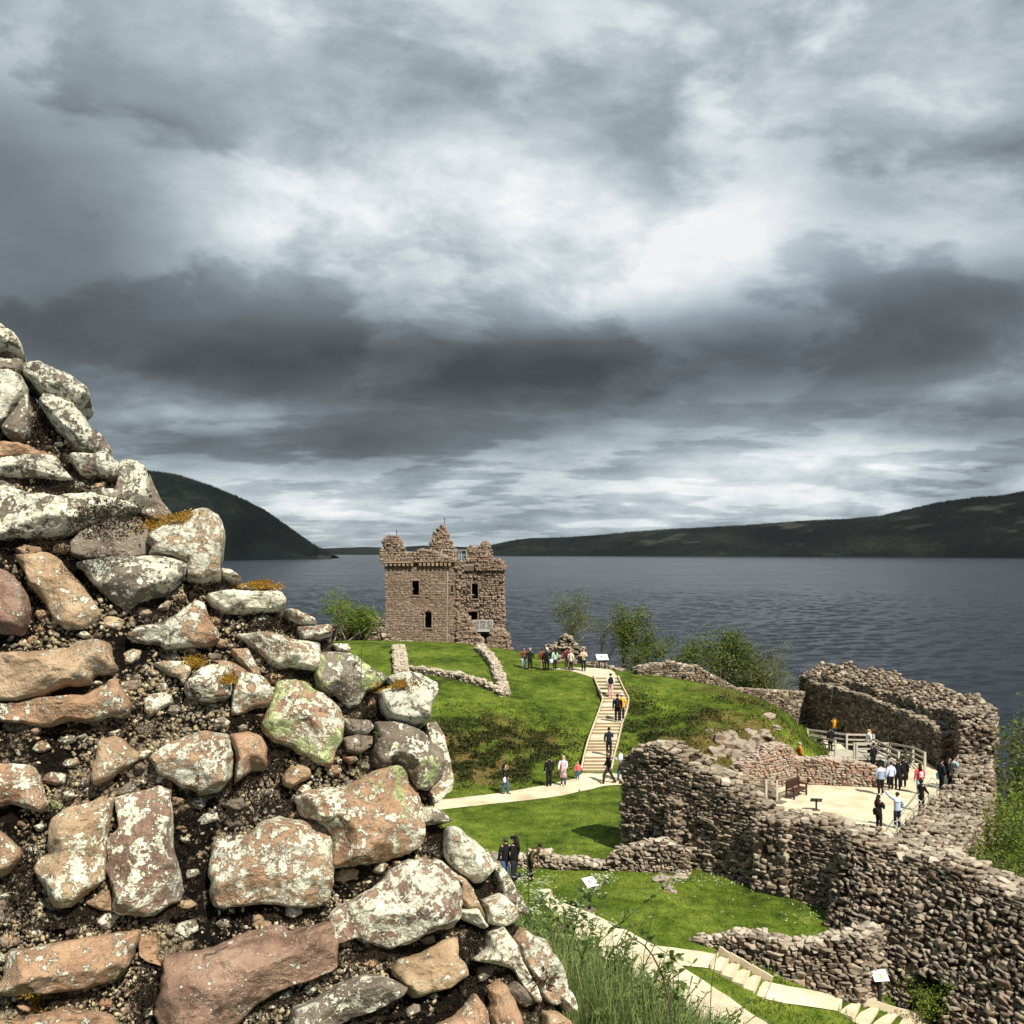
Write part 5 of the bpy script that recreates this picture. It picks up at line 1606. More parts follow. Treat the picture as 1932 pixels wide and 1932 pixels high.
# mortar bed between the stones
G_ = .012
us = np.array([p[0] for p in SIL]); vs_ = np.array([p[1] for p in SIL])
u0, u1, v0, v1 = us.min() - .1, us.max() + .35, vs_.min(), vs_.max() + .35
gu = np.arange(max(u0, -2.0), u1, G_); gv = np.arange(max(v0, -1.75), v1, G_)
UU, VVg = np.meshgrid(gu, gv)
ins = in_poly(UU, VVg, SIL)
dd, bx_, by_ = seg_dist(UU, VVg, SIL)
keep = ins | (dd < .26)
hgt = np.zeros_like(UU)
for j in range(UU.shape[0]):
    for i in range(UU.shape[1]):
        if keep[j, i]:
            p = (UU[j, i] * 7, VVg[j, i] * 7, 1.7)
            hgt[j, i] = -.016 + .026 * noise.fractal(p, .9, 2, 4) + .016 * noise.turbulence((p[0] * 5, p[1] * 5, 3), 3, False)
edge_ = np.clip(dd / .07, 0, 1)
hgt = np.where(ins, hgt - .10 * (1 - edge_) ** 2, -.12 - dd * 3.6)
Xu = np.where(ins, UU, bx_ + (UU - bx_) * .0); Xv = np.where(ins, VVg, by_)
vid = -np.ones(UU.shape, int); vid[keep] = np.arange(keep.sum())
Vm = np.stack([Xu[keep], Xv[keep], hgt[keep]], 1)
cell = keep[:-1, :-1] & keep[1:, :-1] & keep[:-1, 1:] & keep[1:, 1:]
Fm = np.stack([vid[:-1, :-1][cell], vid[:-1, 1:][cell], vid[1:, 1:][cell], vid[1:, :-1][cell]], 1)
mk('mortar', Vm, Fm, MATS['mossy_mortar'], front, True)


def mortar_h(u, v):
    j = np.clip(((v - gv[0]) / G_).astype(int), 0, len(gv) - 1); i = np.clip(((u - gu[0]) / G_).astype(int), 0, len(gu) - 1)
    return hgt[j, i], ins[j, i] & (dd[j, i] > .02)


def pebbles():
    r = np.random.default_rng(5)
    n = 85000
    u = r.uniform(wall_uv(-40, 1900)[0], us.max(), n); v = r.uniform(wall_uv(500, 1960)[1], vs_.max(), n)
    h, ok = mortar_h(u, v)
    for pg in POLYS: ok &= ~in_poly(u, v, pg)
    dens = np.array([noise.fractal((a * 5, b * 5, 4.4), .9, 2, 3) for a, b in zip(u, v)])
    ok &= dens > r.normal(-.06, .2, n)
    u, v, h = u[ok], v[ok], h[ok]
    n = len(u)
    s = .0022 + .0056 * r.random(n) ** 2.2
    ico = np.array([(0, 0, 1), (.894, 0, .447), (.276, .851, .447), (-.724, .526, .447), (-.724, -.526, .447), (.276, -.851, .447), (.724, .526, -.447), (-.276, .851, -.447), (-.894, 0, -.447), (-.276, -.851, -.447), (.724, -.526, -.447), (0, 0, -1)])
    fi = np.array([(0, 1, 2), (0, 2, 3), (0, 3, 4), (0, 4, 5), (0, 5, 1), (1, 6, 2), (2, 7, 3), (3, 8, 4), (4, 9, 5), (5, 10, 1), (6, 7, 2), (7, 8, 3), (8, 9, 4), (9, 10, 5), (10, 6, 1), (11, 7, 6), (11, 8, 7), (11, 9, 8), (11, 10, 9), (11, 6, 10)])
    V = ico[None] * (1 + .22 * r.normal(size=(n, 12, 1))) * s[:, None, None] * np.stack([r.uniform(.8, 1.5, n), r.uniform(.7, 1.1, n), r.uniform(.6, 1, n)], 1)[:, None, :]
    an = r.uniform(0, 3.14, n); ca, sa = np.cos(an)[:, None], np.sin(an)[:, None]
    V = np.stack([V[..., 0] * ca - V[..., 1] * sa, V[..., 0] * sa + V[..., 1] * ca, V[..., 2]], -1)
    V += np.stack([u, v, h + s * .35], 1)[:, None]
    Fp = (fi[None] + (np.arange(n) * 12)[:, None, None]).reshape(-1, 3)
    o = mk('pebbles', V.reshape(-1, 3), Fp, MATS['pebble'], front, True)
    a = o.data.attributes.new('rnd', 'FLOAT', 'POINT'); a.data.foreach_set('value', np.repeat(r.random(n), 12).astype(np.float32))
    o['kind'] = 'stuff'
    o['label'] = 'rounded pebbles set in the old mortar'


pebbles()


def fillers():
    """small angular stones wedged into the joints"""
    r = random.Random(19)
    done, tries = [], 0
    ua, ub, va, vb = wall_uv(-20, 1900)[0], us.max(), wall_uv(500, 1950)[1], vs_.max()
    while len(done) < 140 and tries < 30000:
        tries += 1
        u, v = r.uniform(ua, ub), r.uniform(va, vb)
        s = r.uniform(.012, .034) * (1.0 if r.random() < .85 else 1.4)
        q = np.array([[u + s * math.cos(a) * .8, v + s * math.sin(a) * .6] for a in np.linspace(0, 6.28, 7)[:-1]] + [[u, v]])
        h_, ok = mortar_h(q[:, 0], q[:, 1])
        if not ok.all(): continue
        if any(math.hypot(u - d[0], v - d[1]) < (s + d[2]) * .9 for d in done): continue
        if any(in_poly(q[:, 0], q[:, 1], pg).any() for pg in POLYS): continue
        done.append((u, v, s))
        k = r.randint(5, 8); a0 = r.uniform(0, 6.28)
        asp = r.uniform(.45, .8); an = r.gauss(0, .35)
        pg = []
        for j in range(k):
            a = a0 + 6.283 * j / k + r.gauss(0, .18); rr = s * r.uniform(.75, 1.1)
            x_, y_ = rr * math.cos(a), rr * math.sin(a) * asp
            pg.append((u + x_ * math.cos(an) - y_ * math.sin(an), v + x_ * math.sin(an) + y_ * math.cos(an)))
        V, Fc, c = stone_mesh(pg, r.uniform(.012, .03), 500 + len(done))
        o = mk('filler_stone', V, Fc, MATS['lichen_sandstone'], front, True)
        o.location = (c[0], c[1], float(h_.mean()) - .005)
        o['lichen'] = r.choice((.1, .3, .6, .8)); o['green'] = r.choice((0., 0., .2, .4)); o['grey'] = r.uniform(0, .9)


fillers()


def moss(name, mat, spots, n, ln, seed, label):
    """tufts of moss: many tiny curved blades"""
    r = np.random.default_rng(seed)
    U, Vv, Z0 = [], [], []
    for (crop, x, y, rx, ry, w) in spots:
        ox, oy, k = CR[crop]
        c = wall_uv((ox + k * x) / 1.61491, (oy + k * y) / 1.61491); e = wall_uv((ox + k * (x + rx)) / 1.61491, (oy + k * (y - ry)) / 1.61491)
        m = int(n * w)
        U.append(c[0] + r.normal(0, abs(e[0] - c[0]) * .55, m)); Vv.append(c[1] + r.normal(0, abs(e[1] - c[1]) * .55, m))
    if mat == 'dark_moss':
        m = 42000
        uu = r.uniform(wall_uv(-40, 1900)[0], us.max(), m); vv = r.uniform(wall_uv(500, 1960)[1], vs_.max(), m)
        dn = np.array([noise.fractal((a * 6 + 9, b * 6, 1.4), .9, 2, 3) for a, b in zip(uu, vv)])
        k_ = dn > r.normal(.05, .2, m)
        U.append(uu[k_]); Vv.append(vv[k_])
    u = np.concatenate(U); v = np.concatenate(Vv)
    h, ok = mortar_h(u, v)
    cover = np.zeros(len(u))
    for pg, s in zip(POLYS, ST):
        m = in_poly(u, v, pg)
        cover = np.where(m, np.maximum(cover, s[1] * (.75 if mat == 'golden_moss' else 9)), cover)
    sel = (cover < .2) & (ok | (mat == 'golden_moss'))
    u, v, h, cover = u[sel], v[sel], h[sel], cover[sel]
    h = np.maximum(h, cover)
    n = len(u)
    L = ln * r.uniform(.5, 1.3, n)
    an = r.uniform(0, 6.28, n); wd = L * .22
    tip = np.stack([np.cos(an) * L * .7, np.sin(an) * L * .7, L * r.uniform(.4, 1, n)], 1)
    sd = np.stack([-np.sin(an) * wd, np.cos(an) * wd, 0 * wd], 1)
    b = np.stack([u, v, h], 1)
    V = np.stack([b - sd, b + sd, b + tip], 1).reshape(-1, 3)
    Fp = np.arange(n * 3).reshape(-1, 3)
    o = mk(name, V, Fp, MATS[mat], front)
    a = o.data.attributes.new('rnd', 'FLOAT', 'POINT'); a.data.foreach_set('value', np.repeat(r.random(n), 3).astype(np.float32))
    o['kind'] = 'stuff'; o['label'] = label


DM = [('a', 300, 750, 120, 300, 1.2), ('a', 450, 1080, 160, 120, .8), ('a', 350, 1200, 330, 90, 1.5), ('a', 800, 1600, 300, 150, 2.0), ('a', 60, 250, 80, 60, .3), ('a', 250, 1640, 300, 60, .9),
      ('b', 750, 200, 100, 250, .9), ('b', 1300, 400, 250, 80, .9), ('b', 840, 1000, 120, 90, .6), ('b', 650, 1080, 130, 60, .5), ('b', 480, 1090, 90, 60, .3), ('b', 80, 1200, 120, 40, .4), ('b', 600, 1400, 450, 40, .8), ('b', 1500, 1200, 250, 60, .6),
      ('c', 200, 700, 160, 300, 1.2), ('c', 700, 1010, 300, 60, .8), ('c', 1350, 1020, 200, 70, .7), ('c', 300, 1760, 350, 60, .8), ('c', 1200, 1700, 120, 200, .8), ('c', 600, 1100, 500, 80, .6),
      ('d', 250, 210, 250, 70, .8), ('d', 500, 470, 350, 80, 1.4), ('d', 750, 870, 200, 50, .6), ('d', 930, 640, 80, 70, .4), ('d', 1250, 1080, 150, 110, 1.0), ('d', 300, 1180, 350, 80, 1.2), ('d', 1150, 1380, 250, 180, 1.3), ('d', 600, 1480, 100, 200, .8), ('d', 350, 1640, 150, 100, .6), ('d', 500, 1850, 250, 80, .7),
      ('e', 500, 1040, 350, 80, 1.1), ('e', 1100, 720, 160, 120, .9), ('e', 1300, 1350, 450, 90, 1.2), ('e', 300, 1750, 400, 100, .8), ('e', 1400, 1850, 400, 80, .8), ('e', 400, 150, 250, 120, .7), ('e', 1650, 350, 80, 150, .6),
      ('f', 450, 850, 100, 120, .9), ('f', 600, 1030, 60, 70, .4), ('f', 700, 1150, 80, 70, .4), ('f', 350, 1300, 150, 150, .9), ('f', 650, 1550, 250, 80, .6), ('f', 850, 1800, 130, 150, .6), ('f', 100, 400, 80, 150, .6), ('f', 400, 1620, 120, 120, .5)]
moss('dark_moss', 'dark_moss', DM, 800, .009, 3, 'dry blackish moss in the joints')
moss('golden_moss', 'golden_moss', [('a', 1250, 1490, 180, 45, 1.2), ('a', 1130, 1520, 80, 50, .5), ('d', 470, 215, 130, 30, .9), ('d', 1480, 960, 90, 25, .9), ('d', 1330, 970, 60, 20, .3), ('d', 250, 920, 70, 30, .4), ('b', 1590, 850, 80, 40, .5), ('c', 280, 1740, 60, 70, .4)], 850, .010, 4, 'golden dry moss on the stone tops')
# ------------------------------------------------------------------ bench, panels, bridge, fences, boat
def bench():
    Y = F * 13.6 / (1503 - HZ)
    root = empty('bench', (PX(1503, Y), Y, TERR_Z), 0)
    ax = Vector((1.15, 1.3, 0)).normalized()          # along the seat
    root.rotation_euler = (0, 0, math.atan2(ax.y, ax.x))
    tag(root, 'dark brown slatted wooden bench on the pale court', 'bench')
    M = MATS['bench_wood']
    L = 1.6
    for sx in (-1, 1):
        MB().box((sx * (L / 2 - .05), -.22, .31), (.08, .08, .62)).build('leg', M, root)
        MB().box((sx * (L / 2 - .05), .24, .48), (.08, .08, .96)).build('leg', M, root)
        MB().box((sx * (L / 2 - .05), 0, .64), (.09, .56, .05)).build('armrest', M, root)
        MB().box((sx * (L / 2 - .05), 0, .16), (.05, .42, .06)).build('stretcher', M, root)
    seat = empty('seat', (0, 0, .43), 0, root)
    for k in range(5):
        MB().box((0, -.2 + k * .1, 0), (L - .02, .085, .03)).build('slat', M, seat)
    MB().box((0, -.24, -.06), (L - .1, .03, .09)).build('apron', M, seat)
    back = empty('backrest', (0, .24, .5), 0, root)
    MB().box((0, 0, .44), (L - .1, .05, .09)).build('rail', M, back)
    MB().box((0, 0, .02), (L - .1, .05, .07)).build('rail', M, back)
    for k in range(15):
        MB().box((-.68 + k * .097, 0, .23), (.045, .025, .36)).build('slat', M, back)


bench()


def panel(name, label, loc, rz, w, d, hgt, tilt, legs, post_mat, prints, face_mat='sign_white'):
    """a lectern panel on dark posts, printed with little pictures"""
    root = empty(name, loc, rz); tag(root, label, 'information panel', 'information panels about the castle')
    T = Matrix.Rotation(tilt, 3, 'X')
    for x in legs:
        MB().box((x, .02, hgt / 2), (.09, .09, hgt)).build('post', MATS[post_mat], root)
    MB().box((0, 0, .02), (.35 + (max(legs) - min(legs)), .35, .06)).build('base', MATS['footing_mortar'], root)
    bd = MB(); bd.box((0, 0, hgt), (w, d, .04), T); bd.build('backing', MATS['sign_black'], root)
    fc = MB(); fc.box(tuple(T @ Vector((0, 0, .024)) + Vector((0, 0, hgt))), (w * .98, d * .98, .012), T)
    f = fc.build('face', MATS[face_mat], root)
    for (x, y, sw, sd, m) in prints:
        q = MB(); q.box(tuple(T @ Vector((x * w, y * d, .033)) + Vector((0, 0, hgt))), (sw * w, sd * d, .004), T); q.build('print', MATS[m], f)


p1 = drape(1113, 1718)
panel('information_panel', 'white tilted information panel on a black post by the lower path', tuple(p1), R(35), .52, .44, 1.0, R(32), (0,), 'sign_black', [(-.08, .0, .16, .42, 'print_grey'), (.02, .1, .12, .2, 'print_tan'), (.32, .28, .16, .18, 'print_grey'), (-.3, -.3, .2, .05, 'print_grey'), (-.1, -.36, .5, .03, 'print_grey')])
p2 = drape(1660, 1893)
panel('information_panel', 'white information panel with green picture standing below the low curved wall', tuple(p2 + Vector((0, 0, 0))), R(6), .50, .40, .85, R(38), (0,), 'sign_black', [(.05, -.05, .26, .42, 'print_green'), (-.28, -.28, .24, .18, 'print_teal'), (.3, .1, .12, .2, 'print_tan'), (.28, .34, .14, .2, 'print_teal'), (-.2, .3, .45, .05, 'print_grey'), (-.25, .1, .3, .03, 'print_grey')])
p3 = drape(1136, 1263)
panel('information_panel', 'white information panel on two black posts on the hilltop', tuple(p3), R(8), .95, .7, .95, R(35), (-.22, .22), 'sign_black', [(-.05, .05, .22, .35, 'print_grey'), (.2, 0, .16, .3, 'print_grey'), (-.3, -.25, .25, .06, 'print_grey'), (.1, -.32, .5, .04, 'print_grey')])
Yq = F * 13.6 / (1529 - HZ)
panel('information_panel', 'black lectern panel seen from behind on the pale court', (PX(1540, Yq), Yq, TERR_Z), R(170), .6, .5, .55, R(30), (0,), 'sign_black', [(0, 0, .6, .5, 'print_green')])


def bridge():
    zd = H - 14.0
    root = empty('footbridge', (24.0, 70.5, zd)); o = Vector(root.location)
    tag(root, 'weathered grey wooden footbridge with post and rail sides', 'bridge')
    M = MATS['weathered_timber']
    r = random.Random(4)
    x = 20.9
    while x < 25.9:
        y0, y1 = (72.3 - (x - 20.9) * 1.5, 74.6) if x < 22.6 else (69.65, 72.9)
        MB().box((x - o.x, (y0 + y1) / 2 - o.y, r.uniform(-.004, .004) - .03), (.17, y1 - y0, .06)).build('plank', M, root)
        x += .185
    for (xa, ya, xb, yb) in ((21, 70.2, 25.9, 69.8), (21, 74, 25.9, 72.7), (22.5, 71.2, 25.9, 71.2)):
        MB().bar((xa - o.x, ya - o.y, -.2), (xb - o.x, yb - o.y, -.2), .14, .28).build('beam', M, root)
    # ramp
    A, B = Vector((25.75, 69.9, zd)), Vector((25.0, 64.2, H - 13.58))
    n = 30
    d = (B - A)
    sd = Vector((0, 0, 1)).cross(d.normalized()).normalized()
    for k in range(n):
        p = A + d * (k + .5) / n - o
        q = d.to_track_quat('X', 'Z').to_matrix()
        MB().box((p.x, p.y, p.z - .03), (d.length / n * .93, 1.5, .06), q).build('plank', M, root)
    def fence(L, posts=True):
        L = [Vector(p) for p in L]
        for i, p in enumerate(L):
            MB().box((p.x - o.x, p.y - o.y, p.z - o.z + .52), (.13, .13, 1.24)).build('post', M, root)
        for i in range(len(L) - 1):
            for hz, hh in ((1.08, .13), (.72, .10), (.38, .10)):
                a, b = L[i] - o + Vector((0, 0, hz)), L[i + 1] - o + Vector((0, 0, hz))
                MB().bar(tuple(a), tuple(b), .05, hh).build('rail', M, root)
    fence([(20.95, 72.4, zd), (22.2, 70.5, zd)])
    fence([(23.2, 69.6, zd), (23.35, 69.55, zd), (25.55, 69.6, zd)])
    fence([(21.6, 75.0, zd), (23.8, 73.0, zd), (25.65, 72.8, zd)])
    fence([tuple(Vector((25.6, 69.6, zd))), tuple(A + d * .5 - sd * -.78), tuple(B - sd * -.78)])
    fence([tuple(A - sd * .78 + Vector((.1, 1.4, 0))), tuple(A + d * .5 - sd * .78), tuple(B - sd * .78)])


bridge()


def rope_rail():
    root = empty('rope_handrail', tuple(P(1466, 1513, F * 13.6 / 470)))
    o = Vector(root.location)
    tag(root, 'pale posts with rope netting beside the court entrance steps', 'handrail')
    pts = {'a': P(1407.3, 1497, 57.8), 'b': P(1428.4, 1489, 60.5), 'c': P(1445.7, 1512, F * 13.6 / 469), 'd': P(1466, 1513, F * 13.6 / 470)}
    for k, p in pts.items():
        b = p - o
        MB().box((b.x, b.y, b.z + .3), (.10, .10, 1.9)).build('post', MATS['weathered_timber'], root)
        c = MB(); c.box((b.x, b.y, b.z + 1.34), (.15, .15, .18), None, .3); c.build('post_cap', MATS['sign_black'], root)
    for (s, e) in (('a', 'c'), ('b', 'd')):
        for hz in (1.15, .85, .55, .25):
            a, b = pts[s] - o, pts[e] - o
            L = [a.lerp(b, q / 8) + Vector((0, 0, hz - .12 * math.sin(math.pi * q / 8))) for q in range(9)]
            m = MB(); m.tube(L, .022, 5); m.build('rope', MATS['rope'], root)


rope_rail()


def court_steps():
    root = empty('court_steps', tuple(P(1440, 1512, 56.3))); o = Vector(root.location)
    tag(root, 'rough stone steps between the rope handrails', 'steps')
    r = random.Random(8)
    for k in range(5):
        p = P(1455 - k * 9.5, 1513 - k * 4.6, 56.2 + k * .75) - o
        q = Matrix.Rotation(R(-38), 3, 'Z')
        MB().box((p.x, p.y, -.25 + k * .15), (1.5, .7, .7), q @ Matrix.Rotation(r.uniform(-.03, .03), 3, 'X')).build('step', MATS['footing_mortar'], root)


court_steps()


def wire_fence():
    root = empty('wire_fence', tuple(P(1706.6, 1586, 47.8))); o = Vector(root.location)
    tag(root, 'galvanised post and wire fence with bent tops along the court edge', 'fence')
    base = []
    for (px, py) in ((1684, 1600), (1693, 1592), (1707, 1586), (1724, 1557), (1738, 1540), (1752, 1524), (1768, 1500)):
        Y = F * 13.55 / (py - HZ); base.append(Vector((PX(px, Y), Y, TERR_Z)))
    tops = []
    for i, b in enumerate(base):
        t = (base[min(i + 1, len(base) - 1)] - base[max(i - 1, 0)]).normalized()
        side = Vector((-t.y, t.x, 0)) * 1.0
        p = b - o
        m = MB(); m.tube([p + Vector((0, 0, -.1)), p + Vector((0, 0, .8)), p + Vector((0, 0, 1.0)) + side * .30], .035, 6); m.build('post', MATS['galvanised'], root)
        tops.append([p + Vector((0, 0, z)) for z in (.15, .35, .55, .78)] + [p + Vector((0, 0, .99)) + side * .28])
    for i in range(len(tops) - 1):
        for k in range(5):
            m = MB(); m.tube([tops[i][k], tops[i][k].lerp(tops[i + 1][k], .5) - Vector((0, 0, .02)), tops[i + 1][k]], .014 if k < 4 else .025, 4); m.build('wire', MATS['galvanised'], root)


wire_fence()


def boat():
    Y = 240.0
    root = empty('cruise_boat', (PX(1245, Y), Y, .0), R(12)); tag(root, 'white cruise boat on the loch behind the hilltop wall', 'boat')
    L, W_, n = 13.0, 3.6, 14
    V, Fc = [], []
    for i in range(n):
        s = i / (n - 1); x = -L / 2 + L * s
        b = W_ / 2 * min(1, (1 - s) * 2.6 + .05) ** .6 * (1 if s > .05 else .9)
        zt = 1.2 + .7 * max(0, s - .6)
        V += [(x, 0, -.4), (x, -b * .8, 0), (x, -b, zt), (x, b, zt), (x, b * .8, 0)]
    for i in range(n - 1):
        for k in range(5):
            a, c = i * 5 + k, i * 5 + (k + 1) % 5
            Fc.append((a, c, c + 5, a + 5))
    Fc += [(0, 1, 2, 3, 4), tuple(reversed(range((n - 1) * 5, n * 5)))]
    mk('hull', V, Fc, MATS['boat_white'], root)
    MB().box((-1.6, 0, 2.1), (6.6, 2.6, 1.8), None, .92).build('cabin', MATS['boat_white'], root)
    for sy in (-1, 1):
        for k in range(5):
            MB().box((-4.0 + k * 1.2, sy * 1.28, 2.35), (.85, .06, .7)).build('window', MATS['boat_glass'], root)
    w = MB(); w.box((1.4, 0, 3.2), (2.6, 2.2, 1.3), None, .85).build('wheelhouse', MATS['boat_white'], root)
    MB().box((2.58, 0, 3.3), (.06, 1.7, .6), Matrix.Rotation(R(-9), 3, 'Y')).build('windscreen', MATS['boat_glass'], root)
    MB().box((-1.6, 0, 3.05), (6.9, 2.9, .12)).build('cabin_roof', MATS['boat_teal'], root)
    m = MB(); m.tube([(.2, 0, 3.0), (-.2, 0, 7.4)], .06, 6); m.build('mast', MATS['boat_teal'], root)
    m = MB(); m.bar((4.2, 0, 1.6), (7.6, 0, 4.6), .16, .3); m.build('bowsprit', MATS['boat_white'], root)
    for sy in (-1, 1):
        m = MB(); m.tube([(-5.6, sy * 1.5, 2.1), (0, sy * 1.6, 2.15), (4, sy * 1.2, 2.3)], .04, 5); m.build('guard_rail', MATS['boat_teal'], root)


boat()
# ------------------------------------------------------------------ visitors
CLOTH = {}


def cloth(col):
    k = tuple(round(c, 3) for c in col)
    if k not in CLOTH:
        CLOTH[k] = plain('cloth_%02d' % len(CLOTH), col, .9, .22, 9, .15)
    return CLOTH[k]


BLACK, NAVY, GREY, WHITE, CREAM = (.012, .012, .014), (.016, .020, .034), (.20, .21, .22), (.72, .74, .76), (.58, .52, .42)
JEANS, PALEJ, BROWN, PINK, RED, BLUE = (.055, .10, .20), (.30, .42, .54), (.12, .055, .03), (.70, .48, .54), (.55, .06, .09), (.42, .54, .68)
OLIVE, GREEN, ORANGE, YELLOW, MAROON, KHAKI, TEAL, PLAID = (.05, .058, .04), (.34, .47, .38), (.46, .12, .035), (.72, .34, .02), (.10, .022, .03), (.25, .19, .11), (.12, .45, .58), (.26, .33, .36)
HB, HD, HG, HL = (.018, .013, .010), (.045, .026, .016), (.33, .32, .30), (.42, .30, .15)


def skin_mesh(J, E, rad, root=0):
    """grow one continuous surface over a jointed skeleton"""
    me = bpy.data.meshes.new('body')
    me.from_pydata([tuple(j) for j in J], E, [])
    ob = bpy.data.objects.new('body', me)
    C.objects.link(ob)
    md = ob.modifiers.new('skin', 'SKIN'); md.use_smooth_shade = True
    sl = me.skin_vertices[0].data if me.skin_vertices else None
    if sl is None:
        bpy.context.view_layer.objects.active = ob
        sl = me.skin_vertices.new().data if hasattr(me.skin_vertices, 'new') else me.skin_vertices[0].data
    for i, r_ in enumerate(rad):
        sl[i].radius = r_ if isinstance(r_, tuple) else (r_, r_)
        sl[i].use_root = (i == root)
    sb = ob.modifiers.new('sub', 'SUBSURF'); sb.levels = 1; sb.render_levels = 1
    dg = bpy.context.evaluated_depsgraph_get()
    m2 = bpy.data.meshes.new_from_object(ob.evaluated_get(dg))
    bpy.data.objects.remove(ob)
    return m2


def rings(prof, n=12):
    """lofted elliptical rings: (x, y, z, rx, ry)"""
    V, Fc = [], []
    for (x, y, z, rx, ry) in prof:
        for k in range(n):
            a = 2 * math.pi * k / n
            V.append((x + rx * math.cos(a), y + ry * math.sin(a), z))
    for i in range(len(prof) - 1):
        for k in range(n):
            k2 = (k + 1) % n
            Fc.append((i * n + k, i * n + k2, (i + 1) * n + k2, (i + 1) * n + k))
    Fc.append(tuple(reversed(range(n)))); Fc.append(tuple(range((len(prof) - 1) * n, len(prof) * n)))
    return V, Fc


def person(label, loc, face_deg, height=1.72, top=BLACK, legs=BLACK, hair=HB, shoes=(.03, .03, .03), arms='down', stride=0.0, coat=0.0, hood=False, hat=None, longhair=False, skirt=None, bend=0.0, group='visitors at the castle', bulk=1.0, sleeves=True, shoulder=None):
    """local axes: y forward, z up"""
    s = height / 1.74
    root = empty('person', tuple(loc), R(face_deg)); tag(root, label, 'person', group)
    Bd = lambda p: Vector(p)
    def up(p):                                            # lean of the upper body about the hips
        v = Vector(p) - Vector((0, 0, .95))
        return Vector((0, 0, .95)) + Matrix.Rotation(-bend, 3, 'X') @ v
    st = stride
    hipz = .93
    kn = {-1: (-.10, st * .5 + .03, .50), 1: (.10, -st * .42 + .03, .50)}
    an = {-1: (-.10, st * .75, .085), 1: (.10, -st * .95, .10 + .05 * abs(st))}
    sh = {q: up((q * .19 * bulk, 0, 1.42)) for q in (-1, 1)}
    A = {}
    for q in (-1, 1):
        if arms == 'down': A[q] = (up((q * .26, -.03 + q * st * .25, 1.14)), up((q * .27, .06 + q * st * .42, .89)))
        elif arms == 'phone': A[q] = (up((q * .25, .06, 1.15)), up((q * .08, .30, 1.22)))
        elif arms == 'camera': A[q] = (up((q * .30, .17, 1.34)), up((q * .07, .22, 1.58)))
        elif arms == 'pocket': A[q] = (up((q * .30, -.06, 1.14)), up((q * .19, .10, .95)))
        elif arms == 'raise': A[q] = (up((q * .38, .10, 1.58)), up((q * .52, .22, 1.80))) if q == -1 else (up((q * .28, -.02, 1.15)), up((q * .22, .16, 1.0)))
        elif arms == 'forward': A[q] = (up((q * .24, .10, 1.16)), up((q * .18, .34, 1.02)))
        elif arms == 'face': A[q] = (up((q * .26, .08, 1.16)), up((q * .07, .17, 1.46))) if q == 1 else (up((q * .26, 0, 1.14)), up((q * .24, .10, .92)))
    J = [up((0, 0, .95)), up((0, 0, 1.18)), up((0, .0, 1.36)), up((0, 0, 1.48)), up((0, .02, 1.56)), up((0, .03, 1.64)), up((0, .02, 1.715))]
    E = [(0, 1), (1, 2), (2, 3), (3, 4), (4, 5), (5, 6)]
    rd = [(.135 * bulk, .10), (.125 * bulk, .095), (.14 * bulk, .095), .055, .060, (.082, .098), (.060, .072)]
    for q in (-1, 1):
        b = len(J)
        J += [sh[q], A[q][0], A[q][1]]; rd += [.062, .046, .032]
        E += [(2, b), (b, b + 1), (b + 1, b + 2)]
        hd = A[q][1] + (A[q][1] - A[q][0]).normalized() * .075
        J.append(hd); rd.append((.034, .020)); E.append((b + 2, b + 3))
        b = len(J)
        J += [Vector((q * .095, 0, hipz - .05)), Vector(kn[q]), Vector(an[q])]; rd += [.092, .060, .042]
        E += [(0, b), (b, b + 1), (b + 1, b + 2)]
        J.append(Vector((an[q][0], an[q][1] + .13, an[q][2] - .045))); rd.append((.036, .028)); E.append((b + 2, b + 3))
    J = [j * s for j in J]; rd = [tuple(x * s for x in r_) if isinstance(r_, tuple) else r_ * s for r_ in rd]
    me = skin_mesh(J, E, rd)
    me.materials.clear(); me.materials.append(MATS['skin']); me.materials.append(MATS['eye_dark'])
    # nose, ears, lips, eyes and five fingers to a hand, grown into the same mesh
    mb = MB()
    hc = up((0, .03, 1.64)) * s
    RX = Matrix.Rotation(-bend, 3, 'X')
    mb.ell(tuple(hc + RX @ Vector((0, .098, -.01)) * s), (.014 * s, .022 * s, .024 * s), 6, 4)
    for q in (-1, 1): mb.ell(tuple(hc + RX @ Vector((q * .083, -.005, 0)) * s), (.012 * s, .02 * s, .032 * s), 6, 4)
    mb.ell(tuple(hc + RX @ Vector((0, .088, -.052)) * s), (.024 * s, .010 * s, .007 * s), 6, 4)
    for q in (-1, 1):
        w_ = A[q][1]; d = (A[q][1] - A[q][0]).normalized()
        sd = d.cross(Vector((0, 1, 0)) if abs(d.y) < .8 else Vector((1, 0, 0))).normalized()
        nr = d.cross(sd).normalized()
        for k, (o_, ln) in enumerate(((-.027, .066), (-.009, .078), (.009, .074), (.026, .058))):
            a = w_ + d * .085 + sd * o_; b = a + d * ln * .55 + nr * .006; c = b + d * ln * .4 + nr * .022
            mb.tube([a * s, b * s, c * s], [.0088 * s, .0082 * s, .006 * s], 5)
        a = w_ + d * .035 + sd * .026; b = a + sd * .03 + d * .03; c = b + d * .03 + nr * .01
        mb.tube([a * s, b * s, c * s], [.010 * s, .0095 * s, .007 * s], 5)
    nb = len(me.polygons)
    ey = MB()
    for q in (-1, 1): ey.ell(tuple(hc + RX @ Vector((q * .032, .084, .012)) * s), (.012 * s, .008 * s, .008 * s), 6, 4)
    import bmesh
    bm = bmesh.new(); bm.from_mesh(me)
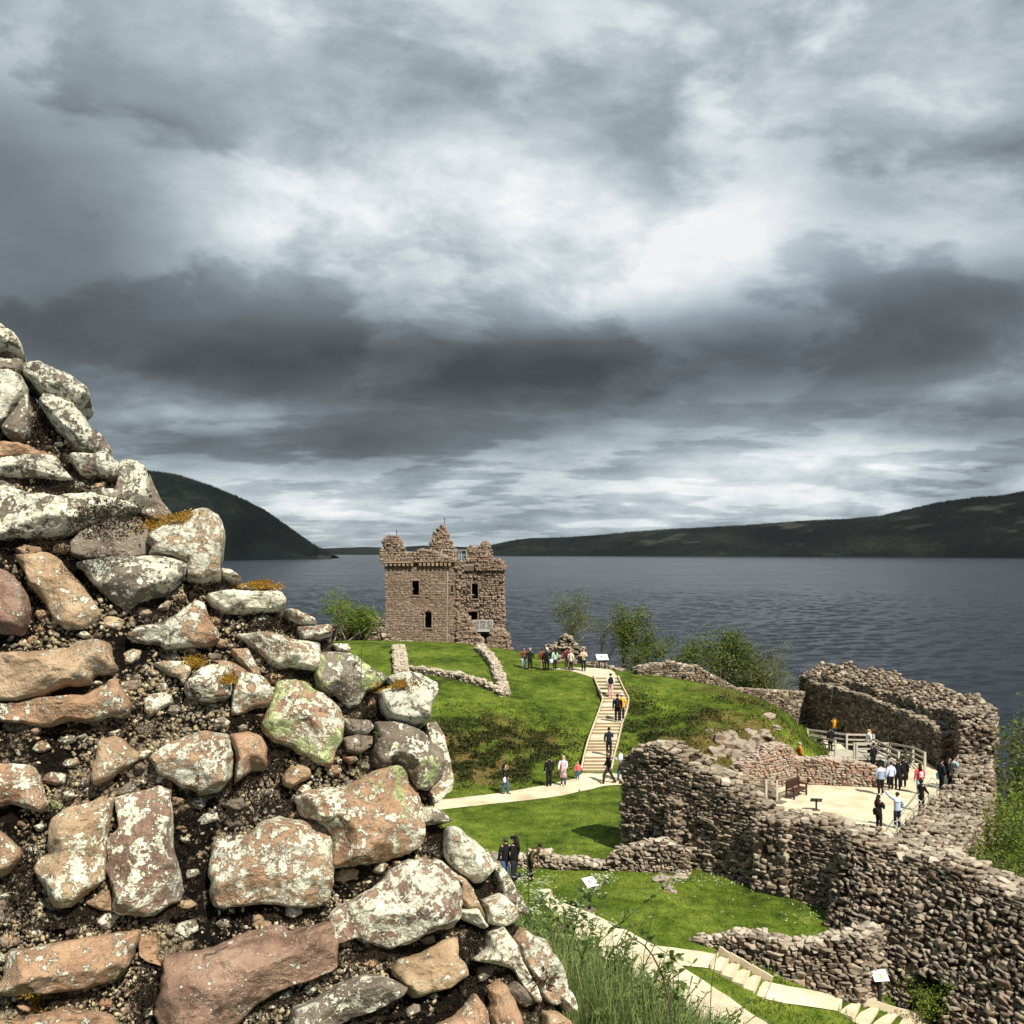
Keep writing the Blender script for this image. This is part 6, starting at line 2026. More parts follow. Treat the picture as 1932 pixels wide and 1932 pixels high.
    for src, mi in ((mb, 0), (ey, 1)):
        vs = [bm.verts.new(v) for v in src.V]
        for f in src.F:
            try:
                nf = bm.faces.new([vs[i] for i in f]); nf.material_index = mi; nf.smooth = True
            except ValueError: pass
    bm.to_mesh(me); bm.free()
    o = bpy.data.objects.new('body', me); C.objects.link(o); o.parent = root
    # jacket
    hem = .86 - coat
    fl = 1.0 + coat * .9
    prof = [(0, 0, hem, .165 * bulk * fl, .125 * fl), (0, 0, max(hem + .06, .92), .172 * bulk, .130), (0, 0, 1.08, .158 * bulk, .122), (0, 0, 1.24, .172 * bulk, .130), (0, 0, 1.36, .196 * bulk, .128), (0, 0, 1.43, .180 * bulk, .108), (0, .0, 1.475, .10, .085), (0, .01, 1.52, .066, .066)]
    V, Fc = rings([(p[0], p[1], p[2], p[3], p[4]) for p in prof], 14)
    V = [tuple(up(v) * s) if v[2] > .95 else tuple(Vector(v) * s) for v in V]
    j = MB(); j.V = list(V); j.F = list(Fc)
    if sleeves:
        for q in (-1, 1):
            j.tube([(sh[q] - Vector((q * .04, 0, .0))) * s, (sh[q] * .5 + A[q][0] * .5) * s, A[q][0] * s, (A[q][0] * .4 + A[q][1] * .6) * s, A[q][1] * s], [.080 * s, .076 * s, .064 * s, .056 * s, .046 * s], 8)
    jk = j.build('jacket', cloth(top), root, True)
    if shoulder:                                          # pale yoke over the shoulders
        V2, F2 = rings([(0, 0, 1.27, .178 * bulk, .135), (0, 0, 1.36, .202 * bulk, .133), (0, 0, 1.43, .186 * bulk, .113), (0, 0, 1.48, .105, .09)], 14)
        mk('yoke', [tuple(up(v) * s) for v in V2], F2, cloth(shoulder), jk, True)
    # trousers or skirt
    t = MB()
    V, Fc = rings([(0, 0, .80, .150 * bulk, .112), (0, 0, .90, .160 * bulk, .118), (0, 0, 1.0, .148 * bulk, .112)], 12)
    t.V = [tuple(Vector(v) * s) for v in V]; t.F = Fc
    for q in (-1, 1):
        h = Vector((q * .088, 0, .86)); k = Vector(kn[q]); a = Vector(an[q]) + Vector((0, 0, -.02))
        t.tube([h * s, (h * .5 + k * .5) * s, k * s, (k * .5 + a * .5) * s, a * s], [.104 * s, .092 * s, .074 * s, .068 * s, .058 * s], 9)
    t.build('trousers', cloth(legs), root, True)
    if skirt:
        V, Fc = rings([(0, 0, .42, .24, .21), (0, 0, .7, .20, .16), (0, 0, .95, .15, .115)], 14)
        mk('skirt', [tuple(Vector(v) * s) for v in V], Fc, cloth(skirt), root, True)
    for q in (-1, 1):
        a = Vector(an[q])
        f = MB()
        zf = a.z - .085
        f.tube([(a + Vector((0, -.07, -.035))) * s, (a + Vector((0, .0, -.03))) * s, (a + Vector((0, .09, -.048))) * s, (a + Vector((0, .175, -.058))) * s], [.040 * s, .050 * s, .046 * s, .026 * s], 8, True, .8)
        f.build('shoe', cloth(shoes), root, True)
    # hair, hood or hat
    hh = MB()
    hq = up((0, .0, 1.665)) * s
    if hood:
        hh.ell(tuple(hq + Vector((0, -.005, -.01)) * s), (.112 * s, .125 * s, .125 * s), 12, 8, RX); hh.build('hood', cloth(top), root, True)
    else:
        hh.ell(tuple(hq + RX @ Vector((0, -.018, .012)) * s), (.098 * s, .108 * s, .092 * s), 12, 8, RX)
        if longhair:
            hh.tube([hq + RX @ Vector((0, -.06, .0)) * s, hq + RX @ Vector((0, -.10, -.12)) * s, hq + RX @ Vector((0, -.125, -.28)) * s, hq + RX @ Vector((0, -.13, -.40)) * s], [.085 * s, .098 * s, .088 * s, .04 * s], 9)
        hh.build('hair', cloth(hair), root, True)
    if hat:
        m = MB(); m.ell(tuple(hq + RX @ Vector((0, -.012, .03)) * s), (.108 * s, .118 * s, .095 * s), 12, 8, RX)
        m.tube([hq + RX @ Vector((0, .09, .02)) * s, hq + RX @ Vector((0, .18, .0)) * s], [.075 * s, .055 * s], 8, True, .16)
        m.build('hat', cloth(hat), root, True)
    return root


def bag(label, person_, off, size, col, cat='bag', strap=None):
    """a soft bag with a flap and strap, carried by a person but a thing of its own"""
    M = Matrix.Rotation(person_.rotation_euler.z, 3, 'Z')
    p = Vector(person_.location) + M @ Vector(off)
    root = empty('bag' if cat == 'bag' else cat, tuple(p), person_.rotation_euler.z); tag(root, label, cat, 'bags carried by visitors')
    n = 10
    V, Fc = rings([(0, 0, -size[2] / 2, size[0] * .42, size[1] * .42), (0, 0, -size[2] * .4, size[0] * .52, size[1] * .52), (0, 0, 0, size[0] * .53, size[1] * .55), (0, 0, size[2] * .35, size[0] * .48, size[1] * .48), (0, 0, size[2] / 2, size[0] * .34, size[1] * .3)], n)
    mk('pouch', V, Fc, cloth(col), root, True)
    f = MB(); f.box((0, -size[1] * .5, size[2] * .12), (size[0] * .7, .03, size[2] * .4)); f.build('pocket', cloth(tuple(c * .8 for c in col)), root)
    if strap:
        L = [M.inverted() @ (Vector(person_.location) + M @ Vector(q) - p) for q in strap]
        m = MB(); m.tube(L, .018, 5, True, .4); m.build('strap', cloth(col), root)
    return root


def on(px, py, h):
    Y = F * h / (py - HZ)
    return Vector((PX(px, Y), Y, H - h))


def gp(px, py, lift=.05):
    p = drape(px, py); p.z += lift
    return p


def step_pt(px, py):
    """a spot on the long stairs"""
    zs = [(HZ + F * (H - e[3]) / e[2], e) for e in STAIR]
    for k in range(len(zs) - 1):
        if zs[k][0] >= py >= zs[k + 1][0]:
            e = STAIR[k]; z = e[3] + .126
            Y = F * (H - z) / (py - HZ)
            Y = min(max(Y, STAIR[k][2] + .12), STAIR[k + 1][2])
            return Vector((PX(px, Y), Y, z))
    return gp(px, py)


UPG = 'visitors on the paths and the long steps'
a = person('woman in black hooded jacket and blue jeans carrying a white bag on the lawn path', gp(953, 1500), 250, 1.58, BLACK, JEANS, HB, arms='face', stride=.18, longhair=True, group=UPG)
bag('white shoulder bag hanging beside the woman in blue jeans', a, (.22, .06, .78), (.26, .12, .26), (.66, .62, .58), strap=[(.22, .05, .9), (.12, .10, 1.3), (0, 0, 1.47)])
person('person all in black standing beside the woman in the pale pink coat', gp(1036, 1485), 20, 1.62, BLACK, BLACK, HD, group=UPG)
person('woman in long pale pink coat on the lawn path', gp(1063, 1485), 160, 1.62, PINK, (.08, .07, .12), HL, (.6, .5, .45), coat=.36, arms='forward', longhair=True, group=UPG)
person('small child in red jacket and jeans at the foot of the steps', gp(1090, 1472), 170, .95, (.74, .13, .15), JEANS, HL, arms='down', bulk=1.15, group=UPG)
person('man in black jacket striding past the foot of the long steps', gp(1148, 1480), 84, 1.8, BLACK, (.03, .028, .028), HD, (.10, .05, .03), stride=.36, group=UPG)
a = person('woman in white top and grey waistcoat with blue jeans by the rubble wall', gp(1171, 1474), 75, 1.70, (.60, .62, .66), JEANS, HD, (.3, .25, .2), arms='phone', stride=.16, group=UPG, shoulder=(.78, .78, .80))
bag('black handbag on the hip of the woman in blue jeans by the wall', a, (-.26, -.08, .92), (.3, .14, .26), BLACK, strap=[(-.26, -.05, 1.0), (-.15, 0, 1.3), (0, 0, 1.47)])
person('man in navy jacket climbing the lowest part of the long steps', step_pt(1149, 1427), 5, 1.66, NAVY, BLACK, HB, arms='face', stride=.1, group=UPG)
a = person('person in long black coat halfway up the long steps', step_pt(1165, 1363), 0, 1.78, (.010, .011, .016), BLACK, HB, (.4, .4, .42), coat=.05, bulk=1.1, group=UPG)
bag('black rucksack on the back of the person halfway up the steps', a, (0, -.19, 1.2), (.34, .2, .48), (.014, .014, .018), 'rucksack')
person('person in yellow jacket and white cap half hidden behind the black coat', step_pt(1173, 1360), 0, 1.74, YELLOW, BLACK, HD, hat=WHITE, group=UPG)
a = person('walker in white top and pink trousers near the top of the long steps', step_pt(1152, 1318), 0, 1.66, (.72, .66, .66), (.62, .30, .33), HB, (.7, .5, .5), stride=.14, group=UPG)
bag('dark rucksack on the walker in pink trousers', a, (0, -.18, 1.2), (.32, .18, .48), (.022, .020, .026), 'rucksack')
TOP = 'group of visitors standing on the hilltop'
person('woman in brown top and pale jeans leftmost on the hilltop', gp(988, 1262, 0), 200, 1.66, BROWN, PALEJ, HB, longhair=True, group=TOP)
person('bald man in black jacket next to the woman in pale jeans', gp(1000, 1265, 0), 185, 1.74, BLACK, BLACK, (.42, .28, .21), group=TOP)
person('man in rust brown jacket and khaki trousers on the hilltop', gp(1023, 1265, 0), 10, 1.72, (.16, .055, .025), KHAKI, HD, group=TOP)
person('person in black wearing a white woolly hat on the hilltop', gp(1032, 1266, 0), 5, 1.78, BLACK, BLACK, WHITE, hat=(.82, .84, .86), group=TOP)
a = person('woman in pale green jacket on the hilltop', gp(1047, 1265, 0), 30, 1.70, GREEN, (.02, .02, .03), HB, (.6, .6, .6), longhair=True, group=TOP)
bag('white bag held beside the pale green jacket', a, (-.3, .05, .75), (.3, .16, .3), (.66, .68, .76), strap=[(-.3, .05, .88), (-.27, .06, .95), (-.25, .04, 1.0)])
person('man in dark plum jacket and tan trousers before the ruin stump', gp(1070, 1264, 0), 20, 1.76, MAROON, (.26, .18, .12), HB, bulk=1.1, group=TOP)
person('person in cream coat beside the plum jacket', gp(1077, 1266, .04), 330, 1.55, CREAM, BLACK, HL, coat=.12, group=TOP)
a = person('woman in beige jacket taking a photo at the head of the steps', gp(1101, 1268, .06), 190, 1.76, (.48, .37, .26), BLACK, HB, arms='phone', longhair=True, group=TOP)
bag('black bag at the side of the woman in beige', a, (.30, .02, .98), (.34, .18, .34), BLACK, strap=[(.28, 0, 1.1), (.18, 0, 1.4), (.05, 0, 1.48)])
LOW = 'visitors at the low bailey wall'
def gpY(px, Y): return Vector((PX(px, Y), Y, float(terr(PX(px, Y), Y)) + .01))
person('person in black jacket and grey hood leaning close to a companion in a cap', gpY(954, 40.0), 20, 1.72, BLACK, JEANS, (.05, .05, .055), group=LOW)
person('person in black with a dark peaked cap by the low wall', gpY(971, 40.0), 60, 1.78, (.009, .009, .011), (.02, .022, .03), HB, hat=(.010, .010, .012), longhair=True, group=LOW)
person('visitor in olive brown top bending down beside the low wall', gpY(1000, 40.3), 235, 1.66, (.085, .065, .038), BLACK, HB, arms='forward', bend=.75, group=LOW)
CRT = 'visitors in the gatehouse court'
a = person('woman with long black hair and maroon top looking at her phone in the court', on(1658, 1567, 13.6), 300, 1.74, BLACK, BLACK, HB, (.55, .28, .10), arms='phone', longhair=True, group=CRT, shoulder=MAROON)
bag('black shoulder bag swinging behind the woman with the phone', a, (.08, -.25, .98), (.4, .2, .34), BLACK, strap=[(.08, -.2, 1.1), (.1, -.12, 1.3), (.1, 0, 1.47)])
person('man in pale blue and navy jacket raising one arm in the court', on(1693, 1563, 13.6), 12, 1.78, (.36, .44, .58), NAVY, HD, (.35, .45, .52), arms='raise', group=CRT, shoulder=(.62, .70, .82))
person('person all in black leaning on the wire fence', on(1738, 1532, 13.6), 300, 1.7, BLACK, BLACK, HB, arms='forward', hood=True, group=CRT)
person('man in white and blue hooded jacket at the front of the court group', on(1662, 1500, 13.6), 0, 1.80, (.26, .33, .46), BLACK, HB, (.8, .8, .82), bulk=1.1, group=CRT, shoulder=(.76, .80, .86))
person('woman in light blue top and black trousers beside the hooded man', on(1681, 1491, 13.6), 10, 1.62, (.52, .60, .78), BLACK, HD, (.7, .7, .75), group=CRT)
person('person in black jacket third along in the court group', on(1694, 1490, 13.6), 350, 1.78, BLACK, BLACK, HD, group=CRT)
person('person in black at the right end of the court group', on(1704, 1485, 13.6), 340, 1.78, (.010, .010, .012), BLACK, HB, group=CRT)
person('person in olive hooded coat at the foot of the wooden ramp', on(1708, 1472, 13.6), 350, 1.86, OLIVE, BLACK, HB, hood=True, bulk=1.2, coat=.1, group=CRT)
person('person in grey top half hidden behind the light blue top', on(1678, 1481, 13.6), 340, 1.72, GREY, BLACK, HD, group=CRT)
a = person('woman in red top and pale jeans with a white rucksack', on(1735, 1498, 13.6), 5, 1.70, RED, PALEJ, HB, (.35, .05, .07), longhair=True, bulk=1.1, group=CRT)
bag('small white rucksack on the red top', a, (0, -.21, 1.14), (.24, .14, .32), (.78, .62, .64), 'rucksack')
a = person('person in navy jacket with a bright blue bag by the curved wall', on(1776, 1489, 13.6), 290, 1.70, NAVY, BLACK, HB, arms='down', group=CRT)
bag('bright blue bag hanging beside the navy jacket', a, (-.28, .12, .70), (.42, .22, .42), TEAL, strap=[(-.28, .1, .88), (-.27, .06, 1.0), (-.25, 0, 1.1)])
person('person in long black coat with long hair against the curved wall', on(1790, 1486, 13.5), 250, 1.74, BLACK, BLACK, HB, longhair=True, coat=.2, group=CRT)
person('person in pale checked jacket against the curved wall', on(1800, 1484, 13.5), 280, 1.72, PLAID, BLACK, HB, arms='face', coat=.1, group=CRT, shoulder=(.46, .54, .58))
BR = 'visitors around the wooden footbridge'
def brY(px, py, Y): return Vector((PX(px, Y), Y, H - 14.0))
def grd(px, Y, d=.02): return Vector((PX(px, Y), Y, max(float(terr(PX(px, Y), Y)), -99) + .12 + d))
person('person in black between the court group and the bridge', on(1648, 1452, 13.9), 30, 1.7, BLACK, BLACK, HB, group=BR)
person('man in rust orange jacket behind the court wall', gpY(1509, 63.4), 280, 1.78, ORANGE, BLACK, HG, arms='pocket', bulk=1.1, group=BR)
person('person in black sitting low by the end of the bridge', Vector((PX(1545, 72.6), 72.6, H - 14.35)), 200, 1.6, BLACK, BLACK, HB, arms='phone', bend=.3, group=BR)
person('person in black coat at the corner of the bridge rail', Vector((PX(1567, 72.4), 72.4, H - 14.0)), 20, 1.74, BLACK, BLACK, HB, coat=.25, group=BR)
person('photographer in yellow jacket and jeans before the shaded wall', grd(1575, 80.2), 330, 1.74, YELLOW, JEANS, HD, arms='camera', group=BR)
person('person in black in front of the shaded wall', grd(1592, 80.6), 200, 1.72, BLACK, BLACK, HB, arms='forward', group=BR)
person('woman in white jacket and black trousers crossing the bridge', Vector((PX(1639, 71.6), 71.6, H - 14.0)), 100, 1.68, (.74, .74, .74), BLACK, HL, stride=.15, longhair=True, coat=.08, group=BR)
# ------------------------------------------------------------------ grass, weeds, shrubs, trees
def set_rnd(o, arr):
    a = o.data.attributes.new('rnd', 'FLOAT', 'POINT'); a.data.foreach_set('value', np.asarray(arr, dtype=np.float32))


def turf_blades():
    r = np.random.default_rng(21)
    n = 210000
    x = r.uniform(-13, 24, n); y = 25 + 67 * r.random(n) ** 1.15
    ok = np.abs(x / y) < .53
    jx, jy = x + r.normal(0, .09, n), y + r.normal(0, .09, n)
    for pg in NO_GRASS: ok &= ~in_poly(jx, jy, pg)
    z = terr(x, y); sl = slope(x, y)
    ok &= (z > 12) & ~((x > 11) & (y > 46) & (y < 60) & (z < H - 13.2))
    x, y, z, sl = x[ok], y[ok], z[ok], sl[ok]
    n = len(x)
    cl = np.array([noise.fractal((a * .8, b * .8, 9), .9, 2, 3) for a, b in zip(x, y)])
    steep = np.clip((sl - .16) / .25, 0, 1) * np.clip(.6 + cl, .1, 1.3)
    L = r.uniform(.035, .085, n) * (1 + .5 * np.clip(cl, 0, 1)) + steep * r.uniform(.04, .24, n)
    an = r.uniform(0, 6.28, n)
    w = .010 + L * .09
    ln = L * r.uniform(.1, .7, n)
    sd = np.stack([-np.sin(an) * w, np.cos(an) * w, 0 * w], 1)
    b = np.stack([x, y, z - .01], 1)
    tip = b + np.stack([np.cos(an) * ln, np.sin(an) * ln, L], 1)
    V = np.stack([b - sd, b + sd, tip], 1).reshape(-1, 3)
    o = mk('turf_grass', V, np.arange(n * 3).reshape(-1, 3), MATS['grass_blade'])
    rr = np.clip(.42 + .75 * cl + r.normal(0, .22, n), 0, 1)
    set_rnd(o, np.repeat(rr, 3))
    tag(o, 'short green grass growing over the mound and lawns', 'grass', kind='stuff')
    # coarse dry tussocks on the browned banks
    jj = np.clip(((y - GY0) / GS).astype(int), 0, ny_ - 1); ii = np.clip(((x - GX0) / GS).astype(int), 0, nx_ - 1)
    sel = (DRY[jj, ii] + .35 * cl > .42)
    b, sd, m = b[sel], sd[sel], int(sel.sum())
    L = r.uniform(.08, .26, m); an = r.uniform(0, 6.28, m)
    tip = b + np.stack([np.cos(an) * L * .6, np.sin(an) * L * .6, L * .7], 1)
    V = np.stack([b - sd * 1.2, b + sd * 1.2, tip], 1).reshape(-1, 3)
    o = mk('dry_grass', V, np.arange(m * 3).reshape(-1, 3), MATS['dry_blade'])
    set_rnd(o, np.repeat(r.random(m), 3))
    tag(o, 'dry brown grass tussocks on the steep banks', 'grass', kind='stuff')


m_leaf('dry_blade', (.075, .052, .016), (.235, .175, .070), .3)
turf_blades()


def daisies():
    r = np.random.default_rng(31)
    pts = []
    for (px, py, sx, sy, n) in ((1330, 1664, 28, 7, 90), (1380, 1672, 22, 5, 36), (1540, 1712, 34, 12, 90), (1590, 1722, 16, 16, 70), (1500, 1735, 30, 12, 60), (1400, 1700, 80, 25, 60), (1200, 1680, 60, 20, 30), (1500, 1850, 50, 10, 70), (1600, 1885, 28, 8, 60), (1250, 1690, 40, 20, 20), (1080, 1575, 90, 25, 26), (1110, 1660, 12, 5, 22), (1060, 1655, 10, 5, 18), (1330, 1305, 30, 6, 50), (1400, 1345, 30, 15, 26), (1260, 1290, 30, 5, 20)):
        for k in range(int(n * .55)):
            pts.append(drape(px + r.normal(0, sx), py + r.normal(0, sy)))
    V, Fc = [], []
    for p in pts:
        if any(in_poly(np.array([p.x]), np.array([p.y]), pg)[0] for pg in NO_GRASS): continue
        s = r.uniform(.014, .032); b = len(V); z = p.z + r.uniform(.06, .13)
        V += [(p.x + s * math.cos(a), p.y + s * math.sin(a), z + r.uniform(-.01, .01)) for a in (0, 1.26, 2.51, 3.77, 5.03)]
        Fc.append((b, b + 1, b + 2, b + 3, b + 4))
    o = mk('daisy_flowers', V, Fc, MATS['flower_white'])
    set_rnd(o, r.random(len(V)))
    tag(o, 'tiny white daisies scattered over the lawn', 'flowers', kind='stuff')


daisies()

def herbage():
    """rank dark herbs and bramble on the steep bank, one tangled mass"""
    r = np.random.default_rng(51)
    P_ = []
    for (px, Yc, sx, sy, n) in ((880, 60.5, 2.4, 2.4, 16000), (970, 61.5, 1.8, 2.0, 9000), (850, 57.2, 2.2, 1.2, 6000), (940, 57.2, 2.0, .6, 2500), (1030, 62.5, 1.2, 2.2, 2600), (1205, 65, .9, 3.2, 5500), (1250, 62.5, 1.4, 1.6, 4500), (1320, 66.5, 1.8, 1.3, 3200), (1395, 70, 1.2, 1.0, 1200), (1210, 70.5, .8, 1.5, 1500)):
        x = PX(px, Yc) + r.normal(0, sx, n); y = Yc + r.normal(0, sy, n)
        cl = np.array([noise.fractal((a * .9, b * .9, 5), .9, 2, 3) for a, b in zip(x, y)])
        k = cl > r.normal(.02, .15, n)
        x, y, cl = x[k], y[k], cl[k]
        P_.append(np.stack([x, y, terr(x, y) + r.random(len(x)) * (.10 + .5 * np.clip(cl, 0, 1))], 1))
    P_ = np.concatenate(P_)
    for pg in NO_GRASS: P_ = P_[~in_poly(P_[:, 0], P_[:, 1], pg)]
    V, Fc = leaf_cloud(P_, .12, r)
    o = mk('bank_herbage', V, Fc, MATS['herb_leaf'])
    set_rnd(o, np.repeat(r.random(len(P_)), 4))
    tag(o, 'dark rank herbage covering the steep banks beside the long steps', 'undergrowth', kind='stuff')


# ---- trees
def grow(base, height, spread, seed, levels=4, kids=(5, 4, 4, 3), trunk_r=.18, up=.55, wander=.18, stems=1, lean=(0, 0), start=.25):
    """branch skeleton: list of (points, radii, level), and the twig ends"""
    r = random.Random(seed)
    out, ends = [], []
    def limb(p, d, L, rad, lv):
        pts, rr = [p.copy()], [rad]
        n = 5 if lv < 2 else 3
        q = p.copy(); dd = d.copy()
        for k in range(n):
            dd = (dd + Vector((r.gauss(0, wander), r.gauss(0, wander), r.gauss(0, wander) + .05 * up))).normalized()
            q = q + dd * L / n
            pts.append(q.copy()); rr.append(rad * (1 - .72 * (k + 1) / n))
        out.append((pts, rr, lv))
        if lv >= levels - 1:
            ends.extend(pts[1:])
            return
        m = kids[min(lv, len(kids) - 1)]
        for k in range(m):
            s = start + (1 - start) * (k + r.random()) / m if lv == 0 else .2 + .8 * (k + r.random()) / m
            i = min(int(s * n), n - 1)
            at = pts[i].lerp(pts[i + 1], s * n - i)
            az = r.uniform(0, 6.28)
            side = Vector((math.cos(az) * spread, math.sin(az) * spread, up * r.uniform(.5, 1.2)))
            nd = (dd * .55 + side).normalized()
            limb(at, nd, L * r.uniform(.40, .60) * (1.15 - .4 * s if lv == 0 else 1), max(rad * .5 * (1.1 - .6 * s), .006), lv + 1)
    for s in range(stems):
        d = Vector((lean[0] + r.gauss(0, .12 if stems == 1 else .42), lean[1] + r.gauss(0, .12 if stems == 1 else .3), 1)).normalized()
        limb(Vector(base) + Vector((r.gauss(0, .12 * stems), r.gauss(0, .1 * stems), -.2)), d, height * r.uniform(.82, .95), trunk_r / math.sqrt(stems), 0)
    return out, ends


def leaf_cloud(P_, size, r, flat=.35):
    """leaf blades: small folded quads"""
    n = len(P_)
    d = r.normal(size=(n, 3)); d[:, 2] *= .6; d /= np.linalg.norm(d, axis=1)[:, None]
    u = np.cross(d, r.normal(size=(n, 3))); u /= np.linalg.norm(u, axis=1)[:, None] + 1e-9
    L = size * r.uniform(.6, 1.35, n)[:, None]
    V = np.stack([P_ - d * L * .5, P_ + u * L * flat + d * L * .05, P_ + d * L * .6, P_ - u * L * flat + d * L * .05], 1)
    return V.reshape(-1, 3), np.arange(n * 4).reshape(-1, 4)


def tree(name, label, base, height, spread, leaf_mat, leaves, lsize, seed, bark='bark', group=None, jit=.35, cat='tree', **kw):
    out, ends = grow((0, 0, 0), height, spread, seed, **kw)
    root = empty(name, tuple(base)); tag(root, label, cat, group)
    r = np.random.default_rng(seed)
    tr = MB(); br = MB()
    for (pts, rr, lv) in out:
        (tr if lv == 0 else br).tube(pts, rr, 7 if lv == 0 else (5 if lv == 1 else 3), lv < 2)
    tr.build('trunk', MATS[bark], root, True)
    br.build('branches', MATS[bark], root, True)
    E = np.array([tuple(e) for e in ends])
    idx = r.integers(0, len(E), leaves)
    P_ = E[idx] + r.normal(0, jit, (leaves, 3)) * [1, 1, .7]
    P_ = P_[P_[:, 2] > .2]
    V, Fc = leaf_cloud(P_, lsize, r)
    o = mk('crown', V, Fc, MATS[leaf_mat], root)
    cl = np.array([noise.noise((a[0] * .9, a[1] * .9, a[2] * .9 + seed)) for a in P_])
    set_rnd(o, np.repeat(np.clip(.5 + cl * .8 + r.normal(0, .2, len(P_)), 0, 1), 4))
    o['kind'] = 'stuff'
    return root


def dome_bush(name, label, c, rx, ry, rz, mat, leaves, lsize, seed, group, bark='bark', cat='bush', twigs=26):
    """a dense rounded bush: stems fanning out to clumps of leaves spread through the dome"""
    r = random.Random(seed); nr = np.random.default_rng(seed)
    root = empty(name, tuple(c)); tag(root, label, cat, group)
    cl = []
    n = 90
    for k in range(n):
        th = math.acos(r.uniform(-.15, 1)); ph = r.uniform(0, 6.28); q = r.uniform(.55, 1.0) ** .5 * (1 + .16 * noise.noise((math.cos(ph) * 2, math.sin(ph) * 2, th * 2 + seed)))
        cl.append(Vector((math.sin(th) * math.cos(ph) * rx * q, math.sin(th) * math.sin(ph) * ry * q, math.cos(th) * rz * q)))
    m = MB()
    for k in range(twigs):
        e = r.choice(cl); b = Vector((r.gauss(0, rx * .12), r.gauss(0, ry * .12), -rz * .12))
        mid = b.lerp(e, .5) + Vector((r.gauss(0, .15), r.gauss(0, .15), rz * .10))
        m.tube([b, mid, e * 1.06], [.06 * rz / 3, .035 * rz / 3, .010], 5)
    m.build('stems', MATS[bark], root, True)
    per = leaves // n
    P_ = np.concatenate([np.array(e) + nr.normal(0, 1, (per, 3)) * np.array([rx, ry, rz * .8]) * r.uniform(.08, .17) for e in cl])
    P_ = P_[P_[:, 2] > -rz * .15]
    V, Fc = leaf_cloud(P_, lsize, nr)
    o = mk('crown', V, Fc, MATS[mat], root)
    tone = np.array([noise.noise((a[0] * 1.1, a[1] * 1.1, a[2] * 1.1 + seed)) for a in P_])
    set_rnd(o, np.repeat(np.clip(.5 + tone * .9 + nr.normal(0, .2, len(P_)), 0, 1), 4))
    o['kind'] = 'stuff'
    return root


def at_ground(px, Y):
    x = PX(px, Y); return Vector((x, Y, float(terr(x, Y))))


m_leaf('herb_leaf', (.016, .024, .006), (.070, .080, .018), .3)
herbage()
TG = 'trees and bushes on the loch bank'
tree('bare_tree', 'grey tree with hardly any leaves behind the ruin stump', at_ground(1066, 96), (TZ(1122, 96) - at_ground(1066, 96).z) * .95, .85, 'olive_leaf', 3000, .13, 5, 'pale_bark', TG, .45, levels=5, kids=(8, 5, 4, 3), trunk_r=.2, wander=.2, up=.8)
tree('bare_tree', 'small leafless grey tree between the panel and the stump', at_ground(1125, 97), (TZ(1180, 97) - at_ground(1125, 97).z), .8, 'olive_leaf', 700, .12, 15, 'pale_bark', TG, .4, levels=5, kids=(7, 5, 4, 2), trunk_r=.14, wander=.22, up=.7)
tree('spring_tree', 'slender tree in fresh green leaf beyond the hilltop panel', at_ground(1180, 95), (TZ(1152, 95) - at_ground(1180, 95).z) * .85, .6, 'spring_leaf', 4200, .17, 7, 'bark', TG, .4, levels=4, kids=(9, 6, 5), trunk_r=.17, up=.9)
tree('spring_tree', 'lower green tree leaning towards the hilltop wall', at_ground(1213, 94), TZ(1183, 94) - at_ground(1213, 94).z, .7, 'spring_leaf', 3400, .17, 8, 'bark', TG, .4, levels=4, kids=(8, 6, 5), trunk_r=.15, up=.7)
gb = P(1350, 1300, 88)
dome_bush('round_bush', 'large round olive green bush behind the hilltop wall', (gb.x, gb.y, gb.z - .6), 4.3, 3.2, TZ(1197, 88) - gb.z + .6, 'spring_leaf', 16000, .17, 9, TG)
tree('twiggy_bush', 'pale twiggy bush at the right edge of the round bush', at_ground(1412, 88.5), TZ(1238, 88.5) - at_ground(1412, 88.5).z, .9, 'olive_leaf', 5200, .15, 10, 'pale_bark', TG, .4, 'bush', levels=5, kids=(6, 5, 4, 3), trunk_r=.2, stems=4, up=.5, start=.1)
tree('twiggy_bush', 'low twiggy bush running down beside the cross wall', at_ground(1452, 90), TZ(1280, 90) - at_ground(1452, 90).z, .9, 'olive_leaf', 3600, .15, 12, 'pale_bark', TG, .4, 'bush', levels=4, kids=(6, 5, 4), trunk_r=.14, stems=4, up=.4, start=.1)
tree('green_bush', 'bright green leafy bush just left of the tower', at_ground(676, 103), (TZ(1140, 103) - at_ground(676, 103).z) * .8, .7, 'bright_leaf', 2700, .19, 13, 'pale_bark', TG, .45, 'bush', levels=4, kids=(7, 5, 4), trunk_r=.16, stems=4, up=.7, start=.15)
tree('green_bush', 'bright green bush with a branch reaching out over the near wall', at_ground(640, 101), (TZ(1118, 101) - at_ground(640, 101).z) * .82, .7, 'bright_leaf', 2300, .19, 14, 'pale_bark', TG, .4, 'bush', levels=4, kids=(7, 5, 4), trunk_r=.15, stems=3, up=.6, lean=(-.25, 0), start=.25)
EG = 'shrubs and trees below the curved wall'
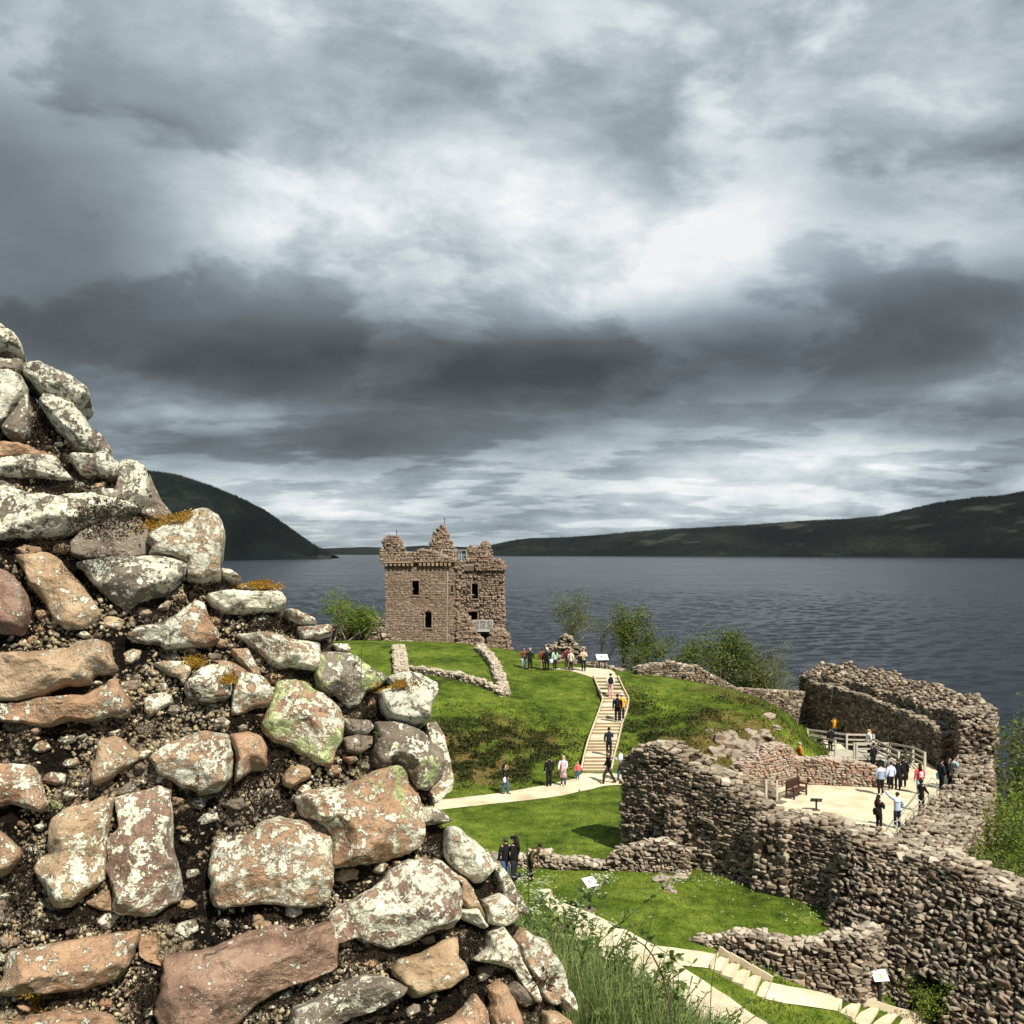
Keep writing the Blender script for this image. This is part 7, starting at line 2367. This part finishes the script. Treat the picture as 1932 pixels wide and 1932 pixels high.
for k, (px, Y, top, lb, lm, nl, sp, bk) in enumerate([
        (1893, 72, 1325, 'tall half bare tree with green top behind the curved wall', 'bright_leaf', 3800, .5, 'pale_bark'),
        (1925, 67, 1335, 'bare branched tree at the right edge of the picture', 'spring_leaf', 2400, .6, 'pale_bark'),
        (1908, 60, 1430, 'twiggy tree low behind the curved wall', 'spring_leaf', 2600, .6, 'pale_bark')]):
    b = at_ground(px, Y)
    tree('loch_side_tree', lb, b, TZ(top, Y) - b.z, sp, lm, nl, .2, 263 + k * 7, bk, EG, .5, levels=5, kids=(7, 5, 4, 3), trunk_r=.22, up=.6, wander=.13, lean=(.12, .1))
for k, (px, Y, top, lb, lm, nl) in enumerate([
        (1902, 55, 1492, 'bright green shrub highest on the slope outside the curved wall', 'bright_leaf', 7000),
        (1870, 50, 1530, 'green shrub against the foot of the curved wall', 'bright_leaf', 6500),
        (1925, 49, 1535, 'dark green shrub at the right edge of the slope', 'spring_leaf', 7000),
        (1850, 46, 1585, 'low green shrub just above the rubble wall', 'bright_leaf', 6000),
        (1905, 44, 1590, 'broad green shrub in the middle of the slope', 'spring_leaf', 7500),
        (1932, 41, 1640, 'pale green shrub lowest on the slope', 'olive_leaf', 6000),
        (1815, 45.5, 1612, 'small bright green bush in the corner of two walls', 'bright_leaf', 3600)]):
    b = at_ground(px, Y)
    h_ = max(1.2, TZ(top, Y) - b.z)
    dome_bush('slope_shrub', lb, (b.x + .35, b.y, b.z - .2), max(1.3, h_ * .62), max(1.2, h_ * .6), h_ * 1.0, lm, nl, .13, 80 + k, EG, cat='shrub', twigs=18)
b = P(1772, 1925, 32.2)
tree('gap_bush', 'bright green bush growing in the opening of the rubble wall', (b.x, b.y + .6, float(terr(b.x, b.y + .6))), max(1.4, TZ(1832, 33.6) - float(terr(b.x, b.y + .6))), .55, 'bright_leaf', 6000, .075, 91, 'bark', EG, .2, 'bush', levels=4, kids=(6, 5, 4), trunk_r=.05, stems=6, up=1.0, start=.05)

# ---- the weedy bank beside the viewpoint
def bank_h(x, y):
    """drop below the camera"""
    y = np.asarray(y, float); x = np.asarray(x, float)
    h = 1.62 + .38 * (y - 3.2) + .30 * np.clip(x, -1, 3)
    h = np.where(y > 6.2, 1.62 + .38 * 3.0 + .30 * np.clip(x, -1, 3) + .86 * (y - 6.2), h)
    h = np.where((x < .12) & (y < 4.2), np.maximum(h, .48 * y + .55), h)
    return h + .05 * np.sin(x * 3.1) * np.sin(y * 2.3)


def bank():
    xs = np.linspace(-3.2, 5.5, 60); ys = np.linspace(1.2, 18.5, 90)
    X, Y = np.meshgrid(xs, ys)
    Z = H - bank_h(X, np.maximum(Y, 2.6))
    Z = np.where(Y > 16, np.minimum(Z, terr(X, Y) - .05), Z)
    V = np.stack([X, Y, Z], -1).reshape(-1, 3)
    ii = (np.arange(89)[:, None] * 60 + np.arange(59)[None]).ravel()
    o = mk('bank_ground', V, np.stack([ii, ii + 1, ii + 61, ii + 60], 1), MATS['turf'], smooth=True)
    tag(o, 'steep overgrown bank falling away beside the near wall', 'ground', kind='structure')


bank()


def crest(px):
    """how high the weeds reach in front of the lawn"""
    return np.interp(px, [900, 960, 1000, 1040, 1090, 1150, 1230, 1300, 1380, 1460], [1640, 1650, 1700, 1718, 1738, 1770, 1818, 1868, 1915, 1985])


def tall_grass():
    r = np.random.default_rng(41)
    n = 34000
    y = 3.5 + 2.9 * r.random(n); x = r.uniform(-.1, 1.25, n) * y / 4.2
    px = 966 + F * x / y
    hb = bank_h(x, y)
    ht = (crest(px) - HZ) / F * y
    L = np.clip(hb - ht, .12, 1.4) * r.uniform(.35, .95, n) * np.where(r.random(n) < .06, 1.18, 1)
    ok = (px > 985) & (px < 1470)
    x, y, hb, L = x[ok], y[ok], hb[ok], L[ok]
    n = len(x)
    an = r.uniform(0, 6.28, n); ben = L * r.uniform(.05, .42, n); w = r.uniform(.0018, .0055, n)
    b = np.stack([x, y, H - hb - .02], 1)
    dirv = np.stack([np.cos(an), np.sin(an), 0 * an], 1); sd = np.stack([-np.sin(an), np.cos(an), 0 * an], 1)
    V = []
    K = 5
    for k in range(K):
        s = k / (K - 1)
        c = b + dirv * (ben * s ** 2.2)[:, None] + np.array([0, 0, 1]) * (L * (s - .12 * s * s))[:, None]
        ww = (w * (1 - s * .85))[:, None]
        V += [c - sd * ww, c + sd * ww]
    V = np.stack(V, 1)
    f = np.array([[2 * k, 2 * k + 1, 2 * k + 3, 2 * k + 2] for k in range(K - 1)])
    Fc = (f[None] + (np.arange(n) * 2 * K)[:, None, None]).reshape(-1, 4)
    o = mk('tall_grass', V.reshape(-1, 3), Fc, MATS['tall_grass_blade'])
    set_rnd(o, np.repeat(np.clip(r.normal(.45, .25, n), 0, 1), 2 * K))
    tag(o, 'tall rank grass on the bank beside the near wall', 'grass', kind='stuff')


tall_grass()


def leaf_shape(L, W_, fold=.15):
    return [(0, 0, 0), (W_ * .35, L * .22, fold * W_), (W_ * .5, L * .5, fold * W_), (W_ * .3, L * .8, fold * W_ * .6), (0, L, -.05 * L), (-W_ * .3, L * .8, fold * W_ * .6), (-W_ * .5, L * .5, fold * W_), (-W_ * .35, L * .22, fold * W_), (0, L * .5, 0)], \
           [(0, 1, 8), (1, 2, 8), (2, 3, 8), (3, 4, 8), (4, 5, 8), (5, 6, 8), (6, 7, 8), (7, 0, 8)]


LEAFM = {}


def leaf_obj(parent, p, d, L, W_, mat, r, name='leaf'):
    k = (mat, r.randrange(4))
    if k not in LEAFM:
        V, Fc = leaf_shape(1, .62 if mat != 'red_leaf' else .4)
        me = mesh_of('leaf', V, Fc); me.materials.append(MATS[mat])
        a = me.attributes.new('rnd', 'FLOAT', 'POINT'); a.data.foreach_set('value', np.full(len(V), .25 + .22 * k[1], dtype=np.float32))
        LEAFM[k] = me
    o = bpy.data.objects.new(name, LEAFM[k])
    q = Vector(d).to_track_quat('Y', 'Z').to_matrix() @ Matrix.Rotation(r.gauss(0, .5), 3, 'Y')
    o.matrix_basis = Matrix.Translation(p) @ (q @ Matrix.Diagonal((W_ / .62, L, L))).to_4x4()
    o.parent = parent; C.objects.link(o)
    return o


def weed(label, px, Y, top, mat, seed, leaf=(.02, .05), nst=3, dens=16, spreadx=.07, kind='weed_plant', narrow=.25, grp='weeds on the near bank', flower=None):
    """an upright weed: stems set with small leaves, the foliage of one plant kept as one mass"""
    r = random.Random(seed)
    x = PX(px, Y); zb = H - float(bank_h(x, Y)) - .02
    hgt = max(.15, TZ(top, Y) - zb)
    root = empty(kind, (x, Y, zb)); tag(root, label, 'plant', grp)
    V, Fc, Rn = [], [], []
    FV, FF = [], []
    for s in range(nst):
        m = MB()
        d = Vector((r.gauss(0, spreadx), r.gauss(0, spreadx), 0))
        hh = hgt * (1.0 if s == 0 else r.uniform(.55, .98))
        pts = [Vector((d.x * q * q * 2, d.y * q * q * 2, hh * q)) + Vector((r.gauss(0, .006), r.gauss(0, .006), 0)) for q in (0, .2, .4, .6, .8, 1)]
        m.tube(pts, [.0045, .004, .0036, .003, .0025, .0015], 5); m.build('stem', MATS['weed_leaf'], root, True)
        for k in range(dens):
            q = .12 + .88 * (k + r.random()) / dens
            i = min(int(q * 5), 4); p = pts[i].lerp(pts[i + 1], q * 5 - i)
            for sgn in (0, math.pi):
                az = k * 2.4 + sgn + r.gauss(0, .3)
                L = r.uniform(*leaf) * (1.15 - .55 * q)
                dv = Vector((math.cos(az), math.sin(az), r.uniform(.1, .9)))
                lv, lf = leaf_shape(L, L * narrow * r.uniform(.8, 1.3))
                M = dv.to_track_quat('Y', 'Z').to_matrix() @ Matrix.Rotation(r.gauss(0, .8), 3, 'Y')
                b = len(V); V += [tuple(M @ Vector(v) + p) for v in lv]; Fc += [tuple(b + j for j in f) for f in lf]; Rn += [r.random()] * len(lv)
        if flower:
            for k in range(flower):
                p = pts[-1] + Vector((r.gauss(0, .035), r.gauss(0, .035), r.gauss(.0, .018))); b = len(FV); q = r.uniform(.004, .009)
                FV += [tuple(p + Vector((q * math.cos(a), q * math.sin(a), 0))) for a in (0, 1.57, 3.14, 4.71)]; FF.append((b, b + 1, b + 2, b + 3))
    o = mk('foliage', V, Fc, MATS[mat], root); set_rnd(o, Rn); o['kind'] = 'stuff'
    if FV:
        o = mk('flower_head', FV, FF, MATS['flower_white'], root); set_rnd(o, [r.random() for _ in FV]); o['kind'] = 'stuff'
    return root


WL = 'upright green weed in the thick growth beside the near wall'
rw = random.Random(77)
for k in range(44):
    px = 995 + 395 * (k + .5) / 44 + rw.uniform(-6, 6)
    Y = rw.uniform(3.7, 5.0)
    top = float(crest(px)) + rw.uniform(-30, 22)
    weed(WL, px, Y, top, 'weed_leaf', 200 + k, (.03, .07), 4, 18, .06, narrow=rw.choice((.2, .25, .4)), grp='green weeds crowding the near bank')
for k, (px, top, Y, lb) in enumerate([(958, 1632, 7.0, 'frothy pale cow parsley close to the near wall below the black jackets'), (985, 1640, 6.6, 'pale cow parsley right of the black jackets'), (1018, 1652, 6.4, 'leafy cow parsley in front of the low wall'),
                                      (1052, 1668, 6.2, 'cow parsley above the start of the lower path'), (1088, 1676, 6.6, 'pale flowering cow parsley nearest the first white panel')]):
    weed(lb, px, Y, top, 'weed_leaf', 300 + k, (.06, .12), 6, 22, .15, 'cow_parsley', .5, 'cow parsley on the bank', 40)


def stalk(label, pts, Y, head, mat='tall_grass_blade', seed=1, rad=.0022):
    P_ = [P(px, py, Y) for px, py in pts]
    x, y = P_[0].x, P_[0].y
    P_[0].z = min(P_[0].z, H - float(bank_h(x, y)))
    root = empty('grass_stalk', tuple(P_[0])); tag(root, label, 'plant', 'single grass stalks')
    m = MB(); m.tube([p - P_[0] for p in P_], [rad * (1 - .5 * i / len(P_)) for i in range(len(P_))], 5); s = m.build('stalk', MATS[mat], root, True)
    r = random.Random(seed)
    V, Fc = [], []
    t0, t1 = P_[-2] - P_[0], P_[-1] - P_[0]
    for k in range(head):
        p = t0.lerp(t1, r.random()); d = Vector((r.gauss(0, .4), r.gauss(0, .4), 1)).normalized(); b = len(V); L = r.uniform(.006, .014)
        sd = d.orthogonal().normalized() * L * .22
        V += [tuple(p - sd), tuple(p + sd), tuple(p + d * L)]; Fc.append((b, b + 1, b + 2))
    if V:
        o = mk('seed_head', V, Fc, MATS[mat], root); o['kind'] = 'stuff'


stalk('tall feathery grass stalk rising past the low wall', [(1000, 1720), (997, 1660), (995, 1615), (994, 1575)], 5.2, 90, seed=2)
stalk('thin stalk with a round bud in front of the lower path', [(1290, 1960), (1294, 1890), (1302, 1860), (1306, 1842)], 4.2, 30, 'weed_leaf', 3)
stalk('thin curved stalk crossing the lower path', [(1205, 1900), (1215, 1800), (1228, 1740), (1240, 1712)], 4.6, 12, seed=4)
stalk('pale thin stalk leaning over the short steps', [(1335, 1960), (1342, 1860), (1352, 1800), (1360, 1772)], 4.4, 14, seed=5)
stalk('bent grass stalk above the bramble', [(1150, 1850), (1165, 1780), (1180, 1752), (1190, 1745)], 4.4, 12, seed=6)
stalk('thin grass stalk growing from the near wall before the footings', [(676, 1250), (682, 1228), (690, 1206), (699, 1191)], 3.05, 16, seed=7, rad=.0012)


def bramble(label, stem, leaves, Y, seed, rad=.004):
    P_ = [P(px, py, Y) for px, py in stem]
    root = empty('bramble', tuple(P_[0])); tag(root, label, 'plant', 'brambles on the near bank')
    o = P_[0]
    r = random.Random(seed)
    m = MB(); m.tube([p - o for p in P_], [rad * (1 - .6 * i / len(P_)) for i in range(len(P_))], 6); m.build('stem', MATS['stem'], root, True)
    for (px, py, L) in leaves:
        p = P(px, py, Y) + Vector((0, r.uniform(-.03, .03), 0))
        near = min(P_, key=lambda q: (q - p).length)
        d = (p - near); d = d.normalized() if d.length > 1e-4 else Vector((1, 0, 0))
        pt = MB(); pt.tube([near - o, near.lerp(p, .5) - o + Vector((0, 0, .004)), p - o], .0012, 4); pt.build('petiole', MATS['stem'], root, True)
        for a in (-.95, 0, .95):
            dv = Matrix.Rotation(a, 3, 'Y') @ d + Vector((0, r.uniform(-.5, -.1), r.uniform(-.1, .35)))
            leaf_obj(root, p - o, dv, L * (1.1 if a == 0 else .85), L * .7, 'weed_leaf', r)


bramble('arching reddish bramble with broad leaves over the lower path', [(1275, 1990), (1268, 1935), (1262, 1890), (1252, 1848), (1244, 1828), (1231, 1802), (1216, 1784), (1198, 1772), (1185, 1774), (1160, 1790), (1148, 1806)],
        [(1210, 1766, .034), (1226, 1772, .036), (1240, 1795, .040), (1262, 1800, .036), (1256, 1815, .040), (1278, 1806, .030), (1258, 1838, .034), (1285, 1862, .032), (1236, 1846, .026), (1195, 1758, .026), (1275, 1890, .032), (1252, 1880, .03)], 3.7, 5)
bramble('small bramble spray against the pale path', [(1030, 1800), (1040, 1765), (1060, 1745), (1078, 1737), (1095, 1736), (1106, 1742)], [(1052, 1738, .030), (1066, 1728, .034), (1080, 1745, .030), (1100, 1728, .034), (1036, 1752, .03), (1045, 1735, .026)], 4.3, 6, .003)


def red_plant(label, px, py, n, L, seed):
    """a small red-leaved plant rooted in a joint of the near wall"""
    u, v = wall_uv(px, py)
    p = WM @ Vector((u, v, .02))
    root = empty('wall_plant', tuple(p)); tag(root, label, 'plant', 'red leaved plants in the near wall')
    r = random.Random(seed)
    for k in range(n):
        d = (WN * r.uniform(.5, 1.1) + WU * r.gauss(0, .6) + Vector((0, 0, r.uniform(.0, 1.2)))).normalized()
        q = d * L * r.uniform(.2, 1.2)
        m = MB(); m.tube([Vector(), q * .5 + Vector((0, 0, .004)), q], .0012, 4); m.build('stem', MATS['stem'], root, True)
        leaf_obj(root, q, d + Vector((r.gauss(0, .3), 0, r.gauss(0, .3))), r.uniform(.016, .034), .012, 'red_leaf' if r.random() < .8 else 'weed_leaf', r)


red_plant('reddish seedling in a joint below the green lichen stone', 722, 1408, 12, .035, 3)
red_plant('bushy red leaved plant low on the right edge of the near wall', 1022, 1858, 34, .05, 4)

# ------------------------------------------------------------------ the air over the loch
def haze():
    m = bpy.data.materials.new('loch_air'); m.use_nodes = True
    t = NT(m.node_tree)
    out = m.node_tree.nodes.new('ShaderNodeOutputMaterial')
    v = m.node_tree.nodes.new('ShaderNodeVolumePrincipled')
    v.inputs['Color'].default_value = (.86, .92, 1.0, 1)
    v.inputs['Density'].default_value = 3.2e-6
    v.inputs['Anisotropy'].default_value = 0.1
    m.node_tree.links.new(v.outputs[0], out.inputs['Volume'])
    o = MB().box((0, 21000, 250), (124000, 44000, 560)).build('haze', m)
    tag(o, 'thin haze over the loch', 'haze', kind='stuff')


haze()
